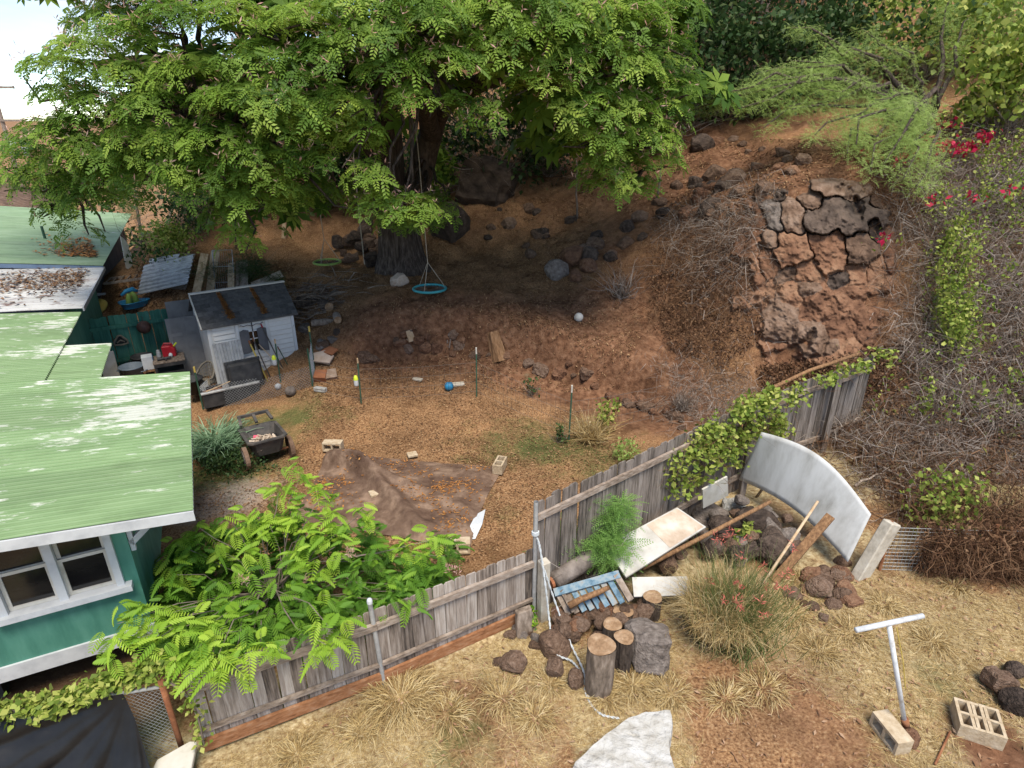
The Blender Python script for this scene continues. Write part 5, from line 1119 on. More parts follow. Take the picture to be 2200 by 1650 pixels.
# boulders one can single out
for a in [(1040, 385, 150, 120, 'rock_dark', 'largest dark boulder right of the big tree trunk'), (1140, 335, 55, 45, 'rock_dark', 'dark rounded boulder above the largest boulder'), (965, 480, 90, 90, 'rock_dark', 'dark boulder close to the foot of the trunk'),
          (1232, 548, 60, 50, 'rock_red', 'reddish top boulder of the group below the dark cleft'), (1197, 578, 58, 48, 'rock_grey', 'grey-brown left boulder of the group below the dark cleft'), (1262, 570, 45, 34, 'rock_red', 'right boulder of the group below the dark cleft'), (1238, 592, 32, 34, 'rock_red', 'small pale front boulder of the group below the dark cleft'),
          (1505, 310, 60, 42, 'rock_dark', 'black boulder near the top of the bare slope'), (858, 602, 50, 30, 'concrete_', 'pale flat stone at the foot of the big trunk'),
          (1390, 1385, 105, 110, 'rock_grey', 'large flat-topped grey boulder beside the upright logs'), (1188, 1388, 76, 52, 'rock_brown', 'long pink-brown stone lying beside the fence post'), (1105, 1418, 62, 50, 'rock_brown', 'brown stone by the foot of the low fence'), (1192, 1432, 52, 52, 'rock_brown', 'rounded tan stone in front of the long pink-brown one'), (1238, 1455, 36, 62, 'rock_brown', 'upright dark red stone left of the tall cut log'),
          (1575, 1085, 46, 38, 'white_', 'craggy white stone under the curved sheet'), (1530, 1110, 80, 38, 'rock_grey', 'long grey stone behind the orange pole'),
          (1625, 1130, 110, 80, 'rock_dark', 'large dark lava boulder below the curved sheet'), (1665, 1180, 80, 85, 'rock_dark', 'knobbly black lava boulder left of the prop plank'), (1760, 1262, 60, 44, 'rock_brown', 'brown boulder right of the prop plank'),
          (2145, 1465, 60, 60, 'rock_brown', 'squarish brown lava rock above the three cinder blocks'), (2185, 1505, 60, 70, 'rock_dark', 'dark lava rock at the right edge'), (2180, 1440, 50, 44, 'rock_dark', 'topmost grey lava rock at the right edge'), (1958, 1585, 50, 40, 'rock_red', 'red clod of rock at the clothesline post foot')]:
    mat = {'concrete_': 'rock_grey', 'white_': 'rock_grey'}.get(a[4], a[4]); o = rock(*a[:4], mat, a[5], boxy=a[1] in (1385, 1465, 385))
    if a[4] == 'white_':
        o.data = rock_mesh(99, 'white_rock', 0, 3, .5, 2)
    if a[4] == 'concrete_': o.data = rock_mesh(98, 'flagstone', 0, 3, .3, 3)
# heaps: stones that look alike share a label within their heap
def heap(n, poly, smin, smax, mats, label, group, cat='rock', boxy=.4, stack=0.0):
    n = int(n * .55); poly = np.array(poly, float); x0, y0 = poly.min(0); x1, y1 = poly.max(0); k = 0
    while k < n:
        px, py = random.uniform(x0, x1), random.uniform(y0, y1)
        if not inpoly(np.array([px]), np.array([py]), poly)[0]: continue
        s = random.uniform(smin, smax); rock(px, py, s, s * random.uniform(.6, .95), random.choice(mats), label, group, random.random() < boxy, dz=random.random() * stack, sink=.3 if stack else .95); k += 1
def inpoly(x, y, poly):
    r = np.zeros(x.shape, bool); j = len(poly) - 1
    for i in range(len(poly)):
        xi, yi = poly[i]; xj, yj = poly[j]; c = ((yi > y) != (yj > y)) & (x < (xj - xi) * (y - yi) / (yj - yi + 1e-12) + xi); r ^= c; j = i
    return r
heap(70, [(1180, 1335), (1370, 1300), (1400, 1330), (1320, 1360), (1230, 1385), (1180, 1370)], 24, 48, ['rock_brown', 'rock_brown', 'rock_red'], 'brown lava stone in the heap under the blue pallet', 'stones heaped under the blue pallet', stack=.22)
heap(85, [(1400, 1200), (1500, 1130), (1600, 1090), (1690, 1130), (1720, 1200), (1600, 1220), (1500, 1200), (1420, 1230)], 22, 60, ['rock_dark', 'rock_brown', 'rock_grey'], 'lava stone in the pile between tall fence and curved sheet', 'stones piled below the curved sheet', stack=.3)
heap(44, [(1690, 1240), (1820, 1180), (1830, 1290), (1760, 1330), (1700, 1290)], 24, 50, ['rock_brown', 'rock_red'], 'brown stone spilling out below the curved sheet', 'stones spilling right of the prop plank')
heap(18, [(1010, 1400), (1150, 1330), (1170, 1390), (1050, 1440)], 18, 34, ['rock_brown', 'rock_grey'], 'small stone at the foot of the low fence', 'small stones along the low fence')
heap(26, [(620, 620), (720, 600), (730, 720), (690, 760), (640, 690)], 16, 34, ['rock_brown', 'rock_dark', 'rock_grey'], 'stone among the log litter right of the shed', 'stones in the litter right of the shed')
heap(46, [(690, 540), (830, 470), (830, 560), (760, 575)], 18, 40, ['rock_dark', 'rock_brown'], 'dark stone in the old wall left of the trunk', 'stones of the old wall left of the trunk', stack=.3)
heap(24, [(1200, 460), (1320, 470), (1400, 420), (1430, 380), (1420, 500), (1330, 560), (1240, 540)], 26, 70, ['rock_dark', 'rock_brown', 'rock_brown'], 'black stone in the shaded cleft of the slope', 'black stones in the shaded cleft')
heap(34, [(1440, 380), (1560, 350), (1650, 400), (1600, 450), (1480, 460)], 26, 70, ['rock_brown', 'rock_red', 'rock_dark'], 'brown rock sticking out of the bare slope', 'rocks on the bare slope above the dry brush')
heap(26, [(1500, 290), (1640, 300), (1760, 340), (1700, 370), (1560, 340)], 16, 40, ['rock_brown', 'rock_red'], 'small rock high on the bare slope', 'rocks high on the bare slope')
heap(40, [(740, 760), (850, 690), (1060, 690), (1180, 770), (1100, 790), (900, 740), (780, 780)], 14, 34, ['rock_red', 'rock_brown'], 'small red-brown stone in the cut bank', 'stones in the cut bank')
heap(44, [(1110, 770), (1220, 770), (1330, 830), (1460, 880), (1480, 940), (1380, 880), (1220, 810)], 16, 42, ['rock_red', 'rock_red', 'rock_brown'], 'red stone along the crumbling edge of the yard', 'red stones along the crumbling edge')
heap(20, [(1000, 500), (1200, 560), (1160, 400), (1080, 420), (980, 560)], 14, 44, ['rock_dark', 'rock_brown'], 'dark rock on the leafy slope right of the trunk', 'rocks on the leafy slope')
# big pale rock at the bottom edge
wp = [PZ(a, b_, .02) for a, b_ in ((1225, 1662), (1290, 1600), (1345, 1562), (1385, 1547), (1440, 1544), (1444, 1580), (1440, 1620), (1452, 1680), (1330, 1730))]
cw = sum(wp, Vector()) / len(wp); t = thing('pale_rock', 'big pale grey-white rock with pits cut by the bottom edge', 'rock', cw)
bm = bmesh.new(); vs_ = [bm.verts.new(p - cw) for p in wp]; f_ = bm.faces.new(vs_); ex = bmesh.ops.extrude_face_region(bm, geom=[f_]); tv_ = [v for v in ex['geom'] if isinstance(v, bmesh.types.BMVert)]
for v in tv_: v.co = Vector((v.co.x * .93, v.co.y * .93, .16))
bmesh.ops.triangulate(bm, faces=list(bm.faces)); bmesh.ops.subdivide_edges(bm, edges=list(bm.edges), cuts=7, use_grid_fill=True, smooth=0)
pits = [(PZ(1362, 1577, .17) - cw, .028), (PZ(1393, 1628, .17) - cw, .03), (PZ(1335, 1640, .17) - cw, .03), (PZ(1360, 1612, .17) - cw, .018)]
for v in bm.verts:
    top_ = sstep(.02, .15, np.array(v.co.z)); nz_ = mnoise.noise(v.co * 5) * .03 + mnoise.noise(v.co * 14) * .014; v.co += Vector((nz_ * .6, mnoise.noise(v.co * 6 + Vector((9, 0, 0))) * .015, nz_ * float(top_)))
    for p_, r_ in pits:
        d_ = (Vector((v.co.x, v.co.y)) - Vector((p_.x, p_.y))).length
        if d_ < r_ * 1.5 and v.co.z > .08: v.co.z -= .05 * max(0, 1 - d_ / (r_ * 1.5)) ** .5
bmesh.ops.recalc_face_normals(bm, faces=bm.faces); me = bpy.data.meshes.new('rock'); bm.to_mesh(me); bm.free(); me.materials.append(MAT['white_rock']); obj('rock', me, t)
# ------------------------------------------------------------------ cut logs
def stump(label, px, py, wpx, hpx, bark_='bark', lean_=0):
    g = G(px, py); s = mpp(g); r = wpx * s / 2; dep_ = math.atan2(CAMH - g.z, g.y); h = hpx * s / math.cos(dep_) * .8; t = thing('cut_log', label, 'log', g, random.uniform(0, 6))
    n = 22; rows = 7; vs = []
    for i in range(rows + 1):
        for k in range(n): a = 2 * math.pi * k / n; q = r * (1 + .06 * math.sin(a * 3 + 1) + .05 * mnoise.noise(Vector((math.cos(a) * 3, math.sin(a) * 3, i * .7 + px)))); vs.append((q * math.cos(a), q * math.sin(a), -.05 + (h + .05) * i / rows))
    MB().add(vs, [(i * n + k, i * n + (k + 1) % n, (i + 1) * n + (k + 1) % n, (i + 1) * n + k) for i in range(rows) for k in range(n)]).build('bark', bark_, t, smooth=True)
    tp = [(0, 0, h + .004)]; fc = []
    for j in range(1, 5):
        for k in range(n): a = 2 * math.pi * k / n; q = r * j / 4 * (1 + .06 * math.sin(a * 3 + 1)) * .985; tp.append((q * math.cos(a), q * math.sin(a), h + .004 + .006 * (j % 2) + random.uniform(-.003, .003)))
    fc = [(0, 1 + k, 1 + (k + 1) % n) for k in range(n)] + [(1 + j * n + k, 1 + (j + 1) * n + k, 1 + (j + 1) * n + (k + 1) % n, 1 + j * n + (k + 1) % n) for j in range(3) for k in range(n)]
    MB().add(tp, fc).build('cut_face', 'cut_wood', t)
stump('tallest cut log standing upright at the front of the stone heap', 1284, 1478, 60, 100, 'old_wood'); stump('dark upright log right behind the tallest one', 1335, 1432, 42, 70); stump('upright log with star-shaped cut behind the dark one', 1312, 1385, 40, 50); stump('squat upright log beneath the white painted board', 1398, 1322, 40, 46); stump('half-buried dark log end between stones and squat log', 1336, 1340, 44, 34)
def loglie(label, px, py, L_, r, rz, mat='bark', dz=0.0):
    g = G(px, py); t = thing('fallen_log', label, 'log', g + Vector((0, 0, r + dz)), rz); MB().tube([(-L_ / 2, 0, 0), (0, 0, .02), (L_ / 2, 0, 0)], [r, r * 1.05, r * .9], 14, False).build('bark', mat, t, smooth=True)
    for s_ in (-1, 1): MB().tube([(s_ * L_ / 2, 0, 0), (s_ * (L_ / 2 + .004), 0, 0)], r * .96, 14).build('cut_face', 'cut_wood', t)
loglie('sawn log with pale end lying right of the shed', 700, 665, .5, .13, R(-50)); loglie('log lying behind the pale-ended one', 662, 660, .6, .11, R(20)); loglie('short grey log lower in the litter pile', 725, 690, .45, .1, R(-70), 'old_wood'); loglie('weathered log at the edge of the litter pile', 695, 700, .6, .09, R(15), 'old_wood')
g = G(1128, 1365); t = thing('split_log', 'weathered split log standing against the low fence', 'log', g, .6)
m = MB(); m.prism([(-.12, 0, 0), (.1, -.03, 0), (.12, .06, 0), (-.1, .09, 0)], (.05, .08, .34)); m.prism([(.1, 0, 0), (.2, 0, 0), (.17, .07, 0)], (-.02, .06, .26)); m.build('log', 'old_wood', t, bevel=.01)
# ------------------------------------------------------------------ plants: helpers
def strands(p0, d, L_, W_, droop, segs=3, rnd=None, wob=0.0, taper=.15):
    "thin ribbons: blades, straws, twigs"
    n = len(p0); d = d / np.linalg.norm(d, axis=1, keepdims=True); L_ = np.broadcast_to(L_, (n,)); W_ = np.broadcast_to(W_, (n,)); droop = np.broadcast_to(droop, (n,))
    sd = np.cross(d, RNG.normal(0, 1, (n, 3))); sd /= np.linalg.norm(sd, axis=1, keepdims=True); wv = RNG.normal(0, 1, (n, 3)) * wob
    wv2 = RNG.normal(0, 1, (n, 3)) * wob * .6
    V = []
    for k in range(segs + 1):
        t = k / segs; c = p0 + d * (L_ * t)[:, None] + wv * (L_ * t * t)[:, None] + wv2 * (L_ * math.sin(t * 6.28))[:, None]; c[:, 2] -= droop * L_ * t * t
        w_ = (W_ * (1 - (1 - taper) * t) / 2)[:, None]; V += [c - sd * w_, c + sd * w_]
    V = np.stack(V, 1); nv = 2 * (segs + 1); base = (np.arange(n) * nv)[:, None, None]; f = np.array([[2 * k, 2 * k + 1, 2 * k + 3, 2 * k + 2] for k in range(segs)])
    r = RNG.random(n) if rnd is None else rnd
    return V.reshape(-1, 3), (f[None] + base).reshape(-1, 4), np.repeat(r, nv)
def frond(npair=6, ll=.3, lw=.1, droop=.35, ang=62, stalk=.12, lfdroop=.3, mid=.5, hexa=False, rach=True):
    "one feather-shaped leaf along +x, unit length, leaflets as kite faces"
    V = []; F = []
    def pt(t): return np.array([t - .12 * droop * t * t, 0, -droop * t * t])
    for k in range(npair):
        t = stalk + (1 - stalk) * (k + .6) / npair; prof = math.sin(math.pi * (.18 + .75 * (k + .5) / npair)) ** .7
        for s in (-1, 1):
            a = R(ang - 22 * k / npair); dx, dy = math.cos(a), s * math.sin(a); l = ll * prof; b0 = pt(t); q = len(V)
            sx, sy = -dy * s, dx * s
            for (u, w_) in (((0, 0), (mid, 1), (1, 0), (mid, -1)) if not hexa else ((0, 0), (.35, 1), (.82, .85), (1, 0), (.82, -.85), (.35, -1))):
                V.append(b0 + np.array([dx * l * u + sx * lw * w_ * .5, dy * l * u + sy * lw * w_ * .5, -lfdroop * l * u * u]))
            F.append([q, q + 1, q + 2, q + 3])
            if hexa: F.append([q, q + 3, q + 4, q + 5])
    if not rach: return np.array(V), np.array(F)
    q = len(V); a, b_, c = pt(0), pt(.5), pt(1)
    for p in (a, b_, c): V += [p + [0, -.012, .003], p + [0, .012, .003]]
    F += [[q, q + 1, q + 3, q + 2], [q + 2, q + 3, q + 5, q + 4]]
    return np.array(V), np.array(F)
def rosette(nf, fr, up=.25, jit=.2):
    V, F = fr; VV = []; FF = []; b = 0
    for k in range(nf):
        a = 2 * math.pi * (k + random.uniform(-jit, jit)) / nf; e = up + random.uniform(-.15, .15); s = random.uniform(.8, 1.1)
        m = np.array(Matrix.Rotation(a, 3, 'Z') @ Matrix.Rotation(-e, 3, 'Y')); VV.append((V * s) @ m.T); FF.append(F + b); b += len(V)
    return np.concatenate(VV), np.concatenate(FF)
def randrot(n, tilt=.35):
    yaw = RNG.random(n) * 6.283; tx, ty = RNG.normal(0, tilt, n), RNG.normal(0, tilt, n); c, s = np.cos(yaw), np.sin(yaw); z = np.zeros(n); o = np.ones(n)
    Z = np.stack([np.stack([c, -s, z], 1), np.stack([s, c, z], 1), np.stack([z, z, o], 1)], 1)
    cx, sx = np.cos(tx), np.sin(tx); X = np.stack([np.stack([o, z, z], 1), np.stack([z, cx, -sx], 1), np.stack([z, sx, cx], 1)], 1)
    cy, sy = np.cos(ty), np.sin(ty); Y = np.stack([np.stack([cy, z, sy], 1), np.stack([z, o, z], 1), np.stack([-sy, z, cy], 1)], 1)
    return X @ Y @ Z
def branch_pts(a, b_, sag=0.0, n=5, wob=.05):
    a, b_ = Vector(a), Vector(b_); L_ = (b_ - a).length; out = []
    for k in range(n + 1):
        t = k / n; p = a.lerp(b_, t); p.z += sag * L_ * math.sin(math.pi * t); 
        if 0 < k < n: p += Vector((random.gauss(0, 1), random.gauss(0, 1), random.gauss(0, 1))) * wob * L_ * .3
        out.append(p)
    return out
def sample_px(poly, n, pad=0):
    "random ground points seen inside a photo polygon"
    poly = np.array(poly, float); c = np.array([tuple(G(a, b_)) for a, b_ in poly]); lo, hi = c.min(0) - .5, c.max(0) + .5; xs = []; got = 0
    for _ in range(60):
        x = RNG.uniform(lo[0], hi[0], n * 2); y = RNG.uniform(lo[1], hi[1], n * 2); z = height(x, y); px, py, dp = pix(x, y, z); k = inpoly(px, py, poly) & (dp > 0); xs.append(np.stack([x[k], y[k], z[k]], 1)); got += k.sum()
        if got >= n: break
    return np.concatenate(xs)[:n]
leafmat('leaf_tree', [(.06, .13, .018), (.125, .225, .03), (.22, .335, .045), (.37, .48, .08)], .45)
leafmat('leaf_bush', [(.07, .17, .022), (.13, .28, .03), (.25, .43, .04), (.42, .58, .07)], .48, .5)
leafmat('leaf_pale', [(.25, .36, .09), (.36, .48, .13), (.48, .60, .20)], .5)
leafmat('leaf_vine', [(.11, .17, .025), (.20, .28, .04), (.34, .40, .08), (.45, .46, .12)], .35)
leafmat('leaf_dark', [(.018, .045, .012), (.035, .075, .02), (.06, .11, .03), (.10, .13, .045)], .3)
leafmat('leaf_feather', [(.13, .27, .06), (.21, .37, .09), (.31, .48, .14)], .45)
leafmat('grass_blue', [(.11, .20, .10), (.18, .29, .16), (.28, .40, .25)], .3)
leafmat('weed', [(.07, .11, .03), (.12, .17, .05), (.20, .24, .08)], .3)
leafmat('straw', [(.24, .15, .06), (.39, .27, .11), (.52, .39, .18), (.62, .50, .29)], .15, .8)
leafmat('dry_twig', [(.08, .055, .04), (.16, .12, .092), (.25, .205, .17), (.36, .315, .275)], 0, .9)
leafmat('dry_brown', [(.05, .024, .013), (.105, .05, .026), (.18, .095, .048), (.25, .15, .085)], .1, .9)
leafmat('litter', [(.07, .034, .017), (.16, .08, .038), (.26, .145, .068), (.40, .26, .14)], 0, .9)
leafmat('flower_pink', [(.50, .27, .20), (.62, .36, .30), (.68, .48, .40)], .3, .8)
leafmat('flower_red', [(.34, .008, .04), (.50, .015, .07), (.55, .06, .10)], .25, .7)
leafmat('flower_coral', [(.50, .12, .09), (.62, .20, .15)], .25, .7)
leafmat('tan_leaf', [(.20, .10, .05), (.33, .19, .11), (.42, .28, .18)], .1, .85)
KITE = (np.array([[0, 0, 0], [.45, -.36, .06], [1, 0, -.08], [.45, .36, .06]]), np.array([[0, 1, 2, 3]]))
def leaves_at(pts, size, mat_rot=.8):
    n = len(pts); return scatter(*KITE, pts, randrot(n, mat_rot), size * (.6 + .8 * RNG.random(n)))
def foliage(name, parts, mat, parent=None, kind=None):
    V, F, r = join(parts); o = obj(name, npmesh(name, V, F, mat, r, off=None if parent is None else Vector(parent.location)), parent)
    if kind: o['kind'] = kind
    return o

# ------------------------------------------------------------------ the big spreading tree
tbase = G(862, 578); tree = thing('spreading_tree', 'huge spreading tree with feathery leaves and pinkish flowers over the yard', 'tree', tbase - Vector((0, 0, .3)))
EC, ER = np.array([-4.4, 18.6, 7.2]), np.array([11., 6.6, 6.6])
def on_crown(px, py):
    d = np.array(ray(px, py)); o = (np.array([0, 0, CAMH]) - EC) / ER; q = d / ER; A = q @ q; B = 2 * o @ q; Cc = o @ o - 1; D = B * B - 4 * A * Cc
    t = (-B - math.sqrt(D)) / (2 * A) if D > 0 else -B / (2 * A); return np.array([0, 0, CAMH]) + d * t
PADS = [(560, 230, 120, 45), (700, 130, 80, 36), (640, 185, 90, 36), (470, 300, 90, 32), (800, 90, 110, 42), (930, 60, 110, 40), (1050, 40, 110, 40), (1180, 60, 110, 46), (1330, 50, 110, 50), (1420, 110, 70, 46), (1330, 150, 100, 46), (1250, 110, 90, 44), (1150, 190, 90, 40), (1330, 250, 100, 42), (1400, 295, 66, 34), (1320, 340, 70, 34), (1300, 405, 42, 24), (1375, 405, 44, 22),
        (735, 235, 66, 38), (785, 290, 38, 24), (690, 345, 42, 26), (790, 380, 52, 36), (880, 455, 75, 38), (810, 445, 60, 34), (620, 280, 70, 38), (968, 235, 46, 34), (540, 335, 80, 30), (400, 350, 80, 34), (300, 300, 80, 38), (200, 330, 90, 38), (100, 300, 84, 38), (50, 350, 60, 38), (130, 410, 60, 40), (160, 490, 46, 40), (110, 455, 40, 26), (250, 385, 80, 28), (430, 405, 70, 28), (560, 395, 80, 34), (330, 230, 90, 38), (215, 235, 80, 36), (120, 150, 76, 26), (180, 120, 90, 30), (260, 80, 100, 34), (380, 50, 110, 38), (420, 165, 100, 38), (550, 130, 90, 38), (650, 50, 90, 38), (500, 50, 100, 38), (840, 160, 90, 40), (960, 140, 90, 40), (1060, 120, 90, 40), (880, 220, 70, 34), (1040, 250, 60, 36), (1220, 240, 70, 40), (1100, 10, 120, 34), (1450, 30, 70, 40), (1470, 190, 36, 34), (600, 350, 60, 30), (480, 220, 80, 34), (380, 290, 70, 30), (280, 170, 80, 30), (760, 20, 110, 34), (880, 10, 110, 34), (1250, 300, 60, 34), (1230, 20, 100, 36), (480, 470, 50, 36), (510, 520, 40, 30), (150, 360, 80, 36), (250, 345, 80, 34), (350, 385, 80, 32), (450, 375, 80, 32), (90, 385, 60, 34), (520, 430, 70, 30), (330, 340, 70, 32), (190, 430, 50, 30), (1270, 225, 80, 38), (1290, 290, 80, 36), (1360, 300, 80, 36), (1430, 250, 60, 34), (1440, 195, 60, 36), (1350, 370, 70, 32), (1420, 345, 50, 28), (1300, 375, 60, 30), (1200, 140, 90, 40), (1100, 80, 100, 38), (160, 280, 80, 32), (140, 210, 70, 30), (650, 240, 70, 34), (30, 400, 40, 26)]
mono = [rosette(5, frond(5, .36, .165, .6, 58, rach=False), .30) for _ in range(3)]
def zframes(nrm):
    nrm = nrm / np.linalg.norm(nrm, axis=1, keepdims=True); t_ = np.cross(nrm, RNG.normal(0, 1, nrm.shape)); t_ /= np.linalg.norm(t_, axis=1, keepdims=True); return np.stack([t_, np.cross(nrm, t_), nrm], 2)
pad_c = []; parts = []; fl_parts = []
PUFF = (np.concatenate([np.array([[0, 0, 0], [.5, .12, .5], [.9, 0, .95], [.5, -.12, .5]]) @ np.array(Matrix.Rotation(k * 2.09, 3, 'Z')).T for k in range(3)]), np.array([[0, 1, 2, 3], [4, 5, 6, 7], [8, 9, 10, 11]]))
COARSE = rosette(7, (np.array([[0, 0, 0], [.5, -.2, -.05], [1, 0, -.3], [.5, .2, -.05]]), np.array([[0, 1, 2, 3]])), .2)
def add_pad(c, rx, rz_, dens, lf, flowers=True, coarse=False):
    ry = rx * .8; n = max(8, int(dens * rx * ry * 3.2)); a = RNG.random(n) * 6.283; q = np.sqrt(RNG.random(n)); x, y = q * np.cos(a), q * np.sin(a)
    dome = np.sqrt(np.clip(1 - q * q, 0, 1)); z = (1.4 * dome - .6) * rz_ + RNG.normal(0, .14, n) * rz_
    P_ = np.stack([c[0] + x * rx, c[1] + y * ry, c[2] + z], 1); rot = zframes(np.stack([x * .75, y * .75 - .18, .35 + .75 * dome], 1) + RNG.normal(0, .16, (n, 3)))
    tone = np.clip(RNG.normal(.5, .2, n) + random.uniform(-.18, .18), 0, 1)
    k = RNG.integers(0, 3, n)
    for j in range(3):
        s_ = k == j
        if s_.any(): parts.append(scatter(*(COARSE if coarse else mono[j]), P_[s_], rot[s_], lf * (.55 + .85 * RNG.random(s_.sum())), tone[s_]))
    if flowers:
        m_ = max(2, int(n * .6)); i_ = RNG.integers(0, n, m_); fp = P_[i_] + RNG.normal(0, .1, (m_, 3)) + [0, 0, .06]; fl_parts.append(scatter(*PUFF, fp, randrot(m_, .9), .06 + .05 * RNG.random(m_)))
for (a, b_, hw, hh) in PADS:
    c = on_crown(a, b_); s = mpp(c); pad_c.append(c); add_pad(c, hw * s * 1.02, hh * s * 1.12, 31, .215)
for (a, b_) in [(300, 25), (380, -25), (460, 5), (540, -20), (620, 5), (250, 55), (700, -20), (420, -60), (560, -70), (800, -30), (600, 330), (660, 300), (560, 420), (620, 400), (700, 255), (480, 340), (720, 300), (840, 425), (930, 445), (770, 420), (900, 480), (850, 480)]:
    c = np.array(PY(a, b_, 15.2 if b_ < 100 else (14.2 if a < 750 else 16.2))); pad_c.append(c); add_pad(c, 1.1 if b_ < 400 or a < 750 else .7, .42, 30, .215)
for k in range(48):                       # foliage further inside
    a, b_, hw, hh = random.choice(PADS); a += random.uniform(-70, 70); b_ += random.uniform(-70, 40)
    if 780 < a < 1010 and b_ > 215: continue
    if b_ > 330 and a > 560: continue
    c = on_crown(a, b_); c = c + np.array([0, random.uniform(1.2, 4.5), 0]); add_pad(c, random.uniform(.8, 1.4), random.uniform(.3, .5), 10, .27, False)
    if k % 3 == 0: pad_c.append(c)
for k in range(90):                        # coarse foliage deep inside the crown
    a, b_, hw, hh = random.choice(PADS); a += random.uniform(-60, 60); b_ += random.uniform(-60, 20)
    if (780 < a < 1010 and b_ > 200) or (b_ > 320 and a > 560) or a < 110: continue
    add_pad(on_crown(a, b_) + np.array([0, random.uniform(1.5, 5), 0]), random.uniform(1.0, 1.6), random.uniform(.4, .7), 9, .4, False, True)
for k in range(95):                        # top and back of the crown, out of view, added for its shade
    a, q = random.uniform(0, 6.28), math.sqrt(random.random()) * .93; c = EC + ER * np.array([q * math.cos(a), q * math.sin(a), math.sqrt(1 - q * q)]); 
    px, py, _ = pix(*[np.array(v) for v in c])
    if py < -50 or c[1] > 20.5: add_pad(c, 1.5, .45, 6, .42, False, True)
foliage('crown', parts, 'leaf_tree', tree); foliage('flowers', fl_parts, 'flower_pink', tree, 'stuff')
fk = PY(850, 425, 18.3)
m = MB(); n = 20; prof = [(-.3, .95), (.1, .78), (.5, .66), (1.0, .6), (1.6, .57), (2.3, .62)]; vs = []
for i, (z_, r_) in enumerate(prof):
    for k in range(n): a = 2 * math.pi * k / n; q = r_ * (1 + .10 * math.sin(a * 5 + .4) + .05 * math.sin(a * 9)); vs.append((tbase.x + q * math.cos(a) - .02 * z_, tbase.y + q * math.sin(a), tbase.z + z_))
m.add(vs, [(i * n + k, i * n + (k + 1) % n, (i + 1) * n + (k + 1) % n, (i + 1) * n + k) for i in range(len(prof) - 1) for k in range(n)]); m.build('trunk', 'trunk_bark', tree, world=True, smooth=True)
f0 = Vector((tbase.x, tbase.y, tbase.z + 1.7)); LIMB = []
def limb(p, r): MB().tube(smooth_pts([Vector(v) for v in p], 4), [r[0] + (r[1] - r[0]) * k / (4 * (len(p) - 1)) for k in range(4 * (len(p) - 1) + 1)], 12).build('limb', 'bark', tree, world=True, smooth=True); LIMB.extend(smooth_pts([Vector(v) for v in p], 4)[6:])
limb([f0 + Vector((-.2, -.1, 0)), PY(835, 330, 18.2), PY(825, 230, 17.8), PY(760, 150, 16.5), PY(640, 100, 15)], (.5, .16))
limb([f0 + Vector((.2, 0, 0)), PY(895, 400, 18.4), PY(925, 290, 18.2), PY(960, 220, 17.5), PY(1080, 160, 15.5), PY(1250, 140, 14.5)], (.46, .13))
limb([PY(835, 330, 18.2), PY(740, 300, 16.8), PY(600, 290, 15.2), PY(470, 310, 14)], (.3, .1)); limb([PY(825, 230, 17.8), PY(680, 170, 17), PY(480, 145, 16.5), PY(330, 130, 16), PY(200, 140, 15.6)], (.3, .08))
limb([PY(925, 290, 18.2), PY(910, 200, 16), PY(880, 120, 14)], (.3, .1)); limb([PY(600, 290, 15.2), PY(420, 300, 15), PY(250, 340, 14.6), PY(150, 400, 14.2)], (.16, .06)); limb([PY(1080, 160, 15.5), PY(1250, 220, 15), PY(1330, 320, 14.6), PY(1350, 390, 14.4)], (.16, .05)); limb([PY(825, 230, 17.8), PY(850, 60, 18), PY(820, -150, 18.5)], (.34, .12)); limb([PY(925, 290, 18.2), PY(1000, 50, 18.5), PY(1100, -120, 18.8)], (.3, .1))
lim = np.array([tuple(v) for v in LIMB]); m = MB()
for c in pad_c:
    for k in range(2):
        e = Vector(c) + Vector((random.uniform(-.5, .5), random.uniform(-.3, .3), -.12)); d_ = ((lim - np.array(e)) ** 2).sum(1) + 2.0 * np.maximum(0, lim[:, 2] - e.z); s_ = Vector(lim[int(d_.argmin())]); 
        if (e - s_).length < 7: m.tube(branch_pts(s_, e, .06, 4, .18), [.05, .042, .034, .025, .012], 5, False)
bo = m.build('twigs', 'bark', tree, world=True, smooth=True); bo['kind'] = 'stuff'

# ------------------------------------------------------------------ young tree in front of the green house
TIPS = [(650, 1015, 1), (700, 1050, 1), (598, 1060, 1), (770, 1108, 1), (632, 1105, 1), (555, 1110, 1), (500, 1125, 1), (430, 1135, 1), (712, 1115, 1), (420, 1185, 0), (380, 1170, 1), (380, 1235, 1), (480, 1185, 1), (560, 1180, 1), (640, 1185, 1), (720, 1175, 1), (795, 1185, 0), (870, 1170, 1), (935, 1158, 1), (900, 1215, 0), (840, 1240, 0), (760, 1245, 0), (680, 1230, 1), (600, 1245, 0), (520, 1245, 0), (440, 1255, 0), (365, 1270, 0), (300, 1325, 1), (252, 1340, 1), (262, 1390, 1), (340, 1372, 1), (400, 1345, 1), (460, 1335, 1), (520, 1310, 0), (600, 1310, 0), (680, 1300, 0), (760, 1290, 0), (820, 1285, 0), (560, 1385, 1), (470, 1405, 1), (400, 1410, 1), (640, 1350, 0), (705, 1345, 1), (700, 1385, 1), (450, 1440, 1), (500, 1430, 1), (880, 1260, 0), (330, 1330, 1), (545, 1345, 0), (660, 1270, 0), (740, 1330, 0), (480, 1290, 0), (930, 1210, 0), (860, 1290, 0), (580, 1130, 1), (670, 1140, 1)]
bb = PZ(600, 1330, 0); bb.z = gz(bb.x, bb.y); bush = thing('young_tree', 'bright green young tree with drooping feather leaves spilling over the low fence', 'tree', bb)
fine = [frond(9, .42, .105, .6 + .3 * k, 76, .05, .5, .6, True) for k in range(3)]; bparts = []; m = MB(); 
tipP = []
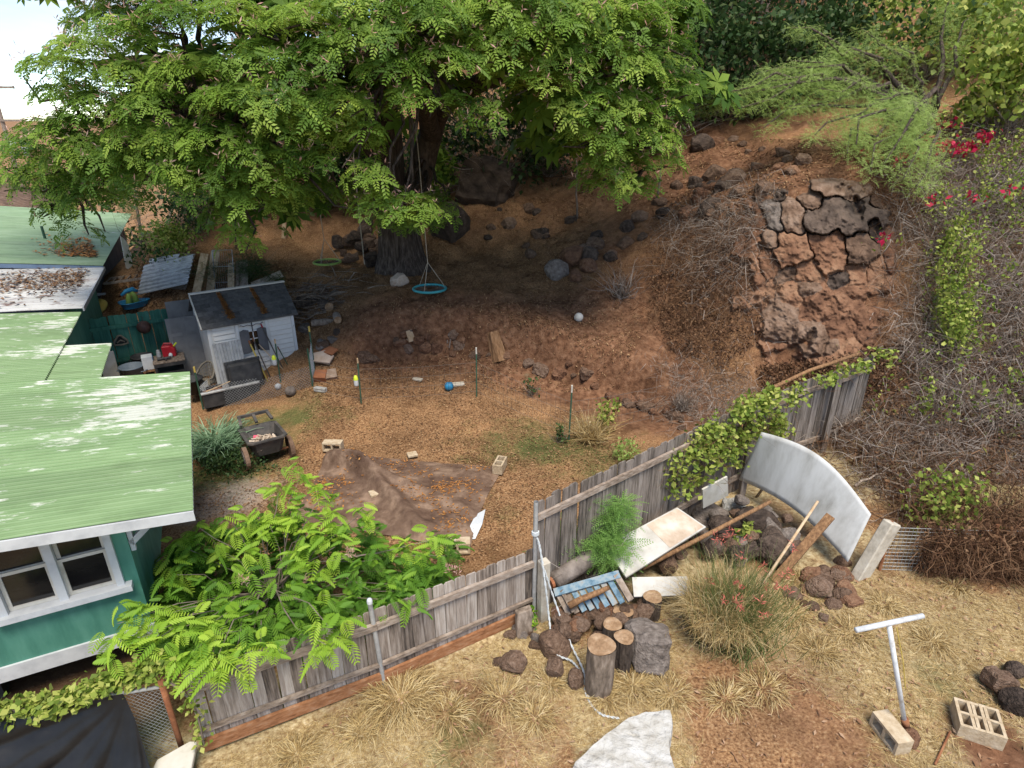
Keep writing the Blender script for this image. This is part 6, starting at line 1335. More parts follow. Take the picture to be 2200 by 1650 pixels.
for (a, b_, br) in TIPS:
    Y_ = np.interp(b_, [1010, 1200, 1300, 1345, 1385, 1460], [7.0, 6.2, 5.5, 5.0, 4.7, 4.3]); 
    if a < 360: Y_ = min(Y_, 5.2)
    tipP.append((PY(a, b_, Y_), br))
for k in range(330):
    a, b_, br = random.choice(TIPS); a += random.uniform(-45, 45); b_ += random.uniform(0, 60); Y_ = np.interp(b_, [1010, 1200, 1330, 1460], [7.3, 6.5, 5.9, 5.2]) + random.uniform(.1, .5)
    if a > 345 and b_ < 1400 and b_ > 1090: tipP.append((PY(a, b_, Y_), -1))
for p, br in tipP:
    k = 11 if br > 0 else 9; L0 = .19 if br >= 0 else .195; a0 = random.uniform(0, 6.28)
    for j in range(k):
        a = a0 + 2 * math.pi * j / k + random.uniform(-.3, .3); e = random.uniform(-.25, .6); d = np.array([[math.cos(a) * math.cos(e), math.sin(a) * math.cos(e), math.sin(e)]])
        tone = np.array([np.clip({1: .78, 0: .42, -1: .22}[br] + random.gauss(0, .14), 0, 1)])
        bparts.append(scatter(*fine[j % 3], np.array([tuple(p)]) + RNG.normal(0, .085, (1, 3)), frames(d, np.array([random.uniform(-.3, .3)])), np.array([L0 * random.uniform(.75, 1.15)]), tone))
    s_ = bb + Vector((random.uniform(-.15, .15), random.uniform(-.1, .1), random.uniform(.3, .7)))
    if br > 0 or random.random() < .12: m.tube(branch_pts(s_, p, .06, 4, .1), [.011, .009, .007, .006, .004], 4, False)
foliage('crown', bparts, 'leaf_bush', bush); o = m.build('twigs', 'twig', bush, world=True); o['kind'] = 'stuff'
MB().tube([bb - Vector((0, 0, .1)), bb + Vector((.03, 0, .35)), bb + Vector((-.02, .02, .75))], [.06, .05, .035], 10).build('trunk', 'twig', bush, world=True, smooth=True)
fp = np.array([tuple(PY(a + random.uniform(-8, 8), b_ + random.uniform(-8, 8), np.interp(b_, [1010, 1200, 1330, 1460], [7.0, 6.1, 5.4, 4.7]))) for a, b_ in [(755, 1190), (515, 1245), (525, 1250), (750, 1185), (980, 1225), (965, 1222), (660, 1245)] for _ in range(9)])
foliage('flowers', [scatter(*PUFF, fp, randrot(len(fp), .6), .03 + .02 * RNG.random(len(fp)))], 'flower_pink', bush, 'stuff')

# ------------------------------------------------------------------ vines
def vine_run(name, label, path, n, spread, size, mat, lift=.0, strings=0, flw=None):
    "path: world points; leaves packed round it"
    P_ = smooth_pts([Vector(p) for p in path], 10); t = thing(name, label, 'vine', P_[0]); A = np.array([tuple(p) for p in P_]); i = RNG.integers(0, len(A), n)
    pts = A[i] + RNG.normal(0, 1, (n, 3)) * np.array(spread); foliage('leaves', [leaves_at(pts, size, .6)], mat, t)
    MB().tube(P_, .012, 5, False).build('stem', 'twig', t, world=True); return t
vn_ = 12000; vq_ = RNG.random(vn_) ** .8; vA_, vB_ = np.array(G(1960, 1228)), np.array(G(2420, 1245)); vP_ = vA_ + (vB_ - vA_) * vq_[:, None] + np.stack([0 * vq_, RNG.normal(0, .10, vn_) - .02, .02 + .82 * RNG.random(vn_) * (.75 + .35 * RNG.random(vn_))], 1)
tag(obj('dry_vines', npmesh('dry_vines', *join([strands(vP_[:7000], RNG.normal(0, 1, (7000, 3)), .3, .010, .5, 5, wob=.25), leaves_at(vP_[7000:], .055, 1.0)])[:2], 'dry_brown', rnd=np.concatenate([np.repeat(RNG.random(7000), 12), np.repeat(RNG.random(5000), 4)]))), 'rusty dead vine mat hanging on the square-mesh wire', None, None, 'stuff')
zt = lambda px, py, z: PZ(px, py, z)
vine_run('vine', 'yellow-green vine running along the top of the black-sheeted fence', [zt(-30, 1532, 1.0), zt(100, 1515, 1.0), zt(200, 1480, 1.05), zt(280, 1448, 1.1), zt(340, 1430, 1.12)], 1700, (.08, .06, .04), .075, 'leaf_vine')
vine_run('vine', 'thin vine trailing down the left end of the low board fence', [zt(365, 1465, 1.1), zt(405, 1500, .95), zt(425, 1540, .6), zt(438, 1600, .2)], 120, (.06, .03, .05), .06, 'leaf_vine')
ft = lambda f_, dz, off=.06: (lambda a: a)(None)
def fence_pt(px, z): 
    b_ = None
    for i in range(len(FR) - 1):
        for k in range(20):
            p = FR[i].lerp(FR[i + 1], k / 20); q = pix(np.array(p.x), np.array(p.y), np.array(p.z + z)); 
            if b_ is None or abs(q[0] - px) < b_[0]: b_ = (abs(q[0] - px), Vector((p.x, p.y, p.z + z)))
    return b_[1]
vv_ = thing('vine', 'thick yellow-green vine hanging over the tall board fence', 'vine', fence_pt(1550, 0)); pts = []
for px, lo_, hi_, n in [(1430, .95, 1.75, 130), (1460, 1.0, 1.85, 170), (1490, 1.05, 1.95, 220), (1520, 1.05, 2.0, 300), (1550, .95, 2.05, 340), (1580, .8, 2.05, 380), (1610, .75, 2.05, 380), (1635, .9, 2.05, 220), (1670, 1.6, 2.05, 100), (1700, 1.8, 2.0, 50), (1730, 1.8, 2.0, 45), (1760, 1.85, 2.0, 40), (1790, 1.85, 2.0, 40), (1830, 1.8, 2.0, 60)]:
    p = np.array([tuple(fence_pt(px, 0))]); q = RNG.random(n) ** .7; n = int(n * 2.2); q = RNG.random(n) ** .8; pts.append(p + np.stack([RNG.normal(0, .13, n) + .08, RNG.normal(0, .09, n) - .16, lo_ - .12 + (hi_ - lo_ + .15) * q], 1))
pts = np.concatenate(pts); pts = pts[fbm(pts[:, 0] * 3.2 + 11, pts[:, 2] * 4.0) + .03 > RNG.normal(0, .06, len(pts))]; foliage('leaves', [leaves_at(pts, .09, .7)], 'leaf_vine', vv_); k = RNG.integers(0, len(pts), 260); foliage('stems', [strands(pts[k], RNG.normal(0, 1, (260, 3)) * [1, .4, .5], .45, .008, .6, 5, wob=.25)], 'dry_brown', vv_, 'stuff')
MB().tube([fence_pt(1650, 1.98), fence_pt(1740, 2.02), fence_pt(1845, 2.05)], .035, 8).build('woody_stem', 'brown_wood', vv_, world=True, smooth=True)
def shrub(name, label, cat, px, py, wpx, hpx, n, size, mat, twigs=60, tmat='dry_twig', frd=None, depth=1.0, Y=None, rot=.9, group=None):
    g = G(px, py); 
    s = mpp(g); rx, rz_ = wpx * s / 2, hpx * s / 2; t = thing(name, label, cat, g, 0, group)
    # clumps
    k = max(5, int(n / 60)); cc = np.stack([RNG.normal(0, .42, k) * rx, RNG.normal(0, .35, k) * rx * depth, rz_ * (.35 + 1.5 * RNG.random(k))], 1); cc[:, 0] *= 1.15 - .45 * cc[:, 2] / (2 * rz_)
    i = RNG.integers(0, k, n); P_ = cc[i] + RNG.normal(0, 1, (n, 3)) * np.array([rx, rx * depth, rz_]) * .2 + np.array(g); P_[:, 2] = np.maximum(P_[:, 2], g.z + .02)
    foliage('foliage', [leaves_at(P_, size, rot) if frd is None else scatter(*frd, P_, randrot(n, .4), size * (.7 + .6 * RNG.random(n)), np.clip(RNG.normal(.5, .22, n), 0, 1))], mat, t)
    if twigs:
        d = RNG.normal(0, 1, (twigs, 3)) * [.6, .6, .3] + [0, 0, 1]; foliage('stems', [strands(np.repeat([tuple(g)], twigs, 0) + RNG.normal(0, .06, (twigs, 3)) * [1, 1, 0], d, rz_ * (1 + RNG.random(twigs)), .018, .15, 5, wob=.12)], tmat, t, 'stuff')
    return t
feat = rosette(6, frond(8, .16, .045, .35, 58, rach=False), .3)
shrub('feathery_shrub', 'light green feathery shrub growing in front of the tall fence', 'shrub', 1262, 1250, 215, 215, 260, .27, 'leaf_feather', 40, 'dry_twig', feat, .6)
shrub('weed', 'small bright green weed at the concrete post foot', 'weed', 1140, 1340, 40, 40, 90, .06, 'leaf_bush', 10); shrub('shrub', 'bright green weed in the straw near the green stake', 'shrub', 1300, 930, 80, 80, 240, .09, 'leaf_vine', 40, 'straw')
shrub('shrub', 'pale green grassy weed against the tall fence', 'shrub', 1345, 985, 90, 50, 200, .07, 'leaf_pale', 80, 'straw'); shrub('shrub', 'small dark green weed at the foot of the green stake', 'shrub', 1205, 950, 40, 40, 120, .06, 'leaf_dark', 20); shrub('weed', 'yellowish weed poking up in the lava pile', 'weed', 1598, 1185, 50, 70, 90, .1, 'leaf_vine', 10)
shrub('shrub', 'low green weed beside the small stones behind the blue ball', 'weed', 1140, 850, 50, 40, 100, .07, 'leaf_dark', 20)
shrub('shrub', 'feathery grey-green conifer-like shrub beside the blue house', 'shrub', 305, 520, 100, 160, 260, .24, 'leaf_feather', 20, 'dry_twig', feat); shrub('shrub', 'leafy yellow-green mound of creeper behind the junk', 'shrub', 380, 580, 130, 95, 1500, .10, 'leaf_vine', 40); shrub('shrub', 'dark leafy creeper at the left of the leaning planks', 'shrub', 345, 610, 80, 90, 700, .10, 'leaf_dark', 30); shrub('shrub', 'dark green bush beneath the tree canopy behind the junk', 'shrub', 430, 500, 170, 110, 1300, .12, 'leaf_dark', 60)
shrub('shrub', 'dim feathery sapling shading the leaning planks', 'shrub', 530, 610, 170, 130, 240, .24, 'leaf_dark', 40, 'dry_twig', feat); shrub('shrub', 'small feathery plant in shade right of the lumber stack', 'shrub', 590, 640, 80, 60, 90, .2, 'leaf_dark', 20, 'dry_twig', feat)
# grass clump behind the house and cart
g = G(470, 985); t = thing('grass_clump', 'tall blue-green grass clump beside the garden cart', 'grass clump', g); n = 620; a = RNG.random(n) * 6.28; d = np.stack([np.cos(a) * .5, np.sin(a) * .55, .7 + RNG.random(n) * .7], 1); foliage('blades', [strands(np.array(g) + np.stack([RNG.normal(0, .17, n), RNG.normal(0, .15, n), 0 * a], 1), d, 1.05 + .8 * RNG.random(n), .04, .5, 6)], 'grass_blue', t)
shrub('shrub', 'low dark green ground plants at the foot of the grass clump', 'shrub', 500, 1015, 190, 40, 1500, .055, 'leaf_dark', 0, depth=.6)
# straw clump with coral flowers
g = G(1548, 1365); t = thing('straw_clump', 'big dry straw clump mixed with coral-red flowering stems', 'grass clump', g); n = 2700; a = RNG.random(n) * 6.28; rr = np.sqrt(RNG.random(n)); d = np.stack([np.cos(a) * (.12 + .36 * rr), np.sin(a) * (.12 + .36 * rr), 1.1 + .6 * RNG.random(n)], 1)
P_ = np.array(g) + np.stack([rr * np.cos(a) * .27, rr * np.sin(a) * .27, 0 * a], 1); foliage('straw', [strands(P_, d, .95 + 1.15 * RNG.random(n) * (1.2 - .6 * rr), .009, .6, 6, wob=.08)], 'straw', t)
n = 900; a = RNG.random(n) * 6.28; P2 = np.array(g) + np.stack([.14 + RNG.normal(0, .2, n), -.05 + RNG.normal(0, .2, n), 0 * a], 1); d = np.stack([np.cos(a) * .42, np.sin(a) * .42, 1.2 + 0 * a], 1); Ls = .85 + .65 * RNG.random(n); foliage('green_stems', [strands(P2, d, Ls, .010, .12, 4, wob=.06)], 'weed', t)
k = RNG.integers(0, n, 24); tip = P2[k] + d[k] / np.linalg.norm(d[k], axis=1, keepdims=True) * (Ls[k] * .97)[:, None]; fpt = np.repeat(tip, 5, 0) + RNG.normal(0, .025, (120, 3)); foliage('flowers', [scatter(*PUFF, fpt, randrot(120, .9), .04 + .02 * RNG.random(120))], 'flower_coral', t, 'stuff')

# ------------------------------------------------------------------ pale feathery tree drooping over the outcrop
kb = PY(2010, 210, 19.5); kz = gz(kb.x, kb.y); ki = thing('drooping_tree', 'pale green feathery tree drooping over the bare slope', 'tree', (kb.x, kb.y, kz - .2)); kt = Vector((kb.x, kb.y, kz + .8)); kp = []; m = MB()
KF = rosette(4, frond(6, .15, .055, .3, 55, rach=False), .1)
for (a, b_, Y_) in [(1485, 238, 17.2), (1530, 205, 17.6), (1580, 235, 17.4), (1640, 275, 17.2), (1690, 230, 17.5), (1620, 160, 18.2), (1700, 130, 18.5), (1760, 190, 17.8), (1750, 290, 17), (1820, 260, 17), (1880, 215, 17.3), (1905, 240, 17), (1840, 310, 15.3), (1900, 350, 14.6), (1968, 400, 14.0), (1870, 370, 14.8), (1940, 385, 14.2), (1820, 330, 15.2), (1780, 90, 19), (1850, 60, 19.4), (1930, 90, 19.2), (1700, 60, 19.4), (1600, 190, 17.8), (1930, 300, 15.2), (2080, 40, 20.5), (2040, 0, 20.8)]:
    e = PY(a, b_, Y_); path = branch_pts(kt, e, .10, 7, .10); MBp = m.tube(path, [.09 - .011 * k for k in range(8)], 6, False); L_ = (e - kt).length
    n = int(15 * L_) + 26; i = np.clip(RNG.beta(3.0, 1.2, n) * 7, 0, 6.99); A = np.array([tuple(p) for p in path]); i0 = i.astype(int); P_ = A[i0] + (A[i0 + 1] - A[i0]) * (i - i0)[:, None] + RNG.normal(0, 1, (n, 3)) * [.15, .15, .10] - [0, 0, .08]
    kp.append(scatter(*KF, P_, randrot(n, .5), .22 + .14 * RNG.random(n), np.clip(RNG.normal(.5, .25, n), 0, 1)))
foliage('crown', kp, 'leaf_pale', ki); o = m.build('twigs', 'bark', ki, world=True, smooth=True); o['kind'] = 'stuff'
MB().tube([Vector((kb.x, kb.y, kz - .3)), kt], [.2, .13], 10).build('trunk', 'bark', ki, world=True, smooth=True)

# ------------------------------------------------------------------ woods at the top of the hill
def slim_tree(label, px, Y_, h, crown_n, mat, lean_=0, crown_r=1.0, low=.35, name='woodland_tree', group='slender trees of the wood on the hilltop'):
    b_ = PY(px, 300, Y_); z0 = gz(b_.x, b_.y); t = thing(name, label, 'tree', (b_.x, b_.y, z0), 0, group); top = Vector((b_.x + lean_, b_.y, z0 + h)); pth = branch_pts(Vector((b_.x, b_.y, z0 - .2)), top, 0, 6, .05); MB().tube(pth, [.1, .09, .075, .06, .045, .03, .015], 7).build('trunk', 'old_wood', t, world=True, smooth=True)
    n = crown_n; k = 14; cz_ = low + (1 - low) * RNG.random(k); cc = np.array([tuple(pth[min(5, int(q * 6))].lerp(pth[min(6, int(q * 6) + 1)], q * 6 % 1)) for q in cz_]) + RNG.normal(0, .55, (k, 3)) * [crown_r, crown_r, .3]
    P_ = cc[RNG.integers(0, k, n)] + RNG.normal(0, .4, (n, 3)) * [crown_r, crown_r, .8]; foliage('crown', [leaves_at(P_, .26, .7)], mat, t)
    foliage('twigs', [strands(np.array([tuple(pth[int(v)]) for v in RNG.integers(1, 6, 40)]), RNG.normal(0, 1, (40, 3)) + [0, 0, .3], 1.2, .02, .2, 4, wob=.15)], 'dry_twig', t, 'stuff')
for i, px in enumerate([1010, 1075, 1150, 1215, 1290, 1360, 1425, 1470, 1510, 1545, 1580, 1615, 1650, 1690, 1735, 1790, 1850, 1900, 1960, 2020, 2090, 2150, 2210]):
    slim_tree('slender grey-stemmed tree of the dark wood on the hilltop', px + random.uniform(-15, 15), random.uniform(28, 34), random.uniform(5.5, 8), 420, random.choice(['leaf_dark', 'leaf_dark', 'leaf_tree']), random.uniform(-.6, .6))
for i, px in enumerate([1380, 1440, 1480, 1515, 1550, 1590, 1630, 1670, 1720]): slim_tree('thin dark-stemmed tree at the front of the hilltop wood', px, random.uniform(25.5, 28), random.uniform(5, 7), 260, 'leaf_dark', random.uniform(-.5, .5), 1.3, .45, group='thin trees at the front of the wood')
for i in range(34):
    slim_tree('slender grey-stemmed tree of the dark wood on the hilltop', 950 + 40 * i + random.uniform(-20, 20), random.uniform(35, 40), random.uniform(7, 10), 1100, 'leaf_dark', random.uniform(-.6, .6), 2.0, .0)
for lab, px, py, w_, h_, mt in [('viny dark green thicket right of the big trunk', 1060, 330, 230, 190, 'leaf_dark'), ('green shrub at the back of the leafy slope', 1180, 320, 160, 150, 'leaf_dark'), ('tangled shrub below the slender woods', 1400, 270, 180, 140, 'leaf_dark'), ('dark bush left of the trunk beneath the canopy', 700, 400, 200, 130, 'leaf_dark'), ('fern-like shrub hugging the trunk', 930, 400, 90, 110, 'leaf_tree'), ('dusky bush behind the trunk', 800, 370, 220, 180, 'leaf_dark'), ('green bush far behind the junk', 560, 400, 220, 150, 'leaf_dark'), ('shrub on the crest right of the drooping tree', 1980, 120, 260, 150, 'leaf_vine'), ('yellow-green shrub high at the right edge', 2150, 230, 170, 180, 'leaf_vine'), ('green tangle below the wood at far right', 2120, 90, 260, 160, 'leaf_pale'), ('scrubby bush on the crest behind the drooping tree', 1800, 150, 240, 150, 'leaf_dark'), ('grey-green scrub left of the drooping tree', 1560, 200, 200, 150, 'leaf_dark'), ('dark undergrowth at the foot of the thin trees', 1640, 190, 220, 150, 'leaf_dark'), ('shadowy scrub on the hilltop edge', 1470, 190, 200, 170, 'leaf_dark'), ('deep green scrub above the drooping tree', 1730, 110, 240, 150, 'leaf_dark'), ('dense thicket at the top middle', 1300, 130, 320, 200, 'leaf_dark')]:
    shrub('thicket', lab, 'shrub', px, py + h_ * .4, w_ * 1.25, h_ * 1.3, 2200, .2, mt, 160, 'dry_twig')
stk = [(1240, 470, 1235, 330), (1410, 430, 1425, 300)]
for i, (a, b_, c, d) in enumerate(stk):
    g = G(a, b_); t = thing('sapling', ['thin bare sapling stem on the leafy slope', 'thin bare sapling near the shaded cleft'][i], 'sapling', g); MB().tube(branch_pts(g, PY(c, d, g.y), 0, 5, .06), [.04, .036, .03, .026, .02, .014], 6).build('stem', 'twig', t, world=True, smooth=True)

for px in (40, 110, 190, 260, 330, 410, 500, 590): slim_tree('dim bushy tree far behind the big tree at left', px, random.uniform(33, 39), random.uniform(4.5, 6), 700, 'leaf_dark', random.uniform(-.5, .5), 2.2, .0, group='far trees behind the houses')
# ------------------------------------------------------------------ dry growth on the hillside
def tangle(name, label, poly, n, L_, W_, mat, lift=.35, up=.4, droop=.5, segs=4, wob=.25):
    P_ = sample_px(poly, int(n * 1.6)); cl = fbm(P_[:, 0] * 1.1 + 7, P_[:, 1] * 1.1, 3); P_ = P_[cl + .10 > RNG.normal(0, .16, len(cl))]; P_[:, :2] += RNG.normal(0, .4, (len(P_), 2)); P_[:, 2] = height(P_[:, 0], P_[:, 1]); nn_ = norm_at(P_[:, 0], P_[:, 1]); P_ = P_ + nn_ * (RNG.random(len(P_)) * lift * (1 + 2 * np.clip(fbm(P_[:, 0] * .9, P_[:, 1] * .9 + 5), -.3, .5)))[:, None]; d = RNG.normal(0, 1, P_.shape) * [1, 1, .8] + nn_ * up; V, F, r = strands(P_, d, L_ * (.5 + RNG.random(len(P_))), W_ * (.6 + .8 * RNG.random(len(P_))), droop, segs, wob=wob)
    return tag(obj(name, npmesh(name, V, F, mat, r)), label, None, None, 'stuff')
def leafage(name, label, poly, n, size, mat, lift=.4, clump=0):
    P_ = sample_px(poly, n if not clump else clump)
    if clump: P_ = P_[RNG.integers(0, len(P_), n)] + RNG.normal(0, 1, (n, 3)) * [.16, .16, .2]; P_[:, 2] = np.maximum(P_[:, 2], height(P_[:, 0], P_[:, 1]) + .05)
    nn_ = norm_at(P_[:, 0], P_[:, 1]); V, F, r = leaves_at(P_ + nn_ * (RNG.random(len(P_)) * lift)[:, None], size, 1.0); return tag(obj(name, npmesh(name, V, F, mat, r)), label, None, None, 'stuff')
RIGHT = [(1880, 440), (1960, 300), (2700, 250), (2700, 1110), (2120, 1120), (1930, 1120), (1830, 1010), (1760, 920), (1850, 830), (1900, 700), (1870, 560)]
tangle('dry_vines', 'mass of bare grey dead vines over the right hillside', [(1900, 470), (2000, 330), (2700, 260), (2700, 950), (2060, 930), (1960, 850), (1930, 700)], 30000, .7, .012, 'dry_twig', .5)
tangle('dry_vines', 'brown dead vines low on the right hillside', RIGHT, 15000, .6, .013, 'dry_brown', .3)
leafage('dead_foliage', 'shrivelled brown leaves clinging to the right hillside vines', [(1800, 800), (1950, 760), (2700, 900), (2700, 1130), (1950, 1130), (1830, 1010), (1740, 900)], 26000, .055, 'dry_brown', .35)
leafage('dead_foliage', 'dark dry leaves at the foot of the outcrop', [(1620, 790), (1800, 780), (1950, 740), (1900, 840), (1750, 870), (1640, 850)], 6000, .06, 'dry_brown', .35)
tangle('dry_vines', 'dry brush of brown twigs left of the outcrop', [(1380, 560), (1470, 480), (1600, 470), (1640, 560), (1640, 720), (1560, 800), (1440, 760), (1380, 680)], 5500, .42, .011, 'dry_brown', .25)
tangle('dry_vines', 'grey dead brush above the brown brush', [(1440, 470), (1560, 440), (1640, 440), (1640, 620), (1580, 640), (1480, 580)], 2200, .6, .011, 'dry_twig', .25); leafage('dead_foliage', 'rusty dead leaves on the brush left of the outcrop', [(1390, 590), (1600, 560), (1640, 720), (1560, 800), (1430, 750)], 5000, .06, 'dry_brown', .3)
tangle('dry_vines', 'dry scrub below the drooping tree', [(1820, 350), (1960, 280), (2100, 260), (2050, 420), (1900, 470)], 4500, .7, .012, 'dry_brown', .4); tangle('dry_vines', 'grey scrub near the yard corner', [(1420, 780), (1560, 780), (1640, 860), (1560, 930), (1460, 900)], 1500, .4, .009, 'dry_twig', .15)
tangle('dry_vines', 'twiggy undergrowth beneath the woods', [(900, 300), (1100, 200), (1500, 150), (1500, 280), (1250, 340), (1000, 370)], 6000, .9, .018, 'dry_twig', .7, up=1.2, droop=.3)
tangle('dry_vines', 'brown vines smothering the square-mesh wire', [(1930, 1110), (2700, 1090), (2700, 1215), (1990, 1225)], 4500, .5, .011, 'dry_brown', .75); leafage('dead_foliage', 'brown leaves matted on the square-mesh wire', [(1960, 1110), (2700, 1090), (2700, 1215), (2000, 1222)], 6000, .055, 'dry_brown', .6)
for lab, poly, n, c in [('green creeper strings hanging on the right hillside', [(1980, 560), (2060, 500), (2090, 700), (2060, 850), (1990, 720)], 1900, 46), ('yellow-green creeper at the right edge of the hillside', [(2120, 420), (2700, 330), (2700, 800), (2150, 640)], 2300, 46), ('green leaves among grey vines above the flowers', [(1920, 480), (2100, 330), (2700, 300), (2700, 430), (2000, 520)], 1800, 50), ('scattered green creeper leaves low on the hillside', [(1800, 860), (2200, 720), (2700, 960), (1900, 980)], 500, 26), ('creeper hanging on the square-mesh wire', [(1930, 1130), (2060, 1120), (2040, 1200), (1960, 1190)], 420, 16)]: leafage('creeper', lab, poly, int(n * 1.7), .085, 'leaf_vine', 1.0, int(c * 1.6))
tangle('dry_vines', 'fine grey twigs over the brown vines above the wire', [(1760, 920), (1900, 850), (2700, 880), (2700, 1110), (1930, 1110), (1830, 1010)], 7000, .5, .009, 'dry_twig', .45)
# bougainvillea sprays
RED = [(1868, 335), (1890, 325), (1950, 300), (1985, 295), (2010, 262), (1990, 235), (2030, 312), (2060, 320), (2085, 315), (2120, 295), (2075, 105), (2170, 415), (1905, 508), (2005, 425), (1930, 345), (1970, 305), (2110, 290), (2045, 265), (1960, 330), (2100, 425)]
bt = thing('bougainvillea', 'bougainvillea sprays with crimson flowers in the hillside scrub', 'shrub', G(2020, 330)); fpn = []; lfn = []; m = MB()
for a, b_ in RED:
    g_ = G(a, b_); g = np.array(PY(a, b_, g_.y - 1.7)); k = 40 if b_ in (312, 320, 315, 335, 295) else 12; fpn.append(np.repeat([g], k, 0) + RNG.normal(0, 1, (k, 3)) * [.12, .1, .07]); lfn.append(np.repeat([g], 14, 0) + RNG.normal(0, 1, (14, 3)) * [.25, .2, .15])
fpn = np.concatenate(fpn); foliage('flowers', [leaves_at(fpn, .13, 1.0)], 'flower_red', bt, 'stuff'); foliage('leaves', [leaves_at(np.concatenate(lfn), .1, 1.0)], 'leaf_vine', bt); k = len(RED) * 5; q = np.repeat(np.array([tuple(PY(a, b_, G(a, b_).y - .9) - Vector((0, 0, .4))) for a, b_ in RED]), 5, 0); foliage('stems', [strands(q, RNG.normal(0, .5, (k, 3)) + [0, 0, .6], .8, .015, .4, 5, wob=.15)], 'dry_twig', bt, 'stuff')
# pale grey sticks and curling straw on the right
for i, (a, b_, c, d) in enumerate([(1870, 1020, 2030, 1110), (1830, 1070, 1905, 1030), (1900, 1060, 2010, 1105), (1950, 1050, 1940, 1130)]):
    p, q = G(a, b_) + Vector((0, 0, .25)), G(c, d) + Vector((0, 0, .2)); t = thing('dead_branch', ['long bleached dead branch right of the curved sheet', 'short grey board-like branch behind the curved sheet', 'second bleached branch below the long one', 'bleached twig crossing the long dead branch'][i], 'branch', p); MB().tube(branch_pts(p, q, .03, 5, .05), [.028, .024, .02, .016, .012, .006], 6).build('branch', 'old_wood', t, world=True, smooth=True)
n = 420; q = RNG.random(n); A, B = np.array(G(2065, 1108)), np.array(G(2240, 1112)); P_ = A + (B - A) * q[:, None] + np.stack([0 * q, RNG.normal(0, .04, n) - .1, .62 + RNG.normal(0, .04, n)], 1); tag(obj('straw_fringe', npmesh('straw_fringe', *strands(P_, np.stack([RNG.normal(0, .4, n), -.6 + 0 * q, .55 + 0 * q], 1), .32 + .15 * RNG.random(n), .014, 1.5, 6)[:2], 'straw', rnd=np.repeat(.5 + .5 * RNG.random(n), 14))), 'pale curled dead stems along the wire fence top', None, None, 'stuff')

# ------------------------------------------------------------------ ground cover
def flakes(name, label, poly, n, size, mat, lift=.02):
    P_ = sample_px(poly, int(n * 1.5)); P_ = P_[fbm(P_[:, 0] * 1.6, P_[:, 1] * 1.6 + 3) + .06 > RNG.normal(0, .14, len(P_))]; nn_ = norm_at(P_[:, 0], P_[:, 1]); V, F, r = scatter(KITE[0] * np.array([1.15, .55, 1]), KITE[1], P_ + nn_ * (RNG.random(len(P_)) * lift + .006)[:, None], frames(np.cross(nn_, RNG.normal(0, 1, P_.shape)) + nn_ * RNG.normal(0, .25, (len(P_), 1)), RNG.normal(0, .4, len(P_)), (0, .2, 1)), size * (.5 + RNG.random(len(P_)))); return tag(obj(name, npmesh(name, V, F, mat, r)), label, None, None, 'stuff')
YARD = [(660, 860), (1000, 850), (1240, 880), (1380, 960), (1330, 1010), (1170, 1070), (1135, 1150), (960, 1230), (420, 1200), (420, 1020), (640, 960)]
flakes('leaf_litter', 'fallen brown leaf litter over the yard', YARD, 18000, .042, 'litter'); flakes('leaf_litter', 'fallen leaf litter over the bank and slope', [(640, 860), (650, 620), (850, 560), (950, 500), (1050, 420), (1250, 430), (1330, 560), (1380, 700), (1330, 840), (1000, 850)], 34000, .048, 'litter'); flakes('leaf_litter', 'pale leaf litter on the bare upper slope', [(1440, 300), (1800, 300), (1850, 420), (1640, 430), (1450, 480), (1250, 430), (1180, 360)], 11000, .07, 'litter')
flakes('leaf_litter', 'dry leaves scattered on the straw lawn', [(1000, 1400), (1500, 1250), (2200, 1230), (2700, 1700), (500, 1700), (600, 1600)], 1500, .055, 'tan_leaf', .03); flakes('leaf_litter', 'dead leaves behind the green fence', [(220, 690), (300, 560), (640, 560), (640, 640), (420, 640)], 4000, .07, 'litter', .06)
def lawn(name, label, poly, n, L_, W_, mat, droop=.6, spread=1.0, wz=.7, zone=None, zmin=.3, clump=0):
    P_ = sample_px(poly, n)
    if zone is not None:
        zz = zones(P_[:, 0], P_[:, 1], P_[:, 2])[zone]; P_ = P_[zz > zmin * RNG.random(len(P_)) + .12]
    n = len(P_); a = RNG.random(n) * 6.28; d = np.stack([np.cos(a) * spread, np.sin(a) * spread, wz * RNG.random(n) + .08], 1); V, F, r = strands(P_, d, L_ * (.5 + RNG.random(n)), W_, droop, 2, wob=.1); return tag(obj(name, npmesh(name, V, F, mat, r)), label, None, None, 'stuff')
FRONT = [(420, 1660), (830, 1480), (1150, 1340), (1420, 1250), (1700, 1260), (1900, 1230), (2700, 1230), (2700, 1800), (380, 1760)]
lawn('dry_grass', 'dry straw-coloured grass lying over the front ground', FRONT, 88000, .17, .0055, 'straw', .35, 1.0, .4, 0, .6)
lawn('green_grass', 'short green grass patches in the yard', YARD + [], 30000, .075, .007, 'weed', .4, .7, .9, 1, .9); lawn('green_grass', 'sparse green grass among the straw', FRONT, 9000, .08, .006, 'weed', .4, .7, .9, 1, .9)
def tuft(label, px, py, r, n, L_, droop=1.0, mat='straw', group=None):
    g = G(px, py); t = thing('grass_tuft', label, 'grass tuft', g, 0, group); a = RNG.random(n) * 6.28; q = np.sqrt(RNG.random(n)) * r; P_ = np.array(g) + np.stack([q * np.cos(a), q * np.sin(a), 0 * a], 1); d = np.stack([np.cos(a) * .8, np.sin(a) * .8, .5 + .7 * RNG.random(n)], 1); foliage('blades', [strands(P_, d, L_ * (.6 + .6 * RNG.random(n)), .008, droop, 5, wob=.1)], mat, t)
tuft('big dry grass tuft heaped against the low fence by the capped post', 860, 1500, .3, 900, .62, 1.0)
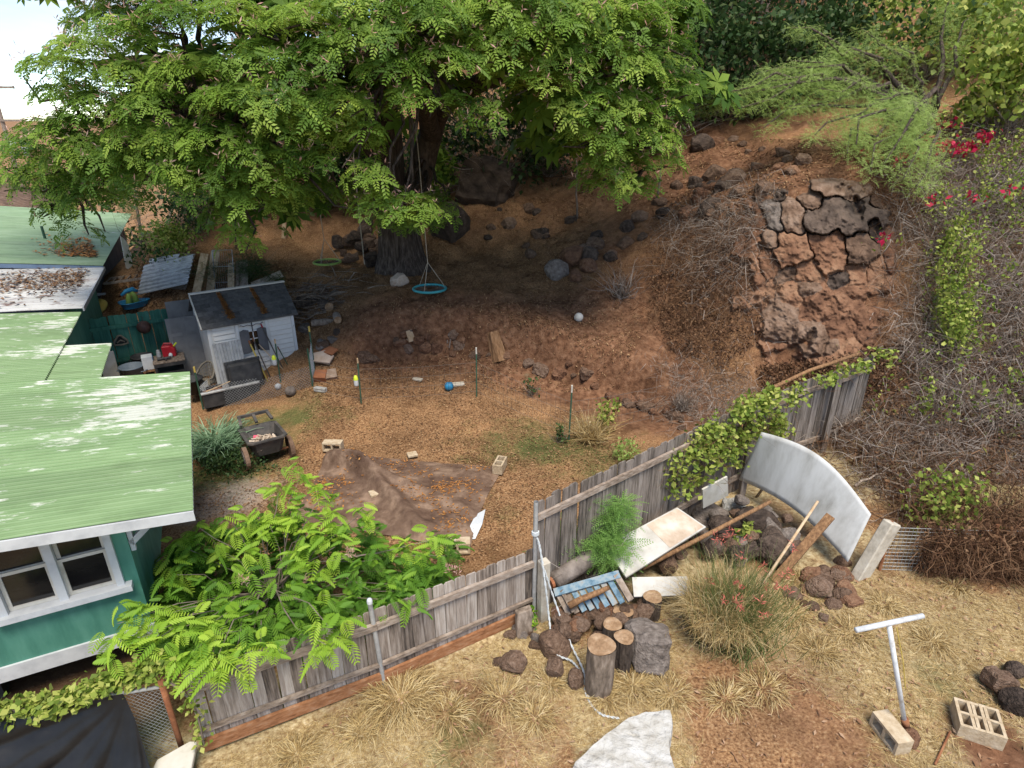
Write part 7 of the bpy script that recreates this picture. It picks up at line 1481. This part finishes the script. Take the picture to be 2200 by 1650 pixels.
TUFTS = [(960, 1530, .22, 'right of the big heaped tuft'), (1080, 1500, .2, 'halfway along the right part of the low fence'), (1150, 1540, .16, 'left of the trailing rope end'), (1360, 1470, .2, 'in front of the flat-topped boulder'), (1440, 1490, .2, 'above the big pale rock'), (1700, 1320, .22, 'between the flowering clump and spilled stones'), (1720, 1250, .14, 'at the foot of the prop plank'), (1830, 1360, .2, 'at the left end of the clothesline crossbar'), (1500, 1300, .2, 'behind the flowering clump by the white board'), (1640, 1480, .2, 'in front of the flowering clump at its right'), (1900, 1300, .15, 'above the clothesline crossbar'), (2050, 1260, .14, 'in front of the brown vine mat'), (780, 1570, .16, 'below the capped pipe post'), (640, 1620, .14, 'nearest the bottom left of the low fence'), (1180, 1470, .12, 'left of the upright dark red stone'), (1760, 1400, .18, 'left of the clothesline upright'), (1300, 1500, .14, 'in front of the tallest cut log'), (1560, 1500, .18, 'on the bare dirt edge below the flowering clump'), (2000, 1380, .14, 'right of the clothesline upright'), (1400, 1420, .1, 'between boulder and flowering clump')]
for (a, b_, r_, wh) in TUFTS:
    tuft('drooping dry grass tuft ' + wh, a, b_, r_, 360, .36, 1.0, 'straw', 'dry grass tufts on the straw lawn')
shrub('dry_bush', 'grey leafless bush at the edge of the leafy slope', 'shrub', 1335, 640, 70, 110, 20, .05, 'dry_brown', 130); shrub('dry_bush', 'straw-coloured dry weeds in the corner by the tall fence', 'shrub', 1270, 950, 150, 90, 30, .04, 'straw', 420, 'straw'); shrub('dry_bush', 'bleached dead bush above the yard corner', 'shrub', 1465, 880, 60, 60, 20, .04, 'dry_twig', 160)
g = G(670, 650); n = 260; P_ = np.array(g) + RNG.normal(0, 1, (n, 3)) * [.7, .5, .05] + [0, 0, .15]; P_[:, 2] = height(P_[:, 0], P_[:, 1]) + .05 + .2 * RNG.random(n); tag(obj('brushwood', npmesh('brushwood', *strands(P_, RNG.normal(0, 1, (n, 3)) * [1, .6, .15], 1.0, .03, .05, 4, wob=.06)[:2], 'old_wood')), 'loose heap of cut sticks right of the shed', None, None, 'stuff')
print('OBJECTS', len(bpy.data.objects))
